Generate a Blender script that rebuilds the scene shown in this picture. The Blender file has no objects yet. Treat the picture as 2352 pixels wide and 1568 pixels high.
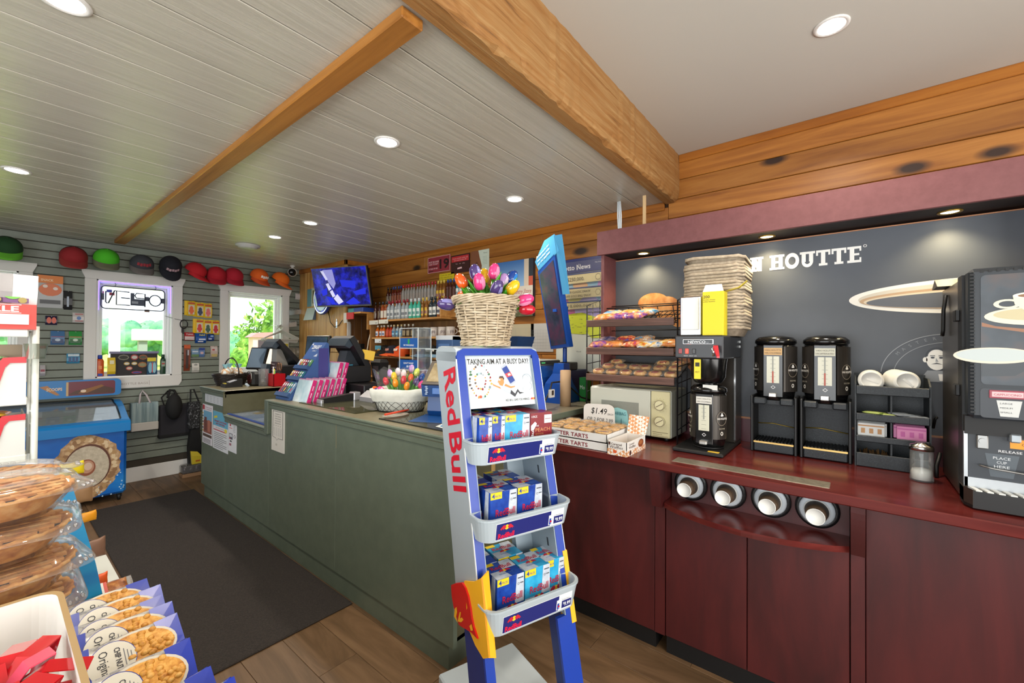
import bpy,bmesh,math,random
from mathutils import Matrix,Vector
random.seed(7)
PI=math.pi
scene=bpy.context.scene
COL=scene.collection
# ---------------------------------------------------------------- camera
cam_d=bpy.data.cameras.new('camera')
cam_d.sensor_width=36.0
cam_d.lens=36.0*967.14/2352.0
cam_d.clip_start=0.02
cam_d.clip_end=400
cam=bpy.data.objects.new('camera',cam_d)
COL.objects.link(cam)
cam.matrix_world=Matrix(((0.627207,-0.011619,-0.778766,0.0),
      (-0.778825,-0.000921,-0.627241,0.0),
      (0.006571,0.999932,-0.009627,1.45),
      (0,0,0,1)))
scene.camera=cam
# ---------------------------------------------------------------- world, sun, large lights, exposure
scene.view_settings.view_transform='Standard'
scene.view_settings.look='None'
scene.view_settings.gamma=1.0
scene.view_settings.use_curve_mapping=False
scene.view_settings.exposure=0.5
world=bpy.data.worlds.new('sky')
scene.world=world
world.use_nodes=True
bg=world.node_tree.nodes['Background']
bg.inputs[0].default_value=(0.90,0.95,1.0,1)
bg.inputs[1].default_value=1.7
def add_light(name,kind,loc,power,color,target=None,size=None,size_y=None,**kw):
 d=bpy.data.lights.new(name,kind)
 d.energy=power
 d.color=color
 if kind=='AREA':
  if size_y:
   d.shape='RECTANGLE';d.size=size;d.size_y=size_y
  else :
   d.shape='DISK';d.size=size
 for k,v in kw.items():
  setattr(d,k,v)
 o=bpy.data.objects.new(name,d)
 COL.objects.link(o)
 o.location=loc
 if target is not None:
  o.rotation_euler=(Vector(target)-Vector(loc)).to_track_quat('-Z','Y').to_euler()
 return o
LAMP_W=7.0
# sun from behind the shop: it lights the field outside, not the room
add_light('sun','SUN',(0,0,20),5.0,(1.0,0.96,0.88),target=(3,14,0),angle=0.02)
# assumed daylight from the left: area lamp added before the solid left wall
add_light('assumed_left_daylight','AREA',(-2.45,0.6,1.35),95,(0.93,0.97,1.0),target=(0,0.6,1.35),size=3.6,size_y=1.9)
add_light('rear_fill_light','AREA',(0.4,-2.0,1.45),90,(1.0,0.97,0.93),target=(0.4,0,1.5),size=3.4,size_y=1.8)  # added fill lamp before the solid rear wall, evens out room and ceiling
# ---------------------------------------------------------------- materials
MATS={}
def lin(h):
 h=h.lstrip('#')
 out=[]
 for i in (0,2,4):
  c=int(h[i:i+2],16)/255.0
  out.append(c/12.92 if c<=0.04045 else ((c+0.055)/1.055)**2.4)
 return tuple(out)
def new_mat(name):
 m=bpy.data.materials.new(name)
 m.use_nodes=True
 nt=m.node_tree
 return m,nt,nt.nodes['Principled BSDF']
def M(hexc,rough=0.55,metal=0.0,emit=0.0,coat=0.0,spec=0.5):
 key=(hexc,rough,metal,emit,coat,spec)
 if key in MATS:
  return MATS[key]
 m,nt,b=new_mat('paint_'+hexc.strip('#'))
 c=lin(hexc)+(1,)
 b.inputs['Base Color'].default_value=c
 b.inputs['Roughness'].default_value=rough
 b.inputs['Metallic'].default_value=metal
 b.inputs['Specular IOR Level'].default_value=spec
 if coat:
  b.inputs['Coat Weight'].default_value=coat
  b.inputs['Coat Roughness'].default_value=0.08
 if emit:
  b.inputs['Emission Color'].default_value=c
  b.inputs['Emission Strength'].default_value=emit
 m.diffuse_color=c
 MATS[key]=m
 return m
def film(hexc='#ffffff',body=0.1,rough=0.08,gloss=0.5):
 """Thin clear plastic or glass: see-through sheet with a fresnel reflection and a little haze."""
 key=('film',hexc,body,rough,gloss)
 if key in MATS:
  return MATS[key]
 m=bpy.data.materials.new('clear_film')
 m.use_nodes=True
 nt=m.node_tree
 nt.nodes.clear()
 N=nt.nodes.new
 out=N('ShaderNodeOutputMaterial')
 tr=N('ShaderNodeBsdfTransparent')
 tr.inputs[0].default_value=tuple(0.6+0.4*x for x in lin(hexc))+(1,)
 df=N('ShaderNodeBsdfDiffuse')
 df.inputs[0].default_value=lin(hexc)+(1,)
 gl=N('ShaderNodeBsdfGlossy')
 gl.inputs['Roughness'].default_value=rough
 fr=N('ShaderNodeLayerWeight')
 fr.inputs[0].default_value=0.35
 mul=N('ShaderNodeMath');mul.operation='MULTIPLY';mul.inputs[1].default_value=gloss
 m1=N('ShaderNodeMixShader');m1.inputs[0].default_value=body
 m2=N('ShaderNodeMixShader')
 L=nt.links.new
 L(tr.outputs[0],m1.inputs[1]);L(df.outputs[0],m1.inputs[2])
 L(fr.outputs['Fresnel'],mul.inputs[0]);L(mul.outputs[0],m2.inputs[0])
 L(m1.outputs[0],m2.inputs[1]);L(gl.outputs[0],m2.inputs[2])
 L(m2.outputs[0],out.inputs[0])
 MATS[key]=m
 return m
def ramp_node(nt,stops):
 r=nt.nodes.new('ShaderNodeValToRGB')
 e=r.color_ramp.elements
 while len(e)<len(stops):
  e.new(0.5)
 for i,(p,h) in enumerate(stops):
  e[i].position=p
  e[i].color=lin(h)+(1,)
 return r
def coord_node(nt,scale,randomize=True,rot=(0,0,0)):
 N=nt.nodes.new;L=nt.links.new
 tc=N('ShaderNodeTexCoord')
 mp=N('ShaderNodeMapping')
 mp.inputs['Scale'].default_value=scale
 mp.inputs['Rotation'].default_value=rot
 L(tc.outputs['Object'],mp.inputs['Vector'])
 if randomize:
  oi=N('ShaderNodeObjectInfo')
  ml=N('ShaderNodeVectorMath');ml.operation='SCALE'
  cx=N('ShaderNodeCombineXYZ')
  for i in range(3):
   L(oi.outputs['Random'],cx.inputs[i])
  L(cx.outputs[0],ml.inputs[0]);ml.inputs['Scale'].default_value=37.0
  ad=N('ShaderNodeVectorMath');ad.operation='ADD'
  L(mp.outputs[0],ad.inputs[0]);L(ml.outputs[0],ad.inputs[1])
  return ad.outputs[0]
 return mp.outputs[0]
def noise_node(nt,vec,scale,detail=4,rough=0.6,dist=0.0):
 n=nt.nodes.new('ShaderNodeTexNoise')
 n.inputs['Scale'].default_value=scale
 n.inputs['Detail'].default_value=detail
 n.inputs['Roughness'].default_value=rough
 n.inputs['Distortion'].default_value=dist
 nt.links.new(vec,n.inputs['Vector'])
 return n.outputs['Fac']
def bump_to(nt,b,height,strength=0.3,dist=0.01):
 bp=nt.nodes.new('ShaderNodeBump')
 bp.inputs['Strength'].default_value=strength
 bp.inputs['Distance'].default_value=dist
 nt.links.new(height,bp.inputs['Height'])
 nt.links.new(bp.outputs[0],b.inputs['Normal'])
def mixc(nt,fac,a,b,mode='MIX'):
 mx=nt.nodes.new('ShaderNodeMix')
 mx.data_type='RGBA';mx.blend_type=mode
 L=nt.links.new
 for sock,val in ((mx.inputs[0],fac),(mx.inputs[6],a),(mx.inputs[7],b)):
  if hasattr(val,'is_linked') or hasattr(val,'links'):
   L(val,sock)
  elif isinstance(val,str):
   sock.default_value=lin(val)+(1,)
  else :
   sock.default_value=val
 return mx.outputs[2]
def grain_mat(name,axis,stops,rough=0.5,along=1.2,across=16.0,knots=False,bump=0.15,tint=0.0,coat=0.0,spec=0.5,dist=0.6):
 """Timber-like grain that runs along one axis; each board shows its own stretch of it."""
 m,nt,b=new_mat(name)
 sc=[across]*3
 sc['xyz'.index(axis)]=along
 vec=coord_node(nt,sc)
 f=noise_node(nt,vec,1.0,6,0.62,dist)
 r=ramp_node(nt,stops)
 nt.links.new(f,r.inputs[0])
 col=r.outputs[0]
 if knots:
  s2=[7.0]*3
  s2['xyz'.index(axis)]=3.2
  v2=coord_node(nt,s2)
  vo=nt.nodes.new('ShaderNodeTexVoronoi')
  vo.inputs['Scale'].default_value=0.6
  nt.links.new(v2,vo.inputs['Vector'])
  rk=ramp_node(nt,[(0.0,'#000000'),(0.085,'#202020'),(0.17,'#ffffff')])
  nt.links.new(vo.outputs['Distance'],rk.inputs[0])
  inv=nt.nodes.new('ShaderNodeInvert')
  nt.links.new(rk.outputs[0],inv.inputs['Color'])
  col=mixc(nt,inv.outputs[0],col,'#2c1508')
 if tint:
  oi=nt.nodes.new('ShaderNodeObjectInfo')
  hs=nt.nodes.new('ShaderNodeHueSaturation')
  mr=nt.nodes.new('ShaderNodeMapRange')
  mr.inputs[3].default_value=1.0-tint;mr.inputs[4].default_value=1.0+tint
  nt.links.new(oi.outputs['Random'],mr.inputs[0])
  nt.links.new(mr.outputs[0],hs.inputs['Value'])
  nt.links.new(col,hs.inputs['Color'])
  col=hs.outputs[0]
 nt.links.new(col,b.inputs['Base Color'])
 b.inputs['Roughness'].default_value=rough
 b.inputs['Specular IOR Level'].default_value=spec
 if coat:
  b.inputs['Coat Weight'].default_value=coat
  b.inputs['Coat Roughness'].default_value=0.12
 if bump:
  bump_to(nt,b,f,bump,0.004)
 return m
def speckle_mat(name,stops,scale=60.0,rough=0.7,bump=0.2,detail=3,metal=0.0,spec=0.5):
 m,nt,b=new_mat(name)
 vec=coord_node(nt,(1,1,1),True)
 f=noise_node(nt,vec,scale,detail,0.6)
 r=ramp_node(nt,stops)
 nt.links.new(f,r.inputs[0])
 nt.links.new(r.outputs[0],b.inputs['Base Color'])
 b.inputs['Roughness'].default_value=rough
 b.inputs['Metallic'].default_value=metal
 b.inputs['Specular IOR Level'].default_value=spec
 if bump:
  bump_to(nt,b,f,bump,0.003)
 return m
# ---------------------------------------------------------------- mesh builder
TEXT_CACHE={}
def text_mesh(s,weight):
 key=(s,weight)
 if key in TEXT_CACHE:
  return TEXT_CACHE[key]
 cu=bpy.data.curves.new('lettering','FONT')
 cu.body=s
 cu.size=1.0
 cu.offset=weight
 cu.resolution_u=2
 o=bpy.data.objects.new('lettering',cu)
 me=bpy.data.meshes.new_from_object(o)
 vs=[(v.co.x,v.co.y) for v in me.vertices]
 fs=[tuple(p.vertices) for p in me.polygons]
 bpy.data.objects.remove(o)
 bpy.data.meshes.remove(me)
 if not vs:
  vs,fs=[(0,0),(0.1,0),(0,0.1)],[]
 x0=min(v[0] for v in vs);x1=max(v[0] for v in vs)
 y0=min(v[1] for v in vs);y1=max(v[1] for v in vs)
 TEXT_CACHE[key]=(vs,fs,x0,x1,y0,y1)
 return TEXT_CACHE[key]
class MB:
 """Collects faces of one part, with a material per face, and links them as one mesh object."""
 def __init__(self,mat=None):
  self.v=[];self.f=[];self.fm=[];self.fs=[];self.mats=[]
  self.T=Matrix.Identity(4)
  self.mat=mat
  self.flat=set()
 def at(self,loc=(0,0,0),rx=0,ry=0,rz=0,s=1.0):
  self.T=Matrix.Translation(loc)@Matrix.Rotation(rz,4,'Z')@Matrix.Rotation(ry,4,'Y')@Matrix.Rotation(rx,4,'X')@Matrix.Scale(s,4)
  return self
 def mi(self,mat):
  mat=mat or self.mat
  if mat not in self.mats:
   self.mats.append(mat)
  return self.mats.index(mat)
 def add(self,vs,fs,mat=None,smooth=False):
  n=len(self.v)
  for v in vs:
   self.v.append(self.T@Vector(v))
  k=self.mi(mat)
  for f in fs:
   self.f.append([n+i for i in f]);self.fm.append(k);self.fs.append(smooth)
  return self
 def box(self,a,b,mat=None,bev=0.0,taper=None):
  x0,x1=sorted((a[0],b[0]));y0,y1=sorted((a[1],b[1]));z0,z1=sorted((a[2],b[2]))
  if not bev:
   vs=[(x0,y0,z0),(x1,y0,z0),(x1,y1,z0),(x0,y1,z0),(x0,y0,z1),(x1,y0,z1),(x1,y1,z1),(x0,y1,z1)]
   if taper:
    cx,cy=(x0+x1)/2,(y0+y1)/2
    vs=vs[:4]+[(cx+(v[0]-cx)*taper,cy+(v[1]-cy)*taper,v[2]) for v in vs[4:]]
   return self.add(vs,[(0,3,2,1),(4,5,6,7),(0,1,5,4),(1,2,6,5),(2,3,7,6),(3,0,4,7)],mat)
  bev=min(bev,(x1-x0)*0.49,(y1-y0)*0.49,(z1-z0)*0.49)
  vs=[];idx={}
  for i,X in enumerate((x0,x1)):
   for j,Y in enumerate((y0,y1)):
    for k,Z in enumerate((z0,z1)):
     sx,sy,sz=(1-2*i)*bev,(1-2*j)*bev,(1-2*k)*bev
     for ax,p in enumerate(((X,Y+sy,Z+sz),(X+sx,Y,Z+sz),(X+sx,Y+sy,Z))):
      idx[(i,j,k,ax)]=len(vs);vs.append(p)
  g=lambda i,j,k,ax:idx[(i,j,k,ax)]
  fs=[]
  for i in (0,1):
   fs.append([g(i,0,0,0),g(i,1,0,0),g(i,1,1,0),g(i,0,1,0)])
   fs.append([g(0,i,0,1),g(1,i,0,1),g(1,i,1,1),g(0,i,1,1)])
   fs.append([g(0,0,i,2),g(1,0,i,2),g(1,1,i,2),g(0,1,i,2)])
  for i in (0,1):
   for j in (0,1):
    fs.append([g(i,j,0,0),g(i,j,1,0),g(i,j,1,1),g(i,j,0,1)])
    fs.append([g(i,0,j,0),g(i,1,j,0),g(i,1,j,2),g(i,0,j,2)])
    fs.append([g(0,i,j,1),g(1,i,j,1),g(1,i,j,2),g(0,i,j,2)])
    for k in (0,1):
     fs.append([g(i,j,k,0),g(i,j,k,1),g(i,j,k,2)])
  return self.add(vs,fs,mat)
 def prism(self,pts,axis,a,b,mat=None,smooth=False):
  """Polygon pts (2D) pushed along axis x, y or z from a to b."""
  def P(u,v,w):
   return {'x':(w,u,v),'y':(u,w,v),'z':(u,v,w)}[axis]
  n=len(pts)
  vs=[P(u,v,a) for u,v in pts]+[P(u,v,b) for u,v in pts]
  self.add(vs,[list(range(n))[::-1],list(range(n,2*n))],mat)
  n0=len(self.v)-2*n
  k=self.mi(mat)
  for i in range(n):
   j=(i+1)%n
   self.f.append([n0+i,n0+j,n0+n+j,n0+n+i]);self.fm.append(k);self.fs.append(smooth)
  return self
 def cyl(self,p0,p1,r0,r1=None,n=16,mat=None,caps=True,smooth=True,phase=0.0):
  r1=r0 if r1 is None else r1
  p0,p1=Vector(p0),Vector(p1)
  d=(p1-p0).normalized()
  a=Vector((0,0,1)) if abs(d.z)<0.9 else Vector((1,0,0))
  u=d.cross(a).normalized();w=d.cross(u)
  vs=[]
  for p,r in ((p0,r0),(p1,r1)):
   for i in range(n):
    t=2*PI*i/n+phase
    vs.append(p+u*(r*math.cos(t))+w*(r*math.sin(t)))
  self.add(vs,[[i,(i+1)%n,n+(i+1)%n,n+i] for i in range(n)],mat,smooth)
  if caps:
   n0=len(self.v)-2*n
   k=self.mi(mat)
   for c in ([n0+i for i in range(n)][::-1],[n0+n+i for i in range(n)]):
    self.f.append(c);self.fm.append(k);self.fs.append(False)
  return self
 def lathe(self,prof,n=20,mat=None,c=(0,0,0),smooth=True,sy=1.0,close=False):
  """prof: list of (radius, z); revolve about z through c."""
  vs=[];m=len(prof)
  for r,z in prof:
   for i in range(n):
    t=2*PI*i/n
    vs.append((c[0]+r*math.cos(t),c[1]+r*math.sin(t)*sy,c[2]+z))
  fs=[]
  for j in range(m-1):
   for i in range(n):
    k=(i+1)%n
    fs.append([j*n+i,j*n+k,(j+1)*n+k,(j+1)*n+i])
  self.add(vs,fs,mat,smooth)
  n0=len(self.v)-m*n
  k=self.mi(mat)
  if prof[0][0]>1e-5:
   self.f.append([n0+i for i in range(n)][::-1]);self.fm.append(k);self.fs.append(False)
  if prof[-1][0]>1e-5:
   self.f.append([n0+(m-1)*n+i for i in range(n)]);self.fm.append(k);self.fs.append(False)
  return self
 def shell(self,rings,mat=None,smooth=True,caps=True):
  """Skin a list of equal-length closed rings of 3D points."""
  n=len(rings[0])
  vs=[p for r in rings for p in r]
  fs=[]
  for j in range(len(rings)-1):
   for i in range(n):
    k=(i+1)%n
    fs.append([j*n+i,j*n+k,(j+1)*n+k,(j+1)*n+i])
  self.add(vs,fs,mat,smooth)
  if caps:
   n0=len(self.v)-len(vs)
   k=self.mi(mat)
   self.f.append([n0+i for i in range(n)][::-1]);self.fm.append(k);self.fs.append(False)
   self.f.append([n0+len(vs)-n+i for i in range(n)]);self.fm.append(k);self.fs.append(False)
  return self
 def tube(self,pts,r,n=6,mat=None,closed=False):
  pts=[Vector(p) for p in pts]
  m=len(pts)
  rings=[]
  up=None
  for i,p in enumerate(pts):
   a=pts[(i-1)%m] if (i>0 or closed) else p
   b=pts[(i+1)%m] if (i<m-1 or closed) else p
   d=(b-a).normalized()
   if up is None:
    up=Vector((0,0,1)) if abs(d.z)<0.9 else Vector((1,0,0))
   u=d.cross(up)
   if u.length<1e-4:
    u=d.orthogonal()
   u.normalize();w=d.cross(u).normalized()
   up=u.cross(d).normalized() if u.cross(d).length>1e-5 else up
   rr=r[i] if isinstance(r,(list,tuple)) else r
   rings.append([p+u*(rr*math.cos(2*PI*k/n))+w*(rr*math.sin(2*PI*k/n)) for k in range(n)])
  if closed:
   rings.append(rings[0])
  return self.shell(rings,mat,True, not closed)
 def ball(self,c,r,mat=None,n=12,m=8,smooth=True):
  rx,ry,rz=(r,r,r) if not isinstance(r,(list,tuple)) else r
  rings=[]
  for j in range(m+1):
   t=PI*(j/m)-PI/2
   q=max(math.cos(t),0.02)
   rings.append([(c[0]+rx*q*math.cos(2*PI*i/n),c[1]+ry*q*math.sin(2*PI*i/n),c[2]+rz*math.sin(t)) for i in range(n)])
  return self.shell(rings,mat,smooth)
 def poly(self,pts,mat=None):
  return self.add(pts,[list(range(len(pts)))],mat)
 def print_on(self,o,u,v,mat):
  """A helper frame for flat print: returns f(x, y) -> 3D point on the plane o + x*u + y*v."""
  o,u,v=Vector(o),Vector(u).normalized(),Vector(v).normalized()
  def q(pts,mt=None):
   self.poly([o+u*x+v*y for x,y in pts],mt or mat)
  return q
 def rect(self,o,u,v,x0,y0,x1,y1,mat,lift=0.0):
  o,u,v=Vector(o),Vector(u).normalized(),Vector(v).normalized()
  n=u.cross(v)*lift
  self.add([o+u*x+v*y+n for x,y in ((x0,y0),(x1,y0),(x1,y1),(x0,y1))],[(0,1,2,3)],mat)
  return self
 def disc(self,o,u,v,cx,cy,rx,ry,mat,lift=0.0,n=20,a0=0.0,a1=2*PI,inner=0.0):
  o,u,v=Vector(o),Vector(u).normalized(),Vector(v).normalized()
  nn=u.cross(v)*lift
  full=abs(a1-a0-2*PI)<1e-4
  k=n if full else n+1
  ts=[a0+(a1-a0)*i/n for i in range(k)]
  P=lambda s,t:o+u*(cx+rx*s*math.cos(t))+v*(cy+ry*s*math.sin(t))+nn
  if inner<=0:
   self.add([P(1,t) for t in ts],[list(range(k))],mat)
  else :
   vs=[P(1,t) for t in ts]+[P(inner,t) for t in ts]
   m=k if full else k-1
   self.add(vs,[[i,(i+1)%k,k+(i+1)%k,k+i] for i in range(m)],mat)
  return self
 def pgon(self,o,u,v,pts,mat,lift=0.0):
  o,u,v=Vector(o),Vector(u).normalized(),Vector(v).normalized()
  n=u.cross(v)*lift
  self.add([o+u*x+v*y+n for x,y in pts],[list(range(len(pts)))],mat)
  return self
 def text(self,s,o,u,v,x,y,h,mat,w=None,lift=0.0008,weight=0.0,align='l',shear=0.0):
  """Lettering on a plane: cap height h at (x, y); squeezed to width w when given."""
  vs,fs,x0,x1,y0,y1=text_mesh(s,weight)
  o,u,v=Vector(o),Vector(u).normalized(),Vector(v).normalized()
  n=u.cross(v)*lift
  ky=h/0.73
  kx=ky if not w else w/max(x1-x0,1e-4)
  W=(x1-x0)*kx
  ox={'l':0,'c':-W/2,'r':-W}[align]
  self.add([o+n+u*(x+ox+(a-x0)*kx+shear*b*ky)+v*(y+b*ky) for a,b in vs],fs,mat)
  return self
 def build(self,name,parent=None,**props):
  me=bpy.data.meshes.new(name)
  me.from_pydata([tuple(v) for v in self.v],[],self.f)
  for m in self.mats:
   me.materials.append(m)
  me.polygons.foreach_set('material_index',self.fm)
  me.polygons.foreach_set('use_smooth',self.fs)
  bm=bmesh.new();bm.from_mesh(me)
  bmesh.ops.recalc_face_normals(bm,faces=bm.faces)
  bm.to_mesh(me);bm.free()
  me.update()
  o=bpy.data.objects.new(name,me)
  COL.objects.link(o)
  if parent is not None:
   o.parent=parent
  for k,v in props.items():
   o[k]=v
  return o
def thing(name,label,cat,loc=(0,0,0),rz=0.0,group=None,rx=0.0,ry=0.0):
 o=bpy.data.objects.new(name,None)
 o.empty_display_size=0.05
 COL.objects.link(o)
 o.location=loc
 o.rotation_euler=(rx,ry,rz)
 o['label']=label;o['category']=cat
 if group:
  o['group']=group
 return o
def solo(mb,name,label,cat,loc=(0,0,0),rz=0.0,group=None,rx=0.0,ry=0.0):
 o=mb.build(name)
 o.location=loc
 o.rotation_euler=(rx,ry,rz)
 o['label']=label;o['category']=cat
 if group:
  o['group']=group
 return o
def dup(root,label=None,loc=None,rz=None,rx=None,ry=None,group=None,swap=None):
 """A copy of a thing with copies of its parts and their parts; swap maps materials for this copy."""
 def cp(o,parent):
  c=o.copy()
  if parent is not None:
   c.parent=parent
  COL.objects.link(c)
  if swap and c.type=='MESH' and any(m in swap for m in o.data.materials):
   c.data=o.data.copy()
   for i,m in enumerate(c.data.materials):
    if m in swap:
     c.data.materials[i]=swap[m]
  for ch in list(o.children):
   cp(ch,c)
  return c
 r=cp(root,None)
 if label:r['label']=label
 if loc is not None:r.location=loc
 e=list(r.rotation_euler)
 if rx is not None:e[0]=rx
 if ry is not None:e[1]=ry
 if rz is not None:e[2]=rz
 r.rotation_euler=e
 if group:r['group']=group
 return r
X_,Y_,Z_=Vector((1,0,0)),Vector((0,1,0)),Vector((0,0,1))
FW=-PI/2  # turn for things whose front (local -y) faces the aisle, away from the right-hand wall
def rrect(x0,y0,x1,y1,r,n=4):
 pts=[]
 for cx,cy,a in ((x1-r,y1-r,0),(x0+r,y1-r,90),(x0+r,y0+r,180),(x1-r,y0+r,270)):
  for i in range(n+1):
   t=math.radians(a+90*i/n)
   pts.append((cx+r*math.cos(t),cy+r*math.sin(t)))
 return pts
# ---------------------------------------------------------------- room materials
m_pine=grain_mat('knotty_pine','y',[(0.25,'#6c3c12'),(0.45,'#8f571f'),(0.6,'#a3692a'),(0.8,'#b67f3e')],rough=0.42,along=1.1,across=14,knots=True,tint=0.16)
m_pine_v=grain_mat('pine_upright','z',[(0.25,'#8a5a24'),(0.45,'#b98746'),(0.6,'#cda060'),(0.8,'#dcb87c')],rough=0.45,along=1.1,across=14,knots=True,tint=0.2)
m_pine_trim=grain_mat('pine_trim','y',[(0.3,'#83480f'),(0.5,'#9f5f1c'),(0.75,'#b4742b')],rough=0.4,along=1.0,across=20,tint=0.08)
m_shelf_wood=grain_mat('shelf_pine','y',[(0.3,'#94622c'),(0.5,'#b07c3e'),(0.75,'#c69556')],rough=0.45,along=1.2,across=22,tint=0.08)
m_batten=grain_mat('stained_batten','y',[(0.25,'#7f4d14'),(0.5,'#a0682a'),(0.75,'#b57a35')],rough=0.45,along=1.2,across=30)
m_beam=grain_mat('rough_hewn_beam','x',[(0.2,'#5a3a1a'),(0.42,'#9a6a35'),(0.55,'#a07644'),(0.7,'#b08a58'),(0.85,'#8a5c2c')],rough=0.7,along=1.4,across=34,bump=0.7,dist=1.4)
m_ceil_board=grain_mat('painted_ceiling_board','x',[(0.3,'#b5b0a2'),(0.5,'#c0bbad'),(0.7,'#c9c4b7')],rough=0.3,along=1.6,across=42,bump=0.5,dist=0.9,tint=0.015)
m_gap=M('#57524a',0.9)
m_drywall=M('#c5c2b9',0.85)
m_slat=speckle_mat('slatwall_paint',[(0.3,'#737a70'),(0.7,'#7d8479')],9,0.5,0.03)
m_slat_gap=M('#3c352b',0.8)
m_white=M('#e4e2de',0.45)
m_whitewall=M('#c9c6be',0.8)
m_floor=grain_mat('vinyl_plank','y',[(0.2,'#463222'),(0.42,'#5f472e'),(0.58,'#6f543a'),(0.8,'#7d6347')],rough=0.5,along=1.6,across=9,tint=0.14,bump=0.08,dist=1.2)
m_floor_gap=M('#3c2b1b',0.9)
m_mat=speckle_mat('ribbed_door_mat',[(0.3,'#1d1815'),(0.55,'#2e2723'),(0.75,'#3b332e')],160,0.95,0.6)
m_mahog=grain_mat('mahogany_laminate','z',[(0.25,'#2c0c0d'),(0.45,'#3f1213'),(0.6,'#4b1717'),(0.8,'#551d1b')],rough=0.42,along=1.3,across=7,bump=0.0,dist=0.5)
m_mahog_h=grain_mat('mahogany_top','y',[(0.25,'#461512'),(0.45,'#581d1a'),(0.6,'#642521'),(0.8,'#70332d')],rough=0.22,along=1.0,across=16,bump=0.0,dist=0.5)
m_maroon=speckle_mat('maroon_melamine',[(0.3,'#66393a'),(0.7,'#704243')],30,0.5,0.0)
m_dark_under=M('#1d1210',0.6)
m_black=M('#0c0c0d',0.5)
m_blackgloss=M('#0b0b0c',0.18)
m_green=speckle_mat('sage_counter_paint',[(0.3,'#596355'),(0.7,'#626c5d')],14,0.45,0.02)
m_green_top=speckle_mat('olive_counter_laminate',[(0.3,'#6d664f'),(0.7,'#7a735c')],40,0.35,0.0)
m_chrome=M('#c8c8c8',0.18,1.0)
m_steel=M('#9a9a98',0.32,1.0)
XW,YS,ZC,ZW=2.95,5.85,2.455,2.757
# ---------------------------------------------------------------- floor
fl=MB(m_floor_gap).box((-2.7,-2.3,-0.08),(3.0,6.05,-0.004)).build('floor',kind='structure')
pw,pl=0.182,1.22
row=0
x=-0.72
while x<2.95:
 y=-0.6-(row*0.41)%pl
 while y<5.85:
  ya,yb=max(y,-0.6),min(y+pl,5.85)
  xb=min(x+pw,2.95)
  if yb-ya>0.05:
   o=MB(m_floor).box((x+0.0008,ya+0.0008,-0.02),(xb-0.0008,yb-0.0008,random.uniform(-0.0006,0.0)),bev=0.001).build('plank',fl)
  y+=pl
 x+=pw;row+=1
# ---------------------------------------------------------------- ceilings
ce=MB(m_gap).box((-2.7,1.0,ZC+0.012),(3.0,6.05,ZC+0.1)).build('ceiling',kind='structure')
yb=1.0
edges=[0.985,1.19,1.393]
while edges[-1]<5.85:
 edges.append(edges[-1]+0.2055)
for a,b in zip(edges[:-1],edges[1:]):
 b=min(b,5.85)
 MB(m_ceil_board).box((-2.6,a+0.0025,ZC),(2.95,b-0.0025,ZC+0.02),bev=0.002).build('plank',ce)
MB(m_drywall).box((-2.7,-2.3,ZW),(3.0,1.02,ZW+0.1)).build('ceiling',kind='structure')
# old hewn beam with a chipped lower edge
random.seed(3)
bm_=MB(m_beam)
rings=[]
n=150
for i in range(n+1):
 xx=-2.6+5.55*i/n
 c1=0.012*random.random()+0.006+(0.012 if random.random()<0.12 else 0)
 c2=0.010*random.random()+0.006
 w=0.004*random.random()
 rings.append([(xx,0.917-w,ZW),(xx,0.915-w,2.60),(xx,0.917-w,2.44+0.03+c1),(xx,0.915+c2,2.44+c1*0.8),(xx,0.925+c1,2.44),
    (xx,1.004,2.44-0.002*random.random()),(xx,1.012,2.446),(xx,1.012,ZW)])
bm_.shell(rings,smooth=False)
bm_.build('beam',kind='structure')
MB(m_batten).box((0.752,1.03,2.42),(0.832,5.58,ZC),bev=0.004).build('trim_1',kind='structure')
# ---------------------------------------------------------------- right-hand wall of knotty pine boards
wr=MB(M('#3a2009',0.9)).box((XW+0.012,-2.3,0.0),(XW+0.15,6.05,ZW+0.05)).build('wall_right',kind='structure')
def board_rows(zs,ya,yb,cuts):
 for k in range(len(zs)-1):
  ys=[ya]+[c for c in cuts[k%len(cuts)] if ya<c<yb]+[yb]
  for p,q in zip(ys[:-1],ys[1:]):
   MB(m_pine).box((XW,p+0.001,zs[k+1]+0.0015),(XW+0.025,q-0.001,zs[k]-0.0015),bev=0.003).build('plank',wr)
board_rows([2.72,2.592,2.462,2.336,2.21,2.08],-2.2,0.99,[(-0.9,),(),(-1.3,),(0.2,)])
zs=[2.42,2.277,2.148]
while zs[-1]>0.95:
 zs.append(zs[-1]-0.129)
board_rows(zs,0.99,4.66,[(2.05,3.6),(2.7,),(1.55,3.1),(2.3,4.1)])
MB(m_pine_trim).box((XW-0.016,-2.2,2.704),(XW,0.914,ZW),bev=0.003).build('trim_2',kind='structure')
MB(m_pine_trim).box((XW-0.016,1.012,2.398),(XW,4.667,ZC),bev=0.003).build('trim_3',kind='structure')
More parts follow.
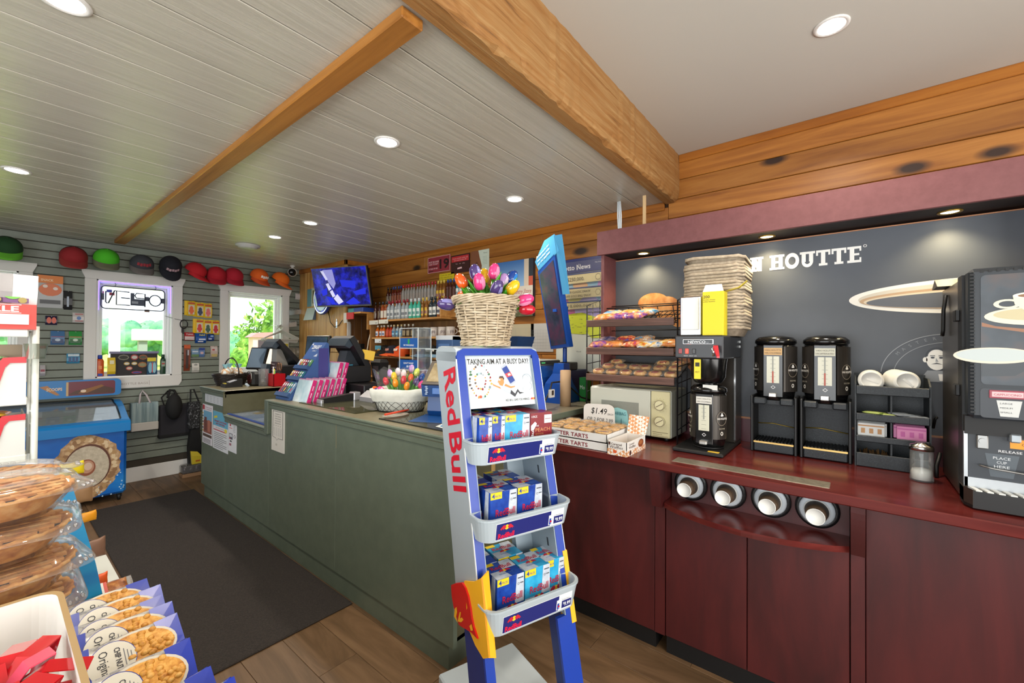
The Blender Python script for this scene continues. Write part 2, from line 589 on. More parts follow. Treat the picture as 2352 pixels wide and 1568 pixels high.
# boxed-in corner faced with upright pine
bx=MB(M('#3a2009',0.9)).box((2.656,4.69,0.0),(XW,YS,ZC)).build('wall_boxed_corner',kind='structure')
ys=[4.667,4.83,5.0,5.17,5.33,5.49,5.66,5.849]
for i,(a,b) in enumerate(zip(ys[:-1],ys[1:])):
 z2=1.352+random.uniform(-0.002,0.002)
 if a<4.7 or b>5.8:
  MB(m_pine_v).box((2.644,a+0.001,0.9),(2.67,b-0.001,2.40),bev=0.002).build('plank',bx)
 else :
  MB(m_pine_v).box((2.646,a+0.001,z2+0.003),(2.67,b-0.001,2.40),bev=0.002).build('plank',bx)
  MB(m_pine_v).box((2.646,a+0.001,0.9),(2.67,b-0.001,z2-0.003),bev=0.002).build('plank',bx)
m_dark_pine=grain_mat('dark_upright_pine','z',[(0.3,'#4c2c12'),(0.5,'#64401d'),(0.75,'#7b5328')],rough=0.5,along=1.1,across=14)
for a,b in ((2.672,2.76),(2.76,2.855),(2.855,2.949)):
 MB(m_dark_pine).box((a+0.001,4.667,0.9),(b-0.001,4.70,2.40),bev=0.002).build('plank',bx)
MB(m_pine_trim).box((2.63,4.652,2.40),(2.66,YS,ZC),bev=0.003).build('trim_4',kind='structure')
MB(m_pine_trim).box((2.63,4.652,2.40),(XW,4.68,ZC),bev=0.003).build('trim_5',kind='structure')
# ---------------------------------------------------------------- slatwall across the far end, with its windows
WINS=[(-0.46,0.16,1.10,2.09),(0.665,1.268,1.10,2.085),(1.80,2.42,1.10,2.085)]
wf=bpy.data.objects.new('wall_far',None);COL.objects.link(wf);wf['kind']='structure'
back=MB(m_slat_gap)
xs=[-2.7]
for w in WINS:
 xs+=[w[0],w[1]]
xs.append(3.0)
for i in range(0,len(xs),2):
 back.box((xs[i],YS+0.012,0.0),(xs[i+1],YS+0.17,2.6))
for w in WINS:
 back.box((w[0],YS+0.012,0.0),(w[1],YS+0.17,w[2]));back.box((w[0],YS+0.012,w[3]),(w[1],YS+0.17,2.6))
back.build('backing',wf)
SLAT_Z=[ZC+0.001]+[2.382-0.0745*k for k in range(30)]
for k in range(len(SLAT_Z)-1):
 zt,zb=SLAT_Z[k]-0.0035,SLAT_Z[k+1]+0.0035
 segs=[(-2.6,2.66)]
 if zb<2.09 and zt>1.10:
  segs=[(-2.6,-0.54),(0.235,0.60),(1.335,1.735),(2.485,2.66)]
 for a,b in segs:
  MB(m_slat).box((a,YS,zb),(b,YS+0.02,zt),bev=0.003).build('slat',wf)
MB(m_white).box((-2.6,YS-0.016,0.0),(2.66,YS,0.152),bev=0.004).build('baseboard_far',kind='structure')
m_trimwhite=M('#d6d4d0',0.5)
m_vinyl=M('#eef0f0',0.3)
m_glass=film('#f4fbff',0.0,0.02,0.35)
m_led=M('#8468ff',0.4,emit=2.2)
for i,(x0,x1,z0,z1) in enumerate(WINS):
 w=bpy.data.objects.new('window_%d'%(i+1),None);COL.objects.link(w);w['kind']='structure'
 for nm,a,b in (('side_trim',(x0-0.086,YS-0.018,z0),(x0,YS,z1)),('side_trim',(x1,YS-0.018,z0),(x1+0.086,YS,z1))):
  MB(m_trimwhite).box(a,b,bev=0.003).build(nm,w)
 t=MB(m_trimwhite)
 t.prism([(x0-0.082,z1),(x1+0.082,z1),(x1+0.108,z1+0.065),(x1+0.108,z1+0.085),(x0-0.108,z1+0.085),(x0-0.108,z1+0.065)],'y',YS-0.024,YS)
 t.build('head_trim',w)
 t=MB(m_trimwhite)
 t.prism([(x0-0.086,z0),(x1+0.086,z0),(x1+0.086,z0-0.07),(x1+0.06,z0-0.115),(x0-0.06,z0-0.115),(x0-0.086,z0-0.07)],'y',YS-0.022,YS)
 t.build('apron_trim',w)
 f=MB(m_vinyl)
 f.box((x0,YS,z0),(x0+0.012,YS+0.16,z1));f.box((x1-0.012,YS,z0),(x1,YS+0.16,z1))
 f.box((x0,YS,z1-0.012),(x1,YS+0.16,z1));f.box((x0,YS,z0),(x1,YS+0.16,z0+0.012))
 f.build('jamb',w)
 f=MB(m_vinyl)
 for a,b,dy in ((0.012,0.034,0.06),(0.034,0.055,0.09)):
  f.box((x0+a,YS+dy,z0+a),(x0+b,YS+0.14,z1-a),bev=0.003);f.box((x1-b,YS+dy,z0+a),(x1-a,YS+0.14,z1-a),bev=0.003)
  f.box((x0+b,YS+dy,z1-b),(x1-b,YS+0.14,z1-a),bev=0.003);f.box((x0+b,YS+dy,z0+a),(x1-b,YS+0.14,z0+b),bev=0.003)
 f.build('sash',w)
 MB(m_glass).box((x0+0.05,YS+0.112,z0+0.05),(x1-0.05,YS+0.116,z1-0.05)).build('pane',w)
# the unseen rest of the shell
MB(m_whitewall).box((-2.75,-2.3,0),(-2.6,6.05,2.9)).build('wall_left',kind='structure')
MB(m_whitewall).box((-2.7,-2.3,0),(3.0,-2.2,2.9)).build('wall_rear',kind='structure')
MB(m_whitewall).box((-2.7,0.93,ZC+0.05),(3.0,1.0,ZW+0.06)).build('wall_over_beam',kind='structure')
# door mat along the counter
solo(MB(m_mat).box((0.53,2.17,0.001),(1.29,5.07,0.011),bev=0.004),'door_mat','long dark charcoal mat on the floor along the green counter','mat')
# ---------------------------------------------------------------- outdoors, through the glass
m_field=speckle_mat('meadow',[(0.3,'#8fae30'),(0.6,'#bfcf52'),(0.8,'#d6dc78')],0.35,0.9,0.0)
MB(m_field).box((-60,6.4,-0.5),(80,120,-0.3)).build('field',kind='structure')
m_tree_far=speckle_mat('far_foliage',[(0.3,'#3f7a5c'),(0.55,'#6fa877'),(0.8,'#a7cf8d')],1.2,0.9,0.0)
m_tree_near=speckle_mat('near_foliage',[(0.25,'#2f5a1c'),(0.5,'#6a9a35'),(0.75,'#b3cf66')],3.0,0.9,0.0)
m_bark=M('#4a3a2a',0.9)
def tree(x,y,h,w,mat,label,group,lobes=7,seed=0,leaves=0):
 rnd=random.Random(seed)
 t=thing('tree',label,'tree',(x,y,-0.3),group=group)
 MB(m_bark).cyl((0,0,0),(0,0,h*0.5),0.05*h*0.5,0.03*h*0.5,8).build('trunk',t)
 c=MB(mat)
 for i in range(lobes):
  a=rnd.uniform(0,2*PI);q=rnd.uniform(0,0.32)*w
  zz=h*rnd.uniform(0.35,0.80)
  rr=w*rnd.uniform(0.2,0.32)*(1.15-zz/h*0.4)
  rings=[]
  for j in range(9):
   th=PI*j/8-PI/2
   rings.append([(q*math.cos(a)+rr*math.cos(th)*math.cos(2*PI*k/12)*rnd.uniform(0.85,1.12)+1e-3*k,
      q*math.sin(a)+rr*math.cos(th)*math.sin(2*PI*k/12)*rnd.uniform(0.85,1.12),
      min(zz+rr*math.sin(th)*rnd.uniform(0.9,1.1),h)) for k in range(12)])
  c.shell(rings)
 for i in range(leaves):
  a=rnd.uniform(0,2*PI);b=rnd.uniform(-0.4,1.4);rr=w*0.5*rnd.uniform(0.75,1.08)
  p=Vector((rr*math.cos(a)*math.cos(b),rr*math.sin(a)*math.cos(b),h*0.55+h*0.42*math.sin(b)))
  s=w*0.05
  d=Vector((rnd.uniform(-1,1),rnd.uniform(-1,1),rnd.uniform(-1,1))).normalized();e=d.orthogonal()
  c.poly([p,p+d*s+e*s*0.4,p+d*s*1.8,p+d*s-e*s*0.4])
 c.build('crown',t)
 return t
def wm(root,mat=None):
 """A builder that takes room coordinates for a part of root."""
 b=MB(mat)
 b.T=(Matrix.Translation(root.location)@root.rotation_euler.to_matrix().to_4x4()).inverted()
 return b
def solo_w(mb,name,label,cat,loc,group=None,kind=None):
 """One-mesh thing built in room coordinates, its origin moved to loc."""
 o=mb.build(name)
 o.data.transform(Matrix.Translation(-Vector(loc)))
 o.location=loc
 o['label']=label;o['category']=cat
 if group:o['group']=group
 if kind:o['kind']=kind
 return o
RT=-Y_  # to the right along the right-hand wall, as one faces it
XP=2.015  # cabinet fronts
ZT=0.924  # coffee worktop
# ---------------------------------------------------------------- base cabinets and worktop
def cabinet(ya,yb,label,doors=None,opening=False,x0=XP):
 t=thing('base_cabinet',label,'cabinet',(2.3,(ya+yb)/2,0))
 k=wm(t,m_black);k.box((2.035,ya,0.0),(2.62,yb,0.087));k.build('kick_plate',t)
 if not opening:
  b=wm(t,m_mahog);b.box((x0,ya+0.001,0.087),(2.62,yb-0.001,0.886),bev=0.002);b.build('body',t)
 else :
  b=wm(t,m_mahog)
  b.box((x0+0.022,ya+0.001,0.087),(2.62,yb-0.001,0.69))
  b.box((2.10,ya+0.001,0.69),(2.62,yb-0.001,0.886))
  b.build('body',t)
  for a,c in doors:
   d=wm(t,m_mahog);d.box((x0,a+0.0015,0.089),(x0+0.02,c-0.0015,0.69),bev=0.002);d.build('door',t)
 return t
cabinet(0.735,1.36,'plain mahogany base cabinet between the red and blue rack and the cup holders',x0=XP)
mid=cabinet(0.004,0.684,'mahogany base cabinet with bowed cup shelf above two doors',doors=[(0.004,0.343),(0.343,0.684)],opening=True)
cabinet(-0.9,-0.04,'plain mahogany base cabinet under the hot drinks machine')
sh=wm(mid,m_mahog_h)
arc=[(0.005+(0.683-0.005)*i/16.0) for i in range(17)]
pts=[(2.10,0.683),(2.10,0.005)]+[(1.992-0.104*max(0.0,math.sin(PI*(y-0.005)/0.678))**0.8,y) for y in arc]
sh.prism(pts,'z',0.697,0.72,m_mahog_h)
sh.build('bowed_shelf',mid)
for ya,yb,par in ((0.686,0.733,0),(-0.039,0.002,1)):
 t=thing('cabinet_end_post','mahogany post with curved corbel %s of the four cup holders'%('left' if not par else 'right'),'post',(2.05,(ya+yb)/2,0))
 b=wm(t,m_mahog);b.box((XP-0.001,ya,0.087),(2.1,yb,0.886));b.build('post',t)
 b=wm(t,m_mahog)
 prof=[(XP,0.886),(1.935,0.886)]+[(1.935+0.036*(i/8.0)**1.6,0.886-0.186*i/8.0) for i in range(1,9)]+[(XP,0.70)]
 b.prism(prof,'y',ya,yb)
 b.build('corbel',t)
wt=thing('worktop','glossy mahogany worktop of the coffee station with inset steel strip','worktop',(2.29,0.3,0.887))
b=wm(wt,m_mahog_h);b.box((1.92,-0.9,0.887),(2.653,1.352,ZT),bev=0.004);b.build('slab',wt)
b=wm(wt,speckle_mat('brushed_steel',[(0.3,'#8d8578'),(0.7,'#b0a898')],50,0.35,0.0,metal=0.7));b.box((1.974,0.063,ZT-0.002),(2.062,0.643,ZT+0.0015),bev=0.001);b.build('steel_strip',wt)
# ---------------------------------------------------------------- cups in their holders under the worktop
m_sleeve,nt,bb=new_mat('printed_cup_sleeve')
vec=coord_node(nt,(1,1,1),False)
br=nt.nodes.new('ShaderNodeTexBrick')
br.inputs['Color1'].default_value=lin('#3a2c22')+(1,);br.inputs['Color2'].default_value=lin('#41322a')+(1,)
br.inputs['Mortar'].default_value=lin('#8a6c48')+(1,)
br.inputs['Scale'].default_value=90;br.inputs['Mortar Size'].default_value=0.03
br.inputs['Brick Width'].default_value=0.9;br.inputs['Row Height'].default_value=0.35
nt.links.new(vec,br.inputs['Vector']);nt.links.new(br.outputs[0],bb.inputs['Base Color'])
bb.inputs['Roughness'].default_value=0.6
m_paper=M('#e8e8e2',0.6)
m_ringblack=M('#101012',0.35)
m_collar=M('#c3cad0',0.4)
def cup_holder(y,z,label):
 t=thing('cup_dispenser',label,'cup dispenser',(2.098,y,z),rz=FW,group='paper cup dispensers under the worktop')
 # local: -y out of the cabinet
 b=MB(m_ringblack);b.at(rx=PI/2)
 b.lathe([(0.050,-0.03),(0.070,-0.002),(0.0745,0.010),(0.073,0.016),(0.060,0.018),(0.054,0.012),(0.052,0.0)],28)
 b.build('holder_ring',t)
 b=MB(m_collar);b.at(rx=PI/2)
 b.lathe([(0.056,0.004),(0.060,0.020),(0.056,0.024),(0.043,0.030),(0.041,0.022)],28)
 b.build('collar',t)
 c=thing('paper_cup','paper cup with brown printed sleeve, bottom end out, in the %s'%label.split(' cup dispenser')[0].replace('black ','')+' holder','cup',(2.098,y,z),rz=FW,group='paper cups in the holders')
 b=MB();b.at(rx=PI/2)
 b.lathe([(0.041,0.024),(0.043,0.030),(0.043,0.034),(0.0405,0.034),(0.040,0.040)],24,m_paper)
 b.build('rim',c)
 b=MB();b.at(rx=PI/2)
 b.lathe([(0.0405,0.036),(0.031,0.108)],24,m_sleeve)
 b.build('sleeve',c)
 b=MB();b.at(rx=PI/2)
 b.lathe([(0.0312,0.1085),(0.0312,0.1125),(0.029,0.1125),(0.029,0.110),(0.0,0.110)],24,m_paper)
 b.build('base',c)
for y,z,n in ((0.592,0.799,'first'),(0.432,0.80,'second'),(0.267,0.803,'third'),(0.107,0.803,'fourth')):
 cup_holder(y,z,'%s black cup dispenser from the corbel by the red and blue rack'%n)
# ---------------------------------------------------------------- display surround over the worktop
m_graphic=speckle_mat('slate_printed_panel',[(0.3,'#454a53'),(0.7,'#4d525b')],3,0.5,0.0)
cn=thing('display_surround','maroon lit display surround with slate coffee graphic behind the worktop','display',(2.66,0.3,ZT))
b=wm(cn,m_maroon);b.box((2.462,-0.9,2.036),(2.482,1.282,2.187),bev=0.002);b.build('header_board',cn)
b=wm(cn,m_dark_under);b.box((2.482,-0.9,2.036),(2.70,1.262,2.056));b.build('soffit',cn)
b=wm(cn,m_maroon);b.box((2.482,-0.9,2.168),(2.72,1.262,2.187));b.build('header_top',cn)
b=wm(cn,m_maroon);b.box((2.482,1.242,ZT),(2.72,1.262,2.168),bev=0.002);b.build('side_board',cn)
b=wm(cn,m_maroon);b.box((2.482,-0.60,ZT),(2.72,-0.575,2.036),bev=0.002);b.build('side_board',cn)
b=wm(cn,speckle_mat('maroon_backsplash',[(0.3,'#5a2c35'),(0.7,'#66353f')],30,0.4,0.0));b.box((2.655,-0.575,ZT),(2.72,1.242,1.052));b.build('backsplash',cn)
b=wm(cn,M('#b07a55',0.4));b.box((2.650,-0.575,1.052),(2.72,1.242,1.060));b.build('edge_strip',cn)
b=wm(cn,M('#b07a55',0.4));b.box((2.655,-0.575,2.022),(2.72,1.242,2.027));b.build('edge_strip',cn)
gp=wm(cn,m_graphic);gp.box((2.66,-0.575,1.060),(2.71,1.242,2.022));gpo=gp.build('graphic_panel',cn)
# print on the panel: plane origin at y = 0, z = 0
PO=Vector((2.66,0,0))
ink=wm(cn)
m_ink=M('#e9e9e6',0.5)
def slab_word(b,word,x,y,h,w,mat):
 """Slab-serif capitals: stems with serif feet."""
 st,th,se=0.26*h,0.15*h,0.09*h
 k=[0]
 def up():
  k[0]+=1
  return 0.0014+0.00014*(k[0]%12)
 def R(x0,y0,x1,y1):b.rect(PO,RT,Z_,x0,y0,x1,y1,mat,up())
 def G(pts):b.pgon(PO,RT,Z_,pts,mat,up())
 def foot(cx,y0,wd=None):R(cx-(wd or st),y0,cx+(wd or st),y0+th)
 for ch in word:
  cw={'V':0.98,'A':0.98,'N':0.98,'H':1.02,'O':0.92,'U':0.98,'T':0.90,'E':0.82,' ':0.35}[ch]*h
  x0,x1=x,x+cw
  if ch in 'VA':
   f=(lambda t:y+h-t) if ch=='V' else (lambda t:y+t)
   m=(x0+x1)/2
   G([(x0+se,f(0)),(x0+se+st,f(0)),(m+st*0.5,f(h)),(m-st*0.55,f(h))])
   G([(x1-se-st,f(0)),(x1-se,f(0)),(m+st*0.55,f(h)),(m-st*0.5,f(h))])
   for cx in (x0+st*0.8,x1-st*0.8):
    R(cx-st*0.85,min(f(0),f(th)),cx+st*0.85,max(f(0),f(th)))
   if ch=='A':R(x0+0.3*cw,y+0.26*h,x1-0.3*cw,y+0.40*h)
  elif ch in 'NHU':
   for cx in (x0+st,x1-st):
    if ch!='U':R(cx-st/2,y,cx+st/2,y+h)
    else :R(cx-st/2,y+0.34*h,cx+st/2,y+h)
    foot(cx,y+h-th,st*0.95)
    if ch=='H' or (ch=='N' and cx<(x0+x1)/2):foot(cx,y,st*0.95)
   if ch=='H':R(x0+st,y+0.42*h,x1-st,y+0.58*h)
   if ch=='N':G([(x0+st*0.5,y+h),(x0+st*1.6,y+h),(x1-st*0.5,y),(x1-st*1.6,y)])
   if ch=='U':b.disc(PO,RT,Z_,(x0+x1)/2,y+0.36*h,(cw-st)/2,0.38*h,mat,0.0016,12,PI,2*PI,inner=0.46)
  elif ch=='O':
   b.disc(PO,RT,Z_,(x0+x1)/2,y+h/2,cw*0.5,h*0.53,mat,0.0016,26,inner=0.52)
  elif ch=='T':
   m=(x0+x1)/2
   R(m-st/2,y,m+st/2,y+h);foot(m,y,st)
   R(x0+0.02*h,y+h-th,x1-0.02*h,y+h)
   R(x0+0.02*h,y+h*0.66,x0+0.14*h,y+h-th);R(x1-0.14*h,y+h*0.66,x1-0.02*h,y+h-th)
  elif ch=='E':
   R(x0+0.14*h,y,x0+0.14*h+st,y+h);R(x0,y,x0+0.5*h,y+th);R(x0,y+h-th,x0+0.5*h,y+h)
   R(x0+0.3*h,y,x1-0.03*h,y+th);R(x0+0.3*h,y+h-th,x1-0.03*h,y+h);R(x0+0.3*h,y+0.44*h,x1-0.14*h,y+0.57*h)
   R(x1-0.13*h,y,x1-0.03*h,y+0.3*h);R(x1-0.13*h,y+0.7*h,x1-0.03*h,y+h)
  x+=cw+0.03*h
 return x
WORD='VAN HOUTTE'
wsum=sum({'V':0.98,'A':0.98,'N':0.98,'H':1.02,'O':0.92,'U':0.98,'T':0.90,'E':0.82,' ':0.35}[c]+0.03 for c in WORD)
hcap=0.079
xs0=0.043-wsum*hcap*0.86
# squeeze a little: print at a narrower pitch by scaling the plane direction
for_word=wm(cn)
sq=0.86
RTs=RT
slab_x=xs0
def _scaled_word():
 global PO
 b2=for_word
 n0=len(b2.v)
 slab_word(b2,WORD,0.0,1.868,hcap,0,m_ink)
 Ti=b2.T.inverted()
 for i in range(n0,len(b2.v)):
  p=Ti@b2.v[i]
  xr=-p.y
  p.y=-(xs0+xr*sq)
  b2.v[i]=b2.T@p
_scaled_word()
for_word.disc(PO,RT,Z_,0.053,1.945,0.007,0.007,m_ink,0.0016,12,inner=0.7)
for_word.build('brand_lettering',cn)
# big cup rim
cx,cz=0.482,1.682
m_cupw,m_cupc,m_foam=M('#e6e4de',0.5),M('#b99a78',0.5),M('#d6c7ae',0.5)
def half(b,rx,rz,mat,lift,xmax=0.575,dz=0.0,squish=1.0,top=None):
 pts=[]
 for i in range(41):
  t=PI/2+PI*i/40
  pts.append((min(cx+rx*math.cos(t),xmax),cz+dz+rz*math.sin(t)))
 r=rx
 pts2=[(xmax,cz+dz-rz*math.sqrt(max(0,1-((xmax-cx)/rx)**2))),(xmax,cz+dz+rz*math.sqrt(max(0,1-((xmax-cx)/rx)**2)))]
 b.pgon(PO,RT,Z_,pts+pts2,mat,lift)
half(ink,0.49,0.080,m_cupw,0.0008)
half(ink,0.455,0.062,M('#c9c2b4',0.5),0.0012)
half(ink,0.450,0.050,m_cupc,0.0016,dz=-0.008)
half(ink,0.435,0.042,m_foam,0.0020,dz=-0.012)
half(ink,0.425,0.037,M('#5b5f68',0.5),0.0024,dz=-0.0155)
ink.build('cup_picture',cn)
# crest with the coffee drinker
cr=wm(cn)
m_crest=M('#8d9299',0.5)
ccx,ccz=0.333,1.325
cr.disc(PO,RT,Z_,ccx,ccz,0.225,0.19,m_crest,0.0010,40,PI*0.05,PI*0.98,inner=0.985)
cr.disc(PO,RT,Z_,ccx,ccz,0.180,0.152,m_crest,0.0010,40,PI*0.05,PI*0.98,inner=0.985)
for i,ch in enumerate('MASTER ROASTER'):
 a=PI*(0.80-0.047*i)
 px,pz=ccx+0.196*math.cos(a),ccz+0.165*math.sin(a)
 du=RT*math.sin(a)-Z_*math.cos(a);dv=RT*math.cos(a)+Z_*math.sin(a)
 if ch!=' ':
  cr.text(ch,PO+RT*px+Z_*pz,du,dv,0,0,0.014,M('#7b8088',0.5),align='c',lift=0.001)
hx,hz=0.298,1.400
cr.disc(PO,RT,Z_,hx,hz,0.034,0.048,m_ink,0.0014,20)
cr.disc(PO,RT,Z_,hx,hz+0.012,0.037,0.042,M('#3a3f48',0.5),0.0018,14,0.15,PI-0.05,inner=0.78)
cr.disc(PO,RT,Z_,hx-0.037,hz-0.002,0.008,0.012,m_ink,0.0014,10)
for sx in (-0.013,0.014):
 cr.disc(PO,RT,Z_,hx+sx,hz+0.008,0.007,0.004,M('#3a3f48',0.5),0.0019,8)
 cr.rect(PO,RT,Z_,hx+sx-0.008,hz+0.015,hx+sx+0.008,hz+0.018,M('#3a3f48',0.5),0.0019)
cr.pgon(PO,RT,Z_,[(hx-0.002,hz+0.008),(hx+0.006,hz-0.010),(hx-0.004,hz-0.010)],M('#9aa0a6',0.5),0.0018)
cr.pgon(PO,RT,Z_,[(hx-0.018,hz-0.022),(hx,hz-0.014),(hx+0.018,hz-0.022),(hx,hz-0.019)],M('#3a3f48',0.5),0.0019)
cr.pgon(PO,RT,Z_,[(hx-0.03,hz-0.05),(hx+0.03,hz-0.05),(hx+0.05,hz-0.10),(hx-0.06,hz-0.10)],m_crest,0.0012)
cr.pgon(PO,RT,Z_,[(hx+0.005,hz-0.065),(hx+0.038,hz-0.065),(hx+0.034,hz-0.095),(hx+0.009,hz-0.095)],m_ink,0.0020)
cr.disc(PO,RT,Z_,hx+0.042,hz-0.08,0.012,0.014,m_ink,0.0020,12,inner=0.6)
cr.build('crest_print',cn)
# croissant and hand picture behind the bread rack
cp_=wm(cn)
m_cro=speckle_mat('croissant_print',[(0.3,'#a8642a'),(0.5,'#c98a4a'),(0.75,'#e0b07c')],14,0.5,0.0)
for (ex,ez,rx,rz) in ((-0.985,1.73,0.10,0.062),(-0.90,1.69,0.085,0.075),(-0.83,1.63,0.05,0.06)):
 cp_.disc(PO,RT,Z_,ex,ez,rx,rz,m_cro,0.001+0.0004*(ex+1),22)
cp_.pgon(PO,RT,Z_,[(-0.86,1.50),(-0.72,1.44),(-0.66,1.30),(-0.70,1.24),(-0.80,1.36),(-0.90,1.42)],M('#b57b58',0.5),0.001)
cp_.build('croissant_picture',cn)
# three warm downlights in the soffit
m_warm=M('#fff0c8',0.4,emit=9.0)
m_brass=M('#b08d3c',0.3,0.8)
for (y,n) in ((1.018,'by the bread rack'),(0.347,'over the large wall lettering'),(-0.33,'over the hot drinks machine')):
 t=thing('downlight','round warm downlight in the maroon header %s'%n,'light',(2.575,y,2.036),group='warm downlights in the header')
 b=MB(m_brass);b.lathe([(0.040,0.0),(0.040,-0.004),(0.034,-0.006),(0.029,-0.001)],24);b.build('trim_ring',t)
 b=MB(m_warm);b.lathe([(0.029,-0.002),(0.0,-0.003)],20);b.build('lens',t)
 add_light('downlight_lamp','SPOT',(2.575,y,2.024),9,(1.0,0.80,0.45),target=(2.60,y,0.9),spot_size=2.2,spot_blend=0.8,shadow_soft_size=0.03)
# loose cable and stick standing on the header
b=MB(M('#dfe6ea',0.4))
for k,dy in enumerate((0.0,0.014,0.028)):
 b.tube([(2.70+0.004*k,1.262-dy,2.188),(2.715,1.250-dy*0.7,2.26),(2.72,1.258-dy*0.9,2.35),(2.73,1.262-dy*0.6,ZC-0.002)],0.0052,6)
solo_w(b,'cable_bundle','pale blue and white cables running from the header up to the ceiling','cable',(2.715,1.25,2.188))
b=MB(M('#cfae80',0.6)).box((2.68,1.045,2.188),(2.692,1.066,2.440),bev=0.002)
solo_w(b,'wooden_stick','thin pale wooden stick upright between the header and the ceiling','stick',(2.686,1.055,2.188))
def pillow(b,L,W,H,mat,endmat=None,n=14,crimp=0.12,seed=0,wob=0.06,flat=0.5):
 """Filled wrapper lying along x with pinched, crimped ends; rests on z = 0."""
 rnd=random.Random(seed)
 ss=[-1,-1+crimp,-0.72,-0.45,-0.1,0.25,0.55,0.78,1-crimp,1]
 rings=[]
 for s in ss:
  k=max(0.0,1-(abs(s)/(1-crimp*0.6))**4) if abs(s)<1-crimp*0.6 else 0.0
  hh=max(0.0025,H*(k**0.55)*(1+rnd.uniform(-wob,wob)))
  ww=W*(1.0 if abs(s)>1-crimp*1.01 else 0.93+0.05*(1-k))*(1+rnd.uniform(-wob,wob)*0.5)
  zc=H*flat
  rings.append([(s*L/2+rnd.uniform(-1,1)*0.002,ww/2*math.copysign(abs(math.cos(2*PI*i/n))**0.7,math.cos(2*PI*i/n)),
     zc+hh/2*math.copysign(abs(math.sin(2*PI*i/n))**0.8,math.sin(2*PI*i/n))*(1+rnd.uniform(-wob,wob))) for i in range(n)])
 if endmat is None:
  b.shell(rings,mat)
 else :
  b.shell(rings[1:-1],mat);b.shell(rings[:2],endmat);b.shell(rings[-2:],endmat)
 return b
def blotch_mat(name,stops,scale=26,rough=0.25,spec=0.6):
 return speckle_mat(name,stops,scale,rough,0.35,3,spec=spec)
# ---------------------------------------------------------------- wire bread rack
m_wire=M('#17171a',0.4)
m_lip,nt,bb=new_mat('woodgrain_shelf_lip')
f_=noise_node(nt,coord_node(nt,(40,3,90)),1.0,5,0.6,0.4)
r_=ramp_node(nt,[(0.3,'#3a2620'),(0.55,'#5e4036'),(0.75,'#77564a')])
nt.links.new(f_,r_.inputs[0]);nt.links.new(r_.outputs[0],bb.inputs['Base Color']);bb.inputs['Roughness'].default_value=0.5
rk=thing('bread_rack','black wire pastry rack with three woodgrain-fronted shelves above the microwave','rack',(2.46,1.0,ZT))
XF,XB,YL,YR=2.325,2.60,1.276,0.728
for y in (YL,YR):
 b=wm(rk,m_wire)
 b.tube([(XF,y,ZT),(XF,y,1.70),(XB,y,1.775),(XB,y,ZT)],0.0045,6)
 for z in (1.0,1.08,1.17,1.25,1.34,1.42,1.51,1.60,1.66):
  b.tube([(XF,y,z),(XB,y,z+0.02)],0.0028,5)
 b.tube([(XF+0.075,y,ZT+0.05),(XF+0.075,y,1.715)],0.0026,5)
 b.tube([(XF+0.17,y,ZT+0.05),(XF+0.17,y,1.745)],0.0026,5)
 b.build('side_frame',rk)
SHELVES=[(1.588,0.08),(1.422,0.085),(1.262,0.085)]
for z,rise in SHELVES:
 b=wm(rk,m_lip);b.box((XF-0.022,YR+0.012,z-0.022),(XF-0.008,YL-0.006,z+0.020),bev=0.002);b.build('shelf_lip',rk)
 b=wm(rk,m_wire)
 for i in range(19):
  y=YR+0.012+(YL-YR-0.02)*i/18
  b.tube([(XF-0.01,y,z-0.006),(XB-0.02,y,z+rise)],0.0022,5)
 for k in (0.0,0.33,0.66,1.0):
  b.tube([(XF-0.01+(XB-0.01-XF)*k,YR,z-0.008+(rise+0.006)*k),(XF-0.01+(XB-0.01-XF)*k,YL,z-0.008+(rise+0.006)*k)],0.003,5)
 b.tube([(XB,YR,z+rise+0.045),(XB,YL,z+rise+0.045)],0.003,5)
 b.build('wire_shelf',rk)
b=wm(rk,m_wire)
b.tube([(XF+0.20,YR,1.695),(XF+0.20,YL,1.695)],0.004,6)
for i in range(1,6):
 y=YR+(YL-YR)*i/6
 b.tube([(XF+0.20,y,1.695),(XB-0.02,y,1.60)],0.0028,5)
b.build('top_rail',rk)
MPK={
 'orange':blotch_mat('orange_wrapper',[(0.3,'#7a3a78'),(0.42,'#d9803a'),(0.58,'#e7a366'),(0.7,'#d8c7b4')]),
 'purple':blotch_mat('purple_wrapper',[(0.3,'#4b2a7a'),(0.45,'#8a4f9a'),(0.58,'#d98a54'),(0.72,'#e6c9a8')]),
 'blue':blotch_mat('blue_wrapper',[(0.3,'#2a6fb0'),(0.45,'#66a6cf'),(0.55,'#e0a25c'),(0.7,'#e9e2d6')]),
 'red':blotch_mat('red_wrapper',[(0.3,'#2b4aa0'),(0.42,'#c23a2a'),(0.55,'#e9a86a'),(0.72,'#f0d8b4')]),
 'dark':blotch_mat('dark_wrapper',[(0.3,'#26264a'),(0.5,'#5b5a80'),(0.62,'#9a7a6a'),(0.75,'#c9b8a8')]),
 'striped':blotch_mat('striped_wrapper',[(0.3,'#3f7fb8'),(0.45,'#e8e4da'),(0.6,'#e6b23f'),(0.72,'#d2542e')]),
}
def on_shelf(k,y,depth):
 z,rise=SHELVES[k]
 t=(depth)/(XB-XF)
 return (XF+depth,y,z+0.0+rise*t)
TILT=math.atan2(0.085,0.27)
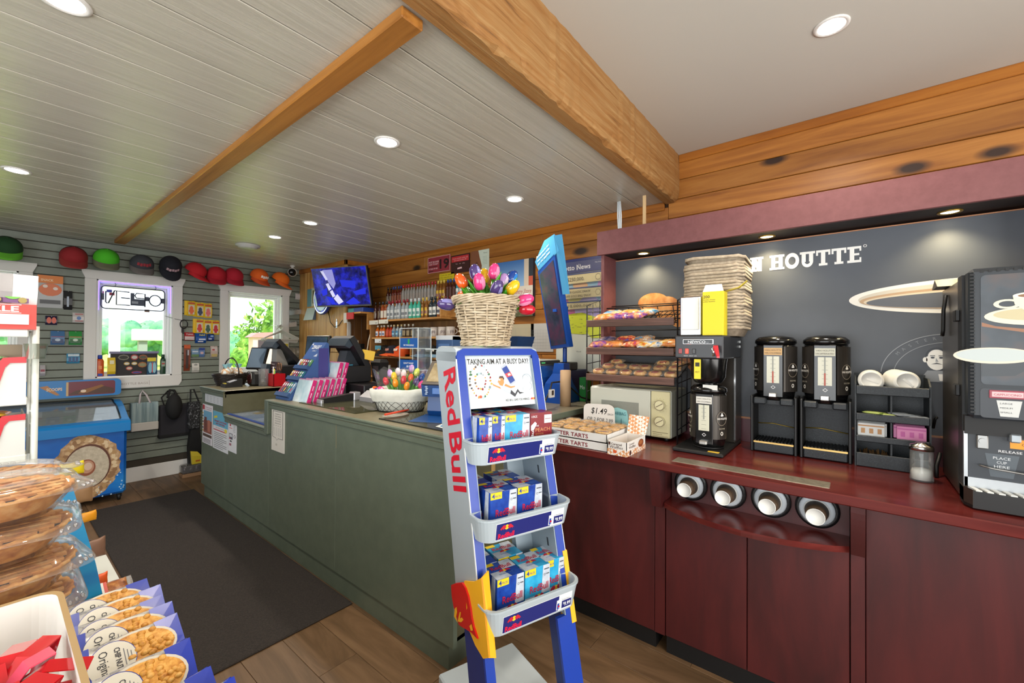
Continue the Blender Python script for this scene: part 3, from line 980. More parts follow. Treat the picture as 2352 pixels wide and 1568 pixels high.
packs=[
 (0,1.185,0.055,'orange','orange pastry packet with purple print, leftmost on the top rack shelf'),
 (0,1.175,0.15,'blue','blue-topped pastry packet at the back of the top rack shelf'),
 (0,1.085,0.055,'purple','purple pastry packet beside the orange one on the top rack shelf'),
 (0,1.06,0.145,'orange','orange pastry packet behind the purple ones on the top rack shelf'),
 (0,0.985,0.055,'purple','purple pastry packet nearest the empty part of the top rack shelf'),
 (0,0.945,0.145,'blue','blue and cream pastry packet at the back right of the top rack shelf'),
 (1,1.215,0.05,'purple','purple pastry packet in the left corner of the middle rack shelf'),
 (1,1.205,0.14,'dark','dark blue pastry packet at the back left of the middle rack shelf'),
 (1,1.11,0.055,'orange','orange pastry packet second along the middle rack shelf'),
 (1,1.085,0.15,'red','red and blue pastry packet standing at the back of the middle rack shelf'),
 (1,1.0,0.06,'red','red and blue bun packet at the front of the middle rack shelf'),
 (1,0.97,0.15,'blue','blue bun packet behind the red ones on the middle rack shelf'),
 (1,0.895,0.06,'striped','striped blue and yellow packet slanting on the middle rack shelf'),
 (1,0.825,0.07,'striped','striped red and yellow packet slanting on the middle rack shelf'),
 (1,0.765,0.07,'orange','orange pastry packet rightmost on the middle rack shelf'),
]
for i,(k,y,dpt,kind,lab) in enumerate(packs):
 b=MB()
 L,W,H=(0.12,0.085,0.036)
 if kind=='striped':L,W,H=0.16,0.075,0.035
 pillow(b,L,W,H,MPK[kind],seed=i,flat=0.5)
 x,yy,z=on_shelf(k,y,dpt)
 o=solo(b,'pastry_packet',lab,'packet',(x,yy,z+0.0085),rz=FW+(0.5 if kind=='striped' else random.uniform(-0.25,0.25)),group='wrapped pastries on the wire rack')
 o.rotation_euler=(Matrix.Rotation(-TILT,3,'Y')@Matrix.Rotation(o.rotation_euler.z,3,'Z')).to_euler()
m_danish=speckle_mat('baked_danish',[(0.3,'#b9752e'),(0.5,'#dba55a'),(0.7,'#efd09a')],40,0.5,0.1)
m_jam=M('#9a3a34',0.25)
m_wrapc=film('#ffffff',0.07,0.1,0.45)
n=0
for row,dpt in ((0,0.045),(1,0.135),(2,0.21)):
 for c in range(6):
  if row==2 and c in (1,2,3):continue
  if row==1 and c==1 and False:continue
  y=1.215-0.088*c-0.02*row*(1 if c<3 else -0.3)
  if y<0.75:continue
  x,yy,z=on_shelf(2,y,dpt)
  where=('front','middle','back')[row]+' row, lowest shelf'
  pos=('first','second','third','fourth','fifth','sixth')[c]
  t=thing('danish_pastry','wrapped jam danish, %s from left, %s'%(pos,where),'pastry',(x,yy,z+0.0085),group='wrapped danishes on the lowest shelf')
  t.rotation_euler=(Matrix.Rotation(-TILT,3,'Y')@Matrix.Rotation(FW,3,'Z')).to_euler()
  b=MB(m_danish);b.lathe([(0.0,0.0),(0.034,0.001),(0.039,0.012),(0.034,0.022),(0.022,0.024),(0.018,0.020),(0.0,0.019)],16,sy=0.85);b.build('danish',t)
  b=MB(m_jam);b.lathe([(0.024,0.0235),(0.016,0.0255),(0.0,0.026)],12,sy=0.8);b.build('jam',t)
  b=MB(m_wrapc);pillow(b,0.098,0.074,0.030,m_wrapc,seed=row*7+c,crimp=0.1);b.build('wrapper',t)
# ---------------------------------------------------------------- microwave under the rack
mw=thing('microwave','older beige microwave with two dials and a blue paper note, under the pastry rack','microwave',(2.5,1.01,ZT))
m_mwg,m_mwy=M('#aeb0a4',0.35),M('#c9c29a',0.4)
b=wm(mw,M('#b4b5a8',0.35));b.box((2.352,0.768,0.942),(2.62,1.262,1.205),bev=0.006);b.build('case',mw)
b=wm(mw,M('#c0c2b6',0.3));b.box((2.338,0.882,0.945),(2.353,1.258,1.200),bev=0.004);b.build('door',mw)
m_mesh=speckle_mat('oven_window_mesh',[(0.35,'#7d8078'),(0.65,'#8d9088')],500,0.3,0.0)
MO=Vector((2.338,0,0))
b=wm(mw);b.rect(MO,RT,Z_,-1.182,0.964,-0.948,1.126,m_mesh,0.0006);b.build('door_window',mw)
b=wm(mw,m_mwy);b.box((2.338,0.772,0.945),(2.353,0.878,1.200),bev=0.004);b.build('control_panel',mw)
for zz in (1.125,1.035):
 b=wm(mw,M('#d3cda6',0.35));b.cyl((2.338,0.825,zz),(2.322,0.825,zz),0.029,0.027,24)
 b.cyl((2.3225,0.825,zz),(2.3222,0.825,zz),0.026,0.026,24)
 b.disc((2.322,0.825,zz),RT,Z_,0,0,0.0275,0.0275,M('#5a4638',0.5),0.0004,24,inner=0.92)
 b.rect((2.322,0.825,zz),RT+Z_*0.6,Z_-RT*0.6,-0.022,-0.002,0.022,0.002,M('#6a5a48',0.5),0.0004)
 b.build('dial',mw)
b=wm(mw)
for a in range(12):
 t=2*PI*a/12
 b.rect((2.338,0.825,1.125),RT,Z_,0.036*math.cos(t)-0.002,0.036*math.sin(t)-0.0007,0.036*math.cos(t)+0.002,0.036*math.sin(t)+0.0007,M('#6a6048',0.5),0.0006)
b.rect(MO,RT,Z_,-0.868,0.972,-0.782,0.975,M('#6a6048',0.5),0.0006);b.rect(MO,RT,Z_,-0.868,0.952,-0.782,0.954,M('#6a6048',0.5),0.0006)
b.text('MICROWAVE OVEN',MO,RT,Z_,-0.864,0.960,0.006,M('#6a6048',0.5),w=0.05,lift=0.0006)
b.build('panel_print',mw)
for y in (0.80,1.23):
 for x in (2.37,2.58):
  b=wm(mw,m_black);b.cyl((x,y,ZT),(x,y,0.943),0.012,0.014,10);b.build('foot',mw)
nt_=thing('paper_note','crumpled pale blue handwritten note stuck on the microwave door','note',(2.336,1.06,1.05))
b=wm(nt_,M('#8fc4c6',0.6))
q=[(-1.112,0.985),(-1.09,0.965),(-1.03,0.962),(-1.008,0.985),(-1.012,1.045),(-1.02,1.075),(-1.075,1.088),(-1.108,1.082),(-1.115,1.04)]
ctr=(2.332,1.06,1.03)
for i in range(len(q)):
 a,c=q[i],q[(i+1)%len(q)]
 b.poly([ctr,(2.3362,-a[0],a[1]),(2.3345 if i%2 else 2.3362,-c[0],c[1])])
b.build('sheet',nt_)
b=wm(nt_);mk=M('#2f6f7a',0.6)
b.text('GARBAG',(2.3318,0,0),RT,Z_,-1.107,1.045,0.020,mk,w=0.085,lift=0.0008)
b.rect((2.3318,0,0),RT,Z_,-1.052,0.995,-1.049,1.025,mk,0.0008);b.pgon((2.3318,0,0),RT,Z_,[(-1.058,0.999),(-1.043,0.999),(-1.0505,0.985)],mk,0.0008)
b.build('handwriting',nt_)
# ---------------------------------------------------------------- coffee brewer
m_brew=M('#2b2d31',0.35)
m_brewside=M('#3a352f',0.3,0.5)
bw=thing('coffee_brewer','tall black coffee brewer with red lever and an airpot under its basket','coffee maker',(2.38,0.585,ZT))
b=wm(bw,m_black);b.box((2.17,0.47,ZT),(2.60,0.705,0.944),bev=0.006);b.build('base_tray',bw)
b=wm(bw,m_brewside);b.box((2.47,0.475,0.944),(2.62,0.70,1.395),bev=0.003);b.build('column',bw)
b=wm(bw,m_chrome);b.box((2.462,0.473,0.96),(2.472,0.481,1.39));b.build('chrome_edge',bw)
b=wm(bw,m_brew);b.box((2.192,0.474,1.392),(2.62,0.70,1.506),bev=0.006);b.build('head',bw)
BO=Vector((2.192,0,0))
b=wm(bw,m_chrome);b.box((2.188,0.517,1.462),(2.193,0.660,1.488),bev=0.002);b.build('nameplate_frame',bw)
b=wm(bw);b.rect((2.188,0,0),RT,Z_,-0.657,1.465,-0.520,1.485,M('#15181c',0.3),0.0004)
b.text('NEWCO',(2.188,0,0),RT,Z_,-0.634,1.468,0.013,M('#dfe3e6',0.3),w=0.082,lift=0.0009,weight=0.012)
b.text('Q2',(2.188,0,0),RT,Z_,-0.549,1.468,0.008,M('#7f8790',0.3),lift=0.0009);b.build('nameplate',bw)
for y,hexc in ((0.672,'#8c1418'),(0.640,'#e0361c'),(0.606,'#101010')):
 b=wm(bw,M(hexc,0.25,emit=0.6 if hexc=='#e0361c' else 0.0));b.box((2.186,y-0.008,1.415),(2.193,y+0.008,1.440),bev=0.002);b.build('rocker_switch',bw)
b=wm(bw);b.text('READY  BREW  ON',BO,RT,Z_,-0.655,1.402,0.005,M('#d0d0d0',0.4),w=0.06,lift=0.0006);b.build('switch_legend',bw)
b=wm(bw,M('#c3323a',0.3));b.shell([[(2.175,0.505+dy,1.452+dz) for dy,dz in ((0.008,-0.008),(-0.012,-0.008),(-0.012,0.006),(0.008,0.006))],
 [(2.15,0.497+dy,1.448+dz) for dy,dz in ((0.012,-0.006),(-0.01,-0.006),(-0.01,0.006),(0.012,0.006))],
 [(2.13,0.482+dy,1.402+dz) for dy,dz in ((0.006,-0.004),(-0.006,-0.004),(-0.006,0.004),(0.006,0.004))]],smooth=False);b.build('lever',bw)
b=wm(bw,m_chrome);b.cyl((2.19,0.512,1.44),(2.165,0.512,1.44),0.007,0.007,10);b.cyl((2.167,0.512,1.446),(2.167,0.512,1.405),0.006,0.005,10);b.build('faucet',bw)
for z in (1.478,1.452):
 b=wm(bw,m_steel);b.box((2.56,0.468,z-0.006),(2.575,0.475,z+0.006));b.build('side_screw',bw)
b=wm(bw,m_blackgloss);b.lathe([(0.06,1.268),(0.066,1.272),(0.080,1.30),(0.084,1.365),(0.088,1.388),(0.088,1.392)],28,c=(2.30,0.567,0));b.build('brew_basket',bw)
b=wm(bw,m_blackgloss);b.cyl((2.30,0.567,1.25),(2.30,0.567,1.27),0.03,0.05,18);b.build('basket_spout',bw)
b=wm(bw);b.box((2.2125,0.580,1.290),(2.2135,0.612,1.388),M('#e8d22c',0.5));b.rect((2.2125,0,0),RT,Z_,-0.606,1.352,-0.586,1.372,M('#2a2410',0.5),0.0006)
b.text('HOT',(2.2125,0,0),RT,Z_,-0.606,1.32,0.010,M('#2a2410',0.5),w=0.02,lift=0.0006);b.build('caution_label',bw)
b=wm(bw,M('#cfcfca',0.4));b.box((2.229,0.508,1.238),(2.231,0.575,1.262));b.build('data_plate',bw)
def coffee_server(t,x,y,z0,z1,r,tag,band,tagmat,gauge=True,crest=True):
 """Insulated coffee server: dark drum with gauge window, side panels and lid. Facing -x."""
 h=z1-z0
 b=wm(t,m_blackgloss)
 b.lathe([(r*0.86,z0),(r*0.90,z0+0.03*h),(r,z0+0.16*h),(r,z0+0.82*h),(r*0.96,z0+0.86*h)],32,c=(x,y,0));b.build('drum',t)
 b=wm(t,m_blackgloss)
 b.lathe([(r*0.96,z0+0.86*h),(r*1.04,z0+0.885*h),(r*1.03,z0+0.93*h),(r*0.85,z0+0.975*h),(r*0.4,z1),(0,z1)],32,c=(x,y,0));b.build('lid',t)
 m_panel=M('#3b3733',0.32,0.5)
 for s in (-1,1):
  rings=[]
  for zz in (z0+0.14*h,z0+0.83*h):
   o_,i_=[],[]
   for k in range(9):
    a=PI+s*(0.45+1.05*k/8)
    o_.append((x+(r+0.006)*math.cos(a),y+(r+0.006)*math.sin(a),zz));i_.append((x+(r-0.002)*math.cos(a),y+(r-0.002)*math.sin(a),zz))
   rings.append(o_+i_[::-1])
  b=wm(t,m_panel);b.shell(rings,smooth=False);b.build('side_panel',t)
  a=PI+s*0.95
  d=Vector((math.cos(a),math.sin(a),0));u=Vector((math.sin(a),-math.cos(a),0))
  u=d.cross(Z_)*-1.0
  u=Z_.cross(d)
  c0=Vector((x,y,0))+d*(r+0.0085)
  b=wm(t)
  b.disc(c0,u,Z_,0,z0+0.47*h,0.028,0.034,M('#8a7f70',0.4),0.0,24,inner=0.94)
  b.text('VAN HOUTTE',c0,u,Z_,0,z0+0.455*h,0.010,M('#e9e6df',0.4),w=0.056,align='c',lift=0.001,weight=0.01)
  for q in (0.014,0.006):
   b.disc(c0,u,Z_,0.001,z0+0.50*h+q,0.005 if q>0.01 else 0.009,0.004,M('#e9e6df',0.4),0.001,10)
  b.text('EXECUTIVE',c0,u,Z_,0,z0+0.30*h,0.007,M('#b3aa98',0.4),w=0.034,align='c',lift=0.001)
  b.disc(c0,u,Z_,0,z0+0.235*h,0.008,0.010,M('#c9c5bc',0.4),0.001,12,inner=0.5)
  b.build('crest_print',t)
 xf=x-r-0.004
 b=wm(t,m_blackgloss);b.box((xf+0.001,y-r*0.50,z0+0.05*h),(x-r*0.6,y+r*0.50,z0+0.86*h),bev=0.004);b.build('front_strip',t)
 b=wm(t,M('#c9c8b4',0.3));b.box((xf-0.002,y-r*0.30,z0+0.27*h),(xf+0.001,y+r*0.30,z0+0.68*h));b.build('gauge_window',t)
 GO=Vector((xf-0.002,y,0))
 b=wm(t)
 b.rect(GO,RT,Z_,-0.003,z0+0.45*h,0.003,z0+0.68*h,M('#8d8f86',0.4),0.0006)
 if band:b.rect(GO,RT,Z_,-0.0035,z0+0.27*h,0.0035,z0+0.45*h,M('#a3442e',0.4),0.0007)
 for k in range(6):
  zz=z0+(0.30+0.065*k)*h
  b.rect(GO,RT,Z_,-0.011,zz,0.011,zz+0.0013,M('#77786c',0.4),0.0005)
 b.build('gauge_scale',t)
 b=wm(t,tagmat);b.box((xf-0.002,y-r*0.44,z0+0.70*h),(xf+0.001,y+r*0.44,z0+0.81*h));b.build('name_tag',t)
 b=wm(t);TO=Vector((xf-0.002,y,0));ik=M('#2c2418',0.5)
 for j,line in enumerate(tag):
  b.text(line,TO,RT,Z_,0,z0+(0.765-0.045*j)*h,0.023*h,ik,w=r*0.78,align='c',lift=0.0007)
 b.build('tag_lettering',t)
 b=wm(t);b.disc((xf,y,0),RT,Z_,0.001,z0+0.205*h,0.010,0.009,M('#dcdcdc',0.4),0.0012,4,inner=0.72);b.build('maker_mark',t)
 b=wm(t,M('#bfc0bd',0.25,0.8));b.box((xf-0.022,y-0.018,z0+0.055*h),(xf+0.01,y+0.018,z0+0.12*h),bev=0.004);b.build('tap',t)
sv=thing('coffee_server','black coffee server with gauge window standing in the tall brewer','coffee server',(2.30,0.567,0.944))
coffee_server(sv,2.305,0.567,0.953,1.262,0.082,('VAN HOUTTE','100% COLOMBIAN'),False,M('#cfcdc4',0.5))
b=wm(sv,m_blackgloss);b.box((2.39,0.545,1.03),(2.43,0.59,1.22),bev=0.008);b.build('handle',sv)
b=wm(sv,m_black);b.lathe([(0.07,0.944),(0.075,0.953)],24,c=(2.305,0.567,0));b.build('foot_ring',sv)
b=wm(sv,M('#d8b23a',0.4));b.box((2.175,0.49,0.9445),(2.20,0.54,0.9455));b.build('tray_label',sv)
# things on top of the brewer
nd=thing('napkin_dispenser','chrome napkin dispenser with white napkins on top of the brewer','napkin dispenser',(2.27,0.64,1.506))
b=wm(nd,m_chrome);b.box((2.252,0.586,1.506),(2.33,0.694,1.708),bev=0.006);b.build('case',nd)
b=wm(nd,M('#eeeeea',0.7));b.box((2.246,0.598,1.535),(2.256,0.684,1.700),bev=0.004);b.build('napkin',nd)
sb=thing('straw_box','yellow box of flexible straws with open white flap on the brewer','box',(2.26,0.527,1.506))
m_yel=M('#e2cf16',0.5)
b=wm(sb,m_yel);b.box((2.222,0.479,1.506),(2.30,0.576,1.722),bev=0.002);b.build('carton',sb)
b=wm(sb,M('#e9e9e6',0.6));b.shell([[(2.223,0.480,1.722),(2.223,0.575,1.722),(2.225,0.575,1.722),(2.225,0.480,1.722)],[(2.240,0.492,1.758),(2.240,0.566,1.758),(2.242,0.566,1.758),(2.242,0.492,1.758)]],smooth=False)
b.build('flap',sb)
b=wm(sb,M('#c9b52a',0.5));b.shell([[(2.24,0.478,1.722),(2.29,0.478,1.722),(2.29,0.48,1.722),(2.24,0.48,1.722)],[(2.25,0.42,1.735),(2.28,0.42,1.735),(2.28,0.421,1.738),(2.25,0.421,1.738)],[(2.255,0.385,1.765),(2.275,0.385,1.765),(2.275,0.386,1.768),(2.255,0.386,1.768)]],smooth=False);b.build('side_flap',sb)
b=wm(sb);SO=Vector((2.222,0,0));ik=M('#3a3510',0.5)
b.text('200',SO,RT,Z_,-0.572,1.690,0.014,ik,w=0.03,weight=0.01)
b.text('flexible straws',SO,RT,Z_,-0.572,1.679,0.006,ik,w=0.055);b.text('pailles flexibles',SO,RT,Z_,-0.572,1.670,0.006,ik,w=0.055);b.build('lettering',sb)
m_pulp=speckle_mat('grey_pulp',[(0.3,'#9c8d78'),(0.6,'#b3a48e'),(0.8,'#c4b6a0')],45,0.9,0.4)
def carrier(b,s=0.142,h=0.05):
 """Moulded four-cup carrier, square with rounded corners and feet wells."""
 def ring(k,z,wob=0.0):
  pts=rrect(-s*k,-s*k,s*k,s*k,s*k*0.34,3)
  return [(x+wob*math.sin(7*i),y+wob*math.cos(5*i),z+wob*math.sin(3*i)) for i,(x,y) in enumerate(pts)]
 b.shell([ring(0.80,0.0),ring(0.84,0.0),ring(0.95,h*0.75),ring(1.0,h*0.78,0.0012),ring(1.01,h*0.70,0.0012),ring(1.03,h*0.72,0.0015),ring(1.02,h,0.002),ring(0.99,h,0.002),ring(0.93,h*0.86),ring(0.80,0.006)],caps=False)
 for sx in (-1,1):
  for sy in (-1,1):
   b.lathe([(0.028,0.004),(0.034,0.006),(0.046,h*0.82),(0.05,h*0.86)],12,c=(sx*s*0.45,sy*s*0.45,0))
 b.box((-s*0.86,-0.012,h*0.5),(s*0.86,0.012,h*0.84));b.box((-0.012,-s*0.86,h*0.5),(0.012,s*0.86,h*0.84))
 return b
NT=22
first=None
for i in range(NT):
 z=1.506+0.0165*i+(0.008 if i==NT-1 else 0)
 loc=(2.475+random.uniform(-0.004,0.004),0.563+random.uniform(-0.004,0.004),z)
 if i==NT-1:lab='grey moulded cup carrier, topmost of the stack on the brewer'
 elif i==0:lab='grey moulded cup carrier, lowest of the stack on the brewer'
 else :lab='grey moulded cup carrier inside the stack on the brewer'
 if first is None:
  first=solo(carrier(MB(m_pulp)),'cup_carrier',lab,'cup carrier',loc,group='stack of moulded cup carriers')
 else :
  o=dup(first,lab,loc,rz=random.uniform(-0.03,0.03))
  if i==NT-1:o.rotation_euler=(0.03,0.05,0.02)
# ---------------------------------------------------------------- two dispensers on stands
m_stand=speckle_mat('black_speckled_stand',[(0.35,'#14181c'),(0.6,'#23292e'),(0.75,'#434a50')],260,0.5,0.3)
for (y0,y1,tag,tm,lab) in ((0.203,0.400,('VAN HOUTTE','100% COLOMBIAN'),M('#c7a06a',0.5),'black coffee dispenser with orange tag on a textured stand, next to the brewer'),
       (-0.002,0.192,('VAN HOUTTE','DECAFFEINATED'),M('#c6c5b4',0.5),'black decaffeinated coffee dispenser with cream tag on a textured stand')):
 yc=(y0+y1)/2
 st=thing('dispenser_stand','black textured stand under the %s coffee dispenser'%('orange-tagged' if y0>0.1 else 'decaffeinated'),'stand',(2.53,yc,ZT))
 b=wm(st,m_stand);b.box((2.60,y0,ZT),(2.64,y1,1.19),bev=0.004);b.build('back_panel',st)
 for y in (y0,y1-0.012):
  b=wm(st,m_black);b.box((2.44,y,ZT),(2.60,y+0.012,1.205),bev=0.003);b.build('side_panel',st)
 b=wm(st,m_stand);b.box((2.46,y0+0.012,1.165),(2.60,y1-0.012,1.185));b.build('top_shelf',st)
 for a,c in ((y0+0.014,y0+0.070),(y1-0.070,y1-0.014)):
  b=wm(st,m_stand);b.box((2.425,a,1.165),(2.47,c,1.198),bev=0.006);b.build('cradle',st)
 b=wm(st,m_stand);b.box((2.442,y0+0.014,ZT+0.004),(2.60,y1-0.014,ZT+0.052),bev=0.004);b.build('drip_tray',st)
 b=wm(st,M('#c9a765',0.3,0.7));b.box((2.438,y0+0.014,ZT+0.046),(2.446,y1-0.014,ZT+0.054));b.build('brass_edge',st)
 b=wm(st,m_black)
 for k in range(12):
  yy=y0+0.02+(y1-y0-0.04)*k/11
  b.box((2.45,yy-0.003,ZT+0.052),(2.595,yy+0.003,ZT+0.057))
 b.build('drip_grid',st,kind='stuff')
 b=wm(st,M('#8a7430',0.35,0.6));b.tube([(2.598,y1-0.012,1.045),(2.595,yc+0.02,1.05),(2.595,yc-0.03,1.043),(2.596,y0+0.012,1.036)],0.003,6);b.build('brass_strip',st)
 t=thing('coffee_dispenser',lab,'coffee dispenser',(2.53,yc,1.19))
 coffee_server(t,2.525,yc,1.187,1.508,0.088,tag,True,tm)
# ---------------------------------------------------------------- condiment organizer
og=thing('condiment_organizer','black four-tier condiment organizer holding lids, sachets and stir sticks','organizer',(2.54,-0.135,ZT))
m_org=speckle_mat('organizer_plastic',[(0.35,'#1a2024'),(0.6,'#262c31'),(0.75,'#353b40')],200,0.5,0.2)
Y0,Y1=-0.258,-0.012
for y in (Y0,Y1-0.006):
 b=wm(og,m_org);b.prism([(2.44,ZT),(2.64,ZT),(2.64,1.32),(2.50,1.32),(2.44,1.29)],'y',y,y+0.006);b.build('side_panel',og)
b=wm(og,m_org);b.box((2.625,Y0,ZT),(2.64,Y1,1.33));b.build('back_panel',og)
b=wm(og,m_org);b.box((2.45,(Y0+Y1)/2-0.003,ZT),(2.62,(Y0+Y1)/2+0.003,1.26));b.build('divider',og)
for zf,zb,zt in ((0.925,0.93,0.985),(1.035,1.05,1.062),(1.128,1.14,1.16),(1.243,1.255,1.283)):
 b=wm(og,m_org);b.prism([(2.44,zf),(2.62,zb),(2.62,zb+0.006),(2.448,zf+0.006)],'y',Y0+0.006,Y1-0.006);b.build('tier_floor',og)
 b=wm(og,m_org);b.box((2.436,Y0+0.004,zf),(2.446,Y1-0.004,zt),bev=0.003);b.build('tier_front',og)
m_lid=M('#dcdad2',0.35)
def lid_mesh(b):
 b.lathe([(0.040,0.0),(0.045,0.002),(0.046,0.008),(0.043,0.010),(0.037,0.018),(0.034,0.018),(0.033,0.013),(0.0,0.013)],26)
 b.box((-0.004,-0.027,0.013),(0.004,0.016,0.0142))
 return b
ld=None
for (yy,cnt,grp,rot) in ((-0.068,5,'lids in the left top bay of the organizer',0.0),(-0.185,11,'lids in the right top bay of the organizer',0.15)):
 for i in range(cnt):
  k=cnt-1-i
  loc=(2.470+0.0065*k+0.02*(rot>0),yy-(0.0 if rot==0 else -0.0032*k),1.303+0.0005*k)
  lab=('white coffee lid, frontmost in the %s top bay of the organizer' if i==cnt-1 else 'white coffee lid behind the front one in the %s top bay of the organizer')%('left' if rot==0 else 'right')
  if ld is None:
   ld=solo(lid_mesh(MB(m_lid)),'cup_cover',lab,'lid',loc,group=grp)
  else :
   dup(ld,lab,loc,group=grp)
for o in COL.objects:
 if o.name.startswith('cup_cover'):
  o.rotation_euler=(Matrix.Rotation(random.uniform(0.3,0.9),3,'X')@Matrix.Rotation(-PI/2+0.22,3,'Y')).to_euler()
# sachets
SA=[('#b8c46a','#7fa03c',0.020,1.140,3,-0.085,'green and white sachet in the upper left bay of the organizer','green sachets in the organizer'),
 ('#8a8f92','#a9abac',0.020,1.140,4,-0.19,'grey creamer sachet in the upper right bay of the organizer','grey sachets in the organizer'),
 ('#d8d9d6','#b98a58',0.05,1.055,8,-0.072,'white sugar sachet standing in the lower left bay of the organizer','sugar sachets in the organizer'),
 ('#d884b0','#c0589a',0.05,1.055,9,-0.195,'pink sweetener sachet standing in the lower right bay of the organizer','sweetener sachets in the organizer')]
for c1,c2,hh,zb,cnt,yc,lab,grp in SA:
 base=None
 mm=M(c1,0.5)
 for i in range(cnt):
  up=hh>0.03
  loc=(2.458+(0.010*i if up else 0.012*(i%2)),yc+(random.uniform(-0.006,0.006) if up else 0.02*(i-1.5)),zb+(0.004+0.0008*i if up else 0.012+0.003*i))
  if base is None:
   b=MB()
   if up:
    b.box((-0.046,-0.002,0.0),(0.046,0.002,0.056),mm,bev=0.001)
    for q in range(3):b.rect((0,-0.002,0),X_,Z_,-0.034+0.028*q,0.012,-0.020+0.028*q,0.034,M(c2,0.5),0.0006)
    b.rect((0,-0.002,0),X_,Z_,-0.044,0.042,0.044,0.048,M(c2,0.5),0.0006)
   else :
    pillow(b,0.07,0.035,0.012,mm,M(c2,0.5),seed=4)
   base=solo(b,'sachet',lab,'sachet',loc,rz=FW,group=grp)
  else :
   o=dup(base,lab,loc,rz=FW+random.uniform(-0.1,0.1)*(1 if up else 6))
m_stick=M('#b08350',0.7)
sk=None
for i in range(30):
 loc=(2.455+0.005*(i%8),-0.035-0.0032*i,0.945+0.004*(i%3))
 if sk is None:
  sk=solo(MB(m_stick).box((-0.002,0,0),(0.002,0.13,0.0015)),'stir_stick','thin wooden stir stick in the bottom left bay of the organizer','stick',loc,rz=FW,rx=0.12,group='stir sticks in the organizer')
 else :
  dup(sk,None,loc,rz=FW+random.uniform(-0.06,0.06),rx=random.uniform(0.1,0.22))
# sugar shaker
ss=thing('sugar_shaker','ribbed glass sugar shaker with metal lid in front of the organizer','shaker',(2.335,-0.218,ZT))
b=MB(film('#eef3f2',0.12,0.05,0.6))
rings=[]
for z,k in ((0.0,0.98),(0.006,1.0),(0.02,0.96),(0.11,0.96),(0.122,0.9)):
 rings.append([((0.036*k+0.0008*(1 if i%2 else -1)*(0.01<z<0.115))*math.cos(2*PI*i/32),(0.036*k+0.0008*(1 if i%2 else -1)*(0.01<z<0.115))*math.sin(2*PI*i/32),z) for i in range(32)])
b.shell(rings);b.build('glass_jar',ss)
b=MB(M('#e4e2da',0.8));b.lathe([(0.031,0.006),(0.032,0.034),(0.028,0.046),(0.0,0.052)],20);b.build('sugar',ss)
b=MB(m_chrome);b.lathe([(0.034,0.120),(0.037,0.121),(0.037,0.133),(0.034,0.140),(0.018,0.146),(0.016,0.150),(0.0,0.151)],28);b.build('lid',ss)
# ---------------------------------------------------------------- hot drinks machine
hm=thing('drinks_machine','black hot drinks machine with lit coffee cup poster at the end of the worktop','coffee machine',(2.28,-0.6,ZT))
YA,YB=-0.297,-0.86
m_side=M('#6b635a',0.28,0.85)
b=wm(hm,m_side);b.box((2.09,YB,0.93),(2.50,YA,1.695),bev=0.008);b.build('cabinet',hm)
b=wm(hm,m_black);b.prism([(2.085,0.96),(2.155,0.96),(2.155,1.70),(2.085,1.70)],'y',YB-0.002,YA+0.002);b.build('front_collar',hm)
m_frame=M('#20262c',0.45)
b=wm(hm,m_frame)
b.box((2.02,YB,1.222),(2.09,YA-0.004,1.712),bev=0.012);b.build('door',hm)
b=wm(hm,M('#0d0f12',0.6))
for k in range(40):
 zz=1.24+0.0115*k
 b.box((2.018,YA-0.018,zz),(2.022,YA-0.007,zz+0.006))
for k in range(26):
 yy=YA-0.03-0.018*k
 b.box((2.018,yy-0.008,1.697),(2.022,yy,1.706))
b.build('door_ribs',hm,kind='stuff')
DO=Vector((2.0195,0,0))
m_lit=speckle_mat('poster_backdrop',[(0.3,'#2b3138'),(0.5,'#3e454c'),(0.7,'#5a4a44')],6,0.35,0.0)
b=wm(hm);b.pgon(DO,RT,Z_,rrect(0.328,1.335,0.845,1.688,0.012),m_lit,0.0006)
b.build('poster',hm)
b=wm(hm)
cream,shade_,brown=M('#d9d2b4',0.4),M('#b7ac88',0.4),M('#7d5a3c',0.4)
b.disc(DO,RT,Z_,0.46,1.553,0.125,0.030,cream,0.0010,30);b.disc(DO,RT,Z_,0.46,1.558,0.105,0.020,shade_,0.0013,30)
b.pgon(DO,RT,Z_,[(0.33,1.535),(0.36,1.522),(0.50,1.500),(0.62,1.495),(0.62,1.480),(0.48,1.488),(0.33,1.522)],M('#8a6046',0.4),0.0009)
b.pgon(DO,RT,Z_,[(0.396,1.617),(0.40,1.59),(0.425,1.566),(0.455,1.552),(0.515,1.552),(0.545,1.566),(0.57,1.59),(0.576,1.617)],cream,0.0016)
b.disc(DO,RT,Z_,0.486,1.617,0.090,0.013,M('#e6e0c6',0.4),0.0019,30);b.disc(DO,RT,Z_,0.486,1.616,0.080,0.009,brown,0.0022,30)
b.disc(DO,RT,Z_,0.385,1.592,0.030,0.015,cream,0.0015,18,inner=0.62)
b.disc(DO,RT,Z_,0.355,1.428,0.090,0.026,M('#cfc4ae',0.4),0.0016,30);b.disc(DO,RT,Z_,0.355,1.430,0.083,0.021,M('#aeb6b4',0.4),0.0019,30)
b.pgon(DO,RT,Z_,[(0.33,1.428),(0.443,1.425),(0.43,1.39),(0.40,1.365),(0.33,1.36)],M('#3a3f44',0.4),0.0013)
b.pgon(DO,RT,Z_,[(0.445,1.40),(0.50,1.385),(0.60,1.36),(0.60,1.40),(0.50,1.425)],M('#a5784e',0.4),0.0012)
b.build('poster_print',hm)
b=wm(hm);b.pgon(DO,RT,Z_,rrect(0.326,1.228,0.845,1.322,0.010),M('#2c3036',0.35),0.0006);b.build('selector_panel',hm)
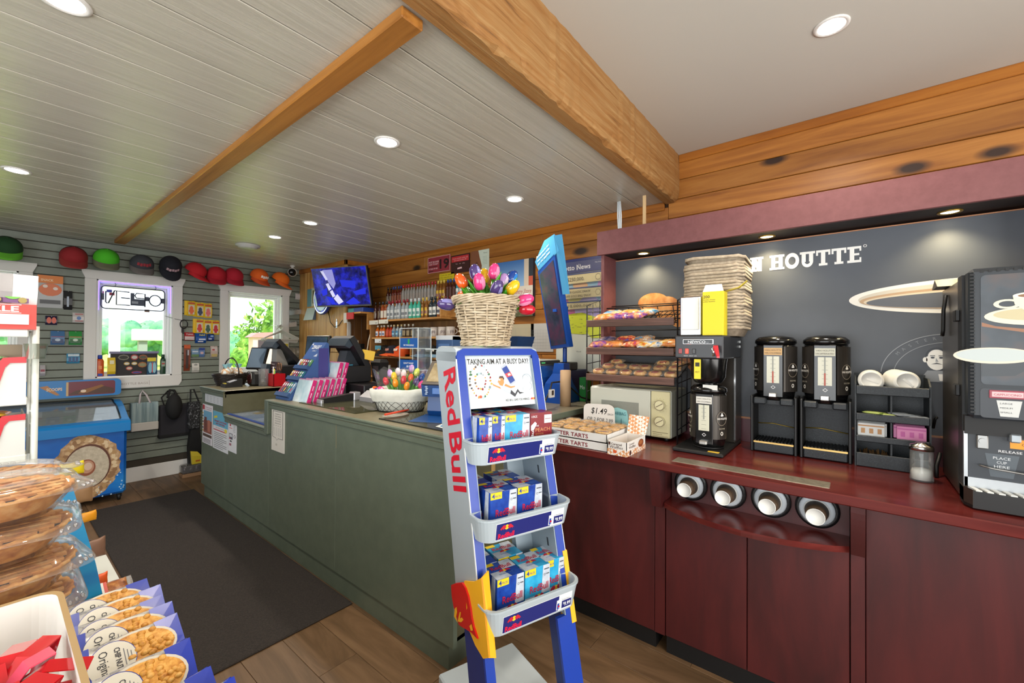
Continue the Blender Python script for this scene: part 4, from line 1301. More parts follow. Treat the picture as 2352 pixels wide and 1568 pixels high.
for k,nm in enumerate(('CAPPUCCINO','HOT CHOC')):
 yo=0.345+0.10*k
 b=wm(hm,M('#8c3a48',0.4));b.box((2.0165,-yo-0.078,1.292),(2.0195,-yo,1.318),bev=0.001);b.build('flavour_frame',hm)
 b=wm(hm);b.rect((2.0165,0,0),RT,Z_,yo+0.006,1.297,yo+0.072,1.313,M('#d9a6a8' if k==0 else '#d8d8d4',0.4),0.0004)
 b.text(nm,(2.0165,0,0),RT,Z_,yo+0.010,1.301,0.007,M('#8c3a48' if k==0 else '#33302e',0.4),w=0.058,lift=0.0009)
 b.build('flavour_card',hm)
 b=wm(hm);b.pgon((2.0195,0,0),RT,Z_,[(yo+0.024,1.235),(yo+0.062,1.235),(yo+0.070,1.286),(yo+0.016,1.286)],M('#b9bbb8',0.4),0.001)
 for q,s in enumerate(('LARGE','MEDIUM','SMALL')):
  b.text(s,(2.0195,0,0),RT,Z_,yo+0.024,1.274-0.014*q,0.005,M('#444',0.5) if False else M('#444444',0.5),w=0.026,lift=0.0014)
 b.build('cup_size_print',hm)
 b=wm(hm,M('#d23c3a',0.35));b.shell([[(2.0195,-yo-0.098+0.014*math.cos(2*PI*i/16),1.245+0.009*math.sin(2*PI*i/16)) for i in range(16)],[(2.0155,-yo-0.098+0.012*math.cos(2*PI*i/16),1.245+0.0075*math.sin(2*PI*i/16)) for i in range(16)]],smooth=False)
 b.text('STOP',(2.0155,-yo-0.098,1.245),RT,Z_,0,-0.003,0.005,M('#f0dada',0.4),w=0.016,align='c',lift=0.0005);b.build('stop_button',hm)
b=wm(hm,M('#07080a',0.6));b.box((2.06,YB,1.165),(2.14,YA,1.225));b.build('nozzle_recess',hm)
b=wm(hm,M('#2b3036',0.4));b.box((2.075,YB,0.985),(2.14,YA-0.0,1.168),bev=0.003);b.build('splash_panel',hm)
b=wm(hm,M('#b9bec2',0.3,0.6));b.box((2.068,YA-0.008,0.985),(2.078,YA+0.001,1.172));b.box((2.068,YB,0.985),(2.078,YA,1.02));b.build('bright_trim',hm)
SPO=Vector((2.075,0,0))
b=wm(hm);b.rect(SPO,RT,Z_,0.40,1.128,0.60,1.158,M('#d98a1c',0.4),0.0006);b.text('CAUTION HOT LIQUID',SPO,RT,Z_,0.425,1.138,0.010,M('#5a3a10',0.4),w=0.14,lift=0.001);b.build('caution_label',hm)
b=wm(hm);b.text('RELEASE BUTTON WHEN CUP IS 3/4 FULL',SPO,RT,Z_,0.375,1.112,0.008,M('#d8d8d8',0.4),w=0.26,lift=0.0008)
for yo in (0.345,0.475):
 b.pgon(SPO,RT,Z_,[(yo-0.0,1.105),(yo+0.075,1.105),(yo+0.062,1.03),(yo+0.012,1.03)],M('#474f56',0.4),0.0006)
 for q,s in enumerate(('PLACE','CUP','HERE')):
  b.text(s,SPO,RT,Z_,yo+0.037,1.088-0.014*q,0.009,M('#c4c8ca',0.4),w=(0.038,0.022,0.034)[q],align='c',lift=0.0012)
b.build('splash_print',hm)
b=wm(hm,m_steel);b.cyl((2.072,-0.338,1.145),(2.060,-0.338,1.145),0.009,0.009,14);b.box((2.066,-0.352,1.118),(2.075,-0.325,1.165),bev=0.003);b.build('lock',hm)
b=wm(hm,M('#9fa6ab',0.25,0.7));b.box((2.05,-0.42,1.15),(2.075,-0.395,1.178),bev=0.004);b.build('nozzle',hm)
b=wm(hm,m_steel);b.tube([(2.06,-0.33,1.065),(2.052,-0.36,1.06),(2.052,-0.42,1.055),(2.052,-0.84,1.058)],0.0035,6);b.build('cup_rail',hm)
b=wm(hm,m_black);b.prism([(2.02,YA-0.012),(2.02,YB),(2.12,YB),(2.12,YA+0.004),(2.055,YA+0.004)],'z',0.93,0.985);b.build('drip_base',hm)
b=wm(hm,M('#cfcfc8',0.4))
for k in range(22):
 yy=YA-0.012-0.025*k
 if yy-0.03>YB:b.prism([(2.024,yy-0.022),(2.024,yy-0.008),(2.07,yy+0.004),(2.07,yy-0.010)],'z',0.985,0.989)
b.build('drip_grille',hm,kind='stuff')
b=wm(hm,M('#57504a',0.3,0.7));b.prism([(2.055,YA+0.004),(2.12,YA+0.004),(2.12,YA+0.001),(2.022,YA-0.014),(2.019,YA-0.012)],'z',0.94,0.99);b.build('base_corner',hm)
b=wm(hm,M('#0a0a0a',0.5));b.box((2.10,YB,ZT),(2.48,YA-0.01,0.931));b.build('feet_plinth',hm)
for zz in (1.565,1.305):
 b=wm(hm,m_black);b.box((2.12,YA+0.0005,zz-0.02),(2.165,YA+0.014,zz+0.02),bev=0.003);b.build('hinge',hm)
b=wm(hm,m_black);b.tube([(2.36,YA+0.006,1.66),(2.37,YA+0.012,1.60),(2.372,YA+0.013,1.52),(2.38,YA+0.014,1.50)],0.006,6)
b.build('side_cable',hm)
b=wm(hm,M('#2d2417',0.5));b.prism([(2.36,1.695),(2.50,1.695),(2.50,1.70),(2.43,1.73)],'y',YA-0.05,YA+0.03);b.build('top_flap',hm)
cb=MB(m_black);cb.tube([(2.46,-0.285,1.02),(2.44,-0.272,0.97),(2.42,-0.270,0.926)],0.007,6);cb.tube([(2.60,-0.28,1.10),(2.595,-0.285,1.14),(2.59,-0.292,1.15)],0.005,6)
solo_w(cb,'power_cord','black power cord behind the hot drinks machine','cord',(2.44,-0.272,0.926))
# ---------------------------------------------------------------- butter tarts, sign, waffle box
m_card=M('#d9d8d6',0.6)
m_cardin=M('#b08a60',0.8)
m_letter=M('#7a1f2c',0.5)
for k,z in enumerate((ZT,ZT+0.043)):
 t=thing('tart_tray','white cardboard butter tart tray, %s of the two stacked by the red and blue rack'%('lower' if k==0 else 'upper'),'tray',(2.08,1.14,z))
 x0,x1,y0,y1=1.926+0.004*k,2.25,0.940+0.006*k,1.345
 b=wm(t,m_card)
 b.box((x0,y0,z),(x1,y1,z+0.003))
 b.box((x0,y0,z),(x0+0.003,y1,z+0.041));b.box((x1-0.003,y0,z),(x1,y1,z+0.041));b.box((x0,y0,z),(x1,y0+0.003,z+0.041));b.box((x0,y1-0.003,z),(x1,y1,z+0.041))
 b.build('tray',t)
 b=wm(t);b.text('BUTTER TARTS',(x0,0,0),RT,Z_,-1.285,z+0.010,0.021,m_letter,w=0.235,weight=0.02,lift=0.0008);b.build('lettering',t)
m_tart=speckle_mat('tart_pastry',[(0.3,'#b5813f'),(0.55,'#d6a860'),(0.75,'#e6c488')],60,0.6,0.2)
m_tartf=M('#bd8a48',0.25)
m_tartd=M('#5f2a14',0.25)
tb=None
k=0
for r in range(3):
 for c in range(4):
  loc=(1.985+0.092*r,1.275-0.094*c,ZT+0.046+0.004)
  lab='golden butter tart, %s in the %s row of the upper tart tray'%(('farthest left','second','third','rightmost')[c],('front','middle','back')[r])
  t=thing('butter_tart',lab,'tart',loc,group='butter tarts in the upper tray')
  b=MB(m_tart)
  rings=[]
  for rad,z in ((0.028,0.0),(0.033,0.004),(0.041,0.034),(0.0445,0.038),(0.043,0.042),(0.038,0.038),(0.036,0.032)):
   rings.append([((rad+0.0012*math.sin(8*2*PI*i/24))*math.cos(2*PI*i/24),(rad+0.0012*math.sin(8*2*PI*i/24))*math.sin(2*PI*i/24),z+0.001*math.sin(5*i)) for i in range(24)])
  b.shell(rings);b.build('crust',t)
  b=MB(m_tartf if (r+c)%3 else m_tartd);b.lathe([(0.037,0.033),(0.02,0.037),(0.0,0.038)],18);b.build('filling',t)
  b=MB(m_wrapc)
  b.shell([[(0.047*q*math.cos(2*PI*i/12)*(1+0.06*math.sin(i*5)),0.047*q*math.sin(2*PI*i/12)*(1+0.06*math.cos(i*3)),z+0.003*math.sin(i*7)) for i in range(12)] for q,z in ((1.02,0.006),(1.03,0.034),(0.9,0.048),(0.4,0.050))],caps=False)
  b.build('wrapper',t)
ps=thing('price_sign','white handwritten tart price sign with rounded top behind the tarts','sign',(2.26,1.16,ZT))
b=wm(ps,M('#dad8d4',0.6));b.prism([(-y,z) for y,z in []] or [(1.258,ZT+0.05),(1.258,1.075),(1.254,1.092),(1.243,1.102),(1.225,1.106),(1.095,1.112),(1.075,1.106),(1.062,1.094),(1.058,1.078),(1.055,ZT+0.05)],'x',2.256,2.258);b.build('card',ps)
b=wm(ps);PS=Vector((2.256,0,0));pen=M('#181818',0.6)
b.text('$1.49',PS,RT,Z_,-1.208,1.052,0.036,pen,w=0.10,weight=0.004,shear=0.16);b.text('EACH',PS,RT,Z_,-1.100,1.050,0.011,pen,w=0.034,shear=0.1)
b.text('OR 2 FOR 2.99',PS,RT,Z_,-1.235,1.008,0.022,pen,w=0.165,shear=0.15);b.build('handwriting',ps)
wb=thing('waffle_box','open orange gingham caramel waffle box in front of the tart trays','box',(2.02,0.877,ZT))
m_ging,nt,bb=new_mat('orange_gingham')
ck=nt.nodes.new('ShaderNodeTexChecker');ck.inputs['Scale'].default_value=70
ck.inputs['Color1'].default_value=lin('#e6e0d8')+(1,);ck.inputs['Color2'].default_value=lin('#cf9160')+(1,)
nt.links.new(coord_node(nt,(1,1,1),False,(0.6,0.3,0.785)),ck.inputs['Vector']);nt.links.new(ck.outputs[0],bb.inputs['Base Color']);bb.inputs['Roughness'].default_value=0.5
X0,X1,A,B_=1.900,2.132,0.828,0.927
b=wm(wb)
for aa,cc in (((X0,A,ZT),(X0+0.003,B_,0.992)),((X1-0.003,A,ZT),(X1,B_,0.992)),((X0,A,ZT),(X1,A+0.003,0.992)),((X0,B_-0.003,ZT),(X1,B_,0.992))):
 b.box(aa,cc,M('#dedad4',0.55))
b.box((X0,A,ZT),(X1,B_,ZT+0.003),m_cardin)
b.rect((X0,0,0),RT,Z_,-B_,ZT,-A,ZT+0.030,m_ging,0.0005);b.rect((0,A,0),X_,Z_,X0,ZT,X1,ZT+0.026,m_ging,0.0005)
b.build('carton',wb)
b=wm(wb,m_ging);b.shell([[(X1-0.003,A,0.99),(X1,A,0.99),(X1,B_,0.99),(X1-0.003,B_,0.99)],[(X1+0.03,A-0.01,1.082),(X1+0.033,A-0.01,1.082),(X1+0.033,B_,1.085),(X1+0.03,B_,1.085)]],smooth=False);b.build('lid_flap',wb)
b=wm(wb);WO=Vector((X0,0,0));br_=M('#4a2a22',0.5)
b.text('Caramel',WO,RT,Z_,-0.908,ZT+0.049,0.011,br_,w=0.055,weight=0.01);b.text('Waffles',WO,RT,Z_,-0.918,ZT+0.033,0.014,br_,w=0.07,shear=0.2)
b.disc(WO,RT,Z_,-0.888,ZT+0.018,0.010,0.008,M('#d0582c',0.5),0.001,12);b.rect(WO,RT,Z_,-0.922,ZT+0.048,-0.912,ZT+0.062,br_,0.0008)
SO2=Vector((0,A,0))
b.text('Caramel',SO2,X_,Z_,X0+0.025,ZT+0.050,0.010,br_,w=0.06);b.text('Waffles',SO2,X_,Z_,X0+0.022,ZT+0.034,0.013,br_,w=0.08,shear=0.2)
b.disc(SO2,X_,Z_,X0+0.17,ZT+0.040,0.034,0.020,M('#8a4a2c',0.5),0.001,16);b.disc(SO2,X_,Z_,X0+0.165,ZT+0.044,0.022,0.010,M('#a8683c',0.5),0.0014,16);b.disc(SO2,X_,Z_,X0+0.04,ZT+0.014,0.012,0.012,br_,0.001,12)
b.build('box_print',wb)
# ---------------------------------------------------------------- leaning drinks rack in front of the counter
RA=math.radians(-19)
RC=Vector((1.19,0.95,0.0))
RM=Matrix.Translation(RC)@Matrix.Rotation(RA,4,'Z')
m_silver=M('#aab4bb',0.4,0.15)
m_silver2=M('#8f9ea8',0.45,0.1)
m_rblue=M('#0a379c',0.35)
m_dblue=M('#122a70',0.4)
m_navy=M('#20276e',0.3)
m_rred=M('#c4102a',0.4)
m_ryel=M('#f2b01e',0.4)
m_labw=M('#dfe3e6',0.5)
def yf(z):
 return 0.245*(z-1.0)
rk2=thing('drinks_rack','silver and blue leaning drink rack with three trays and a white advert panel','display rack',RC,rz=RA)
def strip(b,x0,x1,d0,d1,z0,z1,mat):
 """Leaning panel: from depth d0 to d1 behind the front plane."""
 b.shell([[(x0,yf(z0)+d0,z0),(x1,yf(z0)+d0,z0),(x1,yf(z0)+d1,z0),(x0,yf(z0)+d1,z0)],
   [(x0,yf(z1)+d0,z1),(x1,yf(z1)+d0,z1),(x1,yf(z1)+d1,z1),(x0,yf(z1)+d1,z1)]],mat,smooth=False)
for s in (-1,1):
 xa,xb=sorted((s*0.178,s*0.170))
 b=MB(m_silver);strip(b,xa,xb,0.006,0.195,0.50,1.425,m_silver);b.build('side_panel',rk2)
 b=MB(m_dblue);strip(b,xa,xb,0.006,0.15,0.0,0.50,m_dblue);b.build('side_leg_panel',rk2)
 xa,xb=sorted((s*0.180,s*0.148))
 b=MB(m_rblue);strip(b,xa,xb,-0.002,0.008,0.50,1.412,m_rblue);b.build('front_border',rk2)
 xa,xb=sorted((s*0.182,s*(0.148 if s>0 else 0.150)))
 b=MB(m_rblue);strip(b,xa-(0.0 if s<0 else 0.04),xb,-0.002,0.010,0.0,0.50,m_rblue);b.build('leg',rk2)
 xa,xb=sorted((s*0.148,s*0.144))
 b=MB(m_silver2);strip(b,xa,xb,0.0,0.19,0.50,1.40,m_silver2)
 b.build('inner_panel',rk2)
 b=MB(M('#2b3138',0.6))
 for k in range(9):
  z=0.62+0.085*k
  strip(b,s*0.1437-0.0006,s*0.1437+0.0006,0.045,0.053,z,z+0.028,M('#2b3138',0.6))
 b.build('slot',rk2,kind='stuff')
# white pinstripe beside the blue
for s in (-1,1):
 b=MB(m_labw);strip(b,s*0.1815-0.0012,s*0.1815+0.0012,-0.0025,0.004,0.50,1.40,m_labw);b.build('pinstripe',rk2)
b=MB(m_rblue)
zt=1.405
pts=[(-0.180,1.36),(-0.180,zt),(-0.172,zt+0.022),(-0.150,zt+0.033),(0.150,zt+0.033),(0.172,zt+0.022),(0.180,zt),(0.180,1.36),(0.148,1.36),(0.148,1.413),(-0.148,1.413),(-0.148,1.36)]
b.shell([[(x,yf(z)-0.003,z) for x,z in pts],[(x,yf(z)+0.008,z) for x,z in pts]],smooth=False)
b.build('front_border',rk2)
b=MB(m_silver)
top=[(0.008,1.39),(0.008,1.433),(0.03,1.442),(0.17,1.442),(0.195,1.425),(0.195,1.39)]
b.shell([[(-0.178,yf(1.42)+d,z) for d,z in top],[(-0.165,yf(1.42)+d,z+0.004) for d,z in top],[(0.165,yf(1.42)+d,z+0.004) for d,z in top],[(0.178,yf(1.42)+d,z) for d,z in top]],smooth=False)
b.build('top_cap',rk2)
b=MB(m_silver2);strip(b,-0.17,0.17,0.183,0.192,1.0,1.40,M('#1f2f66',0.5));b.build('back_panel',rk2)
b=MB(m_silver2);strip(b,0.07,0.17,0.16,0.192,0.45,1.40,m_silver2);b.build('back_post',rk2)
b=MB(M('#aab3b8',0.4));b.box((-0.172,-0.20,0.0),(0.168,0.262,0.17),bev=0.006);b.build('base_box',rk2)
# advert panel
sg=MB(m_labw)
strip(sg,-0.163,0.163,0.012,0.018,1.222,1.414,M('#d3dadd',0.3));sgo=sg.build('advert_panel',rk2)
SD=Vector((0,-0.245,-1)).normalized()
AO=Vector((0,yf(1.0)+0.012,1.0));AV=-SD
b=MB()
strip(b,-0.165,0.165,0.004,0.014,1.410,1.417,M('#9fb0b8',0.4));strip(b,0.156,0.165,0.004,0.014,1.225,1.412,M('#b4c2c8',0.4));b.build('advert_frame',rk2)
def az(z):return (z-1.0)/AV.z
ink_=M('#26221f',0.5)
b=MB()
b.text('TAKING AIM AT A BUSY DAY?',AO,X_,AV,-0.134,az(1.3795),0.021,ink_,w=0.270,weight=0.012)
b.text('RED BULL GIVES YOU WIIINGS.',AO,X_,AV,0.012,az(1.2395),0.0085,ink_,w=0.108,weight=0.008)
b.build('advert_lettering',rk2)
def bulls(b,o,u,v,x,y,s,lift=0.001,red=None):
 """Two charging bulls meeting before a sun."""
 red=red or M('#c02038',0.45)
 b.disc(o,u,v,x,y+0.02*s,0.17*s,0.19*s,M('#f0c02c',0.45),lift,14)
 P=[(0.05,0.02),(0.10,0.10),(0.18,0.20),(0.28,0.22),(0.40,0.12),(0.50,0.02),(0.58,-0.10),(0.48,-0.06),(0.46,-0.18),(0.40,-0.08),(0.30,-0.08),(0.24,-0.17),(0.21,-0.06),(0.14,-0.12),(0.13,-0.03)]
 for sg_ in (-1,1):
  pts=[(x+sg_*px*s,y+py*s) for px,py in P]
  b.pgon(o,u,v,pts if sg_>0 else pts[::-1],red,lift+0.0004)
b=MB()
# ring of little things, the flying man with his can, and his trail
rnd=random.Random(11)
cols=['#c98a3a','#3f6f4a','#a9c4cf','#8f3030','#3a3a44','#7a8a8f','#c2a83a','#5b4a40']
rx0,rz0=-0.088,1.318
for rad,n_ in ((0.050,30),(0.026,15)):
 for i in range(n_):
  t=2*PI*i/n_
  px,pz=rx0+rad*0.86*math.cos(t)*rnd.uniform(0.93,1.07),az(rz0)+rad*1.15*math.sin(t)*rnd.uniform(0.93,1.07)
  s=rnd.uniform(0.0035,0.0065)
  b.pgon(AO,X_,AV,[(px+s*rnd.uniform(0.5,1.3)*math.cos(a),pz+s*rnd.uniform(0.5,1.3)*math.sin(a)) for a in (0.3,1.6,2.9,4.0,5.2)],M(rnd.choice(cols),0.5),0.0008+0.00002*i)
b.disc(AO,X_,AV,-0.093,az(1.262),0.0055,0.0055,M('#c9502c',0.5),0.0014,12)
b.build('advert_picture',rk2)
b=MB()
can=Vector((0.033,0,az(1.338)))
cu=Vector((0.885,0,-0.466));
def rot2(x,y,a=0.50):
 return (0.035+x*math.cos(a)-y*math.sin(a)*-1*0-0+0,0)
def C2(x,y,a=0.48):
 return (0.036+x*math.cos(a)+y*math.sin(a)*-1.0,az(1.338)+x*math.sin(a)*1.0+y*math.cos(a))
def canp(pts,mat,lift):
 b.pgon(AO,X_,AV,[C2(x,y) for x,y in pts],mat,lift)
canp([(-0.0125,-0.040),(0.0125,-0.040),(0.0145,-0.034),(0.0145,0.034),(0.011,0.041),(-0.011,0.041),(-0.0145,0.034),(-0.0145,-0.034)],M('#aeb6c4',0.4),0.0010)
canp([(-0.0125,-0.033),(0.0125,-0.033),(0.0125,0.033),(-0.0125,0.033)],M('#25408c',0.4),0.0014)
canp([(-0.0125,-0.006),(0.0125,-0.012),(0.0125,0.006),(-0.0125,0.010)],M('#c3404a',0.4),0.0018)
canp([(-0.004,-0.004),(0.009,-0.007),(0.007,0.003),(-0.003,0.004)],M('#e0d2c8',0.4),0.0022)
b.build('advert_can',rk2)
b=MB()
skin,hair,shirt,trous=M('#c68a4e',0.5),M('#4a3a34',0.5),M('#b9c7d4',0.5),M('#34353c',0.5)
zc_=az(1.312)
b.pgon(AO,X_,AV,[(-0.008,zc_-0.012),(0.004,zc_-0.016),(0.012,zc_-0.004),(0.013,zc_+0.014),(0.004,zc_+0.020),(-0.006,zc_+0.016),(-0.013,zc_+0.002)],skin,0.0012)
b.pgon(AO,X_,AV,[(-0.008,zc_+0.015),(-0.004,zc_+0.022),(0.010,zc_+0.022),(0.015,zc_+0.012),(0.011,zc_+0.006),(0.008,zc_+0.014)],hair,0.0016)
b.disc(AO,X_,AV,-0.006,zc_+0.008,0.004,0.0035,M('#e8e4e0',0.5),0.0016,10);b.disc(AO,X_,AV,-0.007,zc_+0.008,0.0012,0.0012,hair,0.002,8)
b.pgon(AO,X_,AV,[(-0.012,zc_+0.004),(-0.016,zc_-0.002),(-0.010,zc_-0.002)],skin,0.0014)
b.pgon(AO,X_,AV,[(-0.010,zc_-0.018),(0.014,zc_-0.012),(0.040,zc_-0.032),(0.034,zc_-0.046),(0.012,zc_-0.036)],shirt,0.0010)
b.pgon(AO,X_,AV,[(-0.008,zc_-0.019),(-0.034,zc_-0.008),(-0.040,zc_-0.002),(-0.036,zc_-0.013),(-0.004,zc_-0.027)],skin,0.0013)
b.pgon(AO,X_,AV,[(0.012,zc_-0.016),(0.040,zc_-0.026),(0.058,zc_-0.022),(0.060,zc_-0.018),(0.040,zc_-0.019),(0.018,zc_-0.008)],skin,0.0014)
b.pgon(AO,X_,AV,[(0.034,zc_-0.046),(0.040,zc_-0.032),(0.056,zc_-0.048),(0.070,zc_-0.030),(0.078,zc_-0.042),(0.098,zc_-0.046),(0.076,zc_-0.050),(0.070,zc_-0.040),(0.054,zc_-0.060)],trous,0.0012)
b.pgon(AO,X_,AV,[(0.016,zc_-0.006),(0.022,zc_+0.012),(0.030,zc_+0.010),(0.026,zc_-0.004)],M('#c6d2da',0.5),0.0011)
trail=M('#9aa8b4',0.5)
for cx_,cz_,r_,a0,a1 in ((0.118,0.006,0.022,-0.6,2.6),(0.112,0.010,0.014,0.2,3.4),(0.122,-0.020,0.016,-1.5,1.2),(0.104,-0.032,0.010,1.5,4.2),(0.128,-0.004,0.008,2.4,5.6)):
 b.disc(AO,X_,AV,cx_,zc_+cz_,r_,r_,trail,0.0012,12,a0,a1,inner=0.90)
b.build('advert_figure',rk2)
b=MB();bulls(b,AO,X_,AV,0.137,az(1.2425),0.024);b.build('bull_emblem',rk2)
# big sideways lettering
b=MB()
LO=Vector((-0.178,yf(1.345)+0.150,1.345))
b.text('Red',LO,SD,Vector((0,-1,0.245)).normalized(),0.0,0.018,0.108,m_rred,w=0.205,lift=0.0012,weight=0.022)
b.text('Bull',LO,SD,Vector((0,-1,0.245)).normalized(),0.232,0.018,0.108,m_rred,w=0.205,lift=0.0012,weight=0.022)
b.build('side_lettering',rk2)
# bull-head plates
red=[(0.105,0.595),(0.07,0.618),(0.017,0.646),(-0.008,0.64),(-0.03,0.623),(-0.048,0.591),(-0.056,0.568),(-0.072,0.545),(-0.098,0.524),(-0.057,0.52),(-0.016,0.508),(0.014,0.498),(0.039,0.492),(0.06,0.512),(0.08,0.528),(0.098,0.558)]
yel=[(0.012,0.652),(-0.059,0.683),(-0.11,0.719),(-0.162,0.502),(-0.127,0.478),(-0.073,0.487),(-0.026,0.51)]
bp=MB(m_ryel)
bp.prism(yel,'x',-0.186,-0.180);bp.shell([[(-0.186,-0.110,0.719),(-0.180,-0.110,0.719),(-0.150,-0.095,0.724),(-0.150,-0.089,0.724)],[(-0.186,-0.162,0.502),(-0.180,-0.162,0.502),(-0.158,-0.160,0.490),(-0.158,-0.154,0.490)]],smooth=False)
plate=bp.build('bull_plate',rk2)
b=MB(M('#c80d10',0.35));b.prism(red,'x',-0.192,-0.186);b.build('bull_head',plate)
b=MB(m_ryel)
for k in ([(0.075,0.50),(0.07,0.53),(0.055,0.545),(0.05,0.53),(0.058,0.508),(0.045,0.495)],[(0.045,0.50),(0.03,0.54),(0.02,0.545),(0.026,0.52),(0.012,0.532),(0.0,0.53),(0.018,0.512)],[(-0.045,0.535),(-0.06,0.55),(-0.07,0.535),(-0.055,0.525)],[(-0.02,0.60),(-0.028,0.585),(-0.022,0.575)]):
 b.pgon((-0.1922,0,0),-Y_,Z_,[(-y,z) for y,z in k],m_ryel,0.0006)
b.build('bull_face_print',plate)
b=MB(m_ryel);strip(b,0.168,0.188,-0.004,0.06,0.47,0.70,m_ryel);b.build('bull_plate',rk2)
# trays
m_tray=M('#a9b4ba',0.35)
TR=[(1.05,1.128,-0.062),(0.815,0.893,-0.118),(0.545,0.630,-0.165)]
def outline(yfr,yb,x=0.182,r=0.045):
 xi=min(x,0.143)
 pts=[(xi,yb),(xi,yb-0.158),(x,yb-0.160)]
 for i in range(7):
  t=math.radians(0-90*i/6)
  pts.append((x-r+r*math.cos(t),yfr+r+r*math.sin(t)))
 for i in range(7):
  t=math.radians(-90-90*i/6)
  pts.append((-x+r+r*math.cos(t),yfr+r+r*math.sin(t)))
 pts+=[(-x,yb-0.160),(-xi,yb-0.158),(-xi,yb)]
 return pts
price=0
for k,(zb,zt,yfr) in enumerate(TR):
 yb=yf(zt)+0.16
 o0=outline(yfr+0.012,yb,0.176);o1=outline(yfr,yb,0.186);i1=outline(yfr+0.006,yb-0.004,0.181);i0=outline(yfr+0.02,yb-0.004,0.170)
 b=MB(m_tray)
 b.shell([[(x,y,zb) for x,y in o0],[(x,y,zt-0.008) for x,y in o1],[(x*1.015,y-0.003,zt-0.006) for x,y in o1],[(x*1.015,y-0.003,zt) for x,y in o1],[(x,y,zt) for x,y in i1],[(x,y,zb+0.006) for x,y in i0]],smooth=False)
 to=b.build('tray',rk2)
 # label strip on the sloping front
 o=Vector((0,yfr+0.012,zb));v=Vector((0,-0.012,zt-0.008-zb)).normalized()
 b=MB()
 b.rect(o,X_,v,-0.136,0.006,0.142,0.064,m_labw,0.0008)
 b.rect(o,X_,v,-0.134,0.008,0.085,0.062,m_navy,0.0014)
 b.build('label_strip',to)
 b=MB()
 bulls(b,o,X_,v,-0.095,0.046,0.046,0.0020)
 b.text('RedBull',o,X_,v,-0.126,0.011,0.0175,M('#e01838',0.4),w=0.062,weight=0.03,lift=0.0020)
 b.build('label_logo',to)
 b=MB()
 b.rect(o,X_,v,0.076,0.012,0.140,0.048,m_labw,0.0022);b.rect(o,X_,v,0.098,0.013,0.139,0.040,m_navy,0.0026)
 b.rect(o,X_,v,0.079,0.014,0.086,0.036,m_rblue,0.0026);b.rect(o,X_,v,0.086,0.014,0.092,0.036,M('#b8c2d0',0.4),0.0026);b.disc(o,X_,v,0.0855,0.025,0.004,0.004,m_rred,0.003,8)
 b.text('$',o,X_,v,0.103,0.027,0.008,m_labw,lift=0.0032);b.text('9.99',o,X_,v,0.1085,0.020,0.014,m_labw,w=0.027,weight=0.02,lift=0.0032)
 b.text('4 CAN PACK',o,X_,v,0.098,0.0425,0.003,ink_,w=0.034,lift=0.0030)
 b.build('price_tag',to)
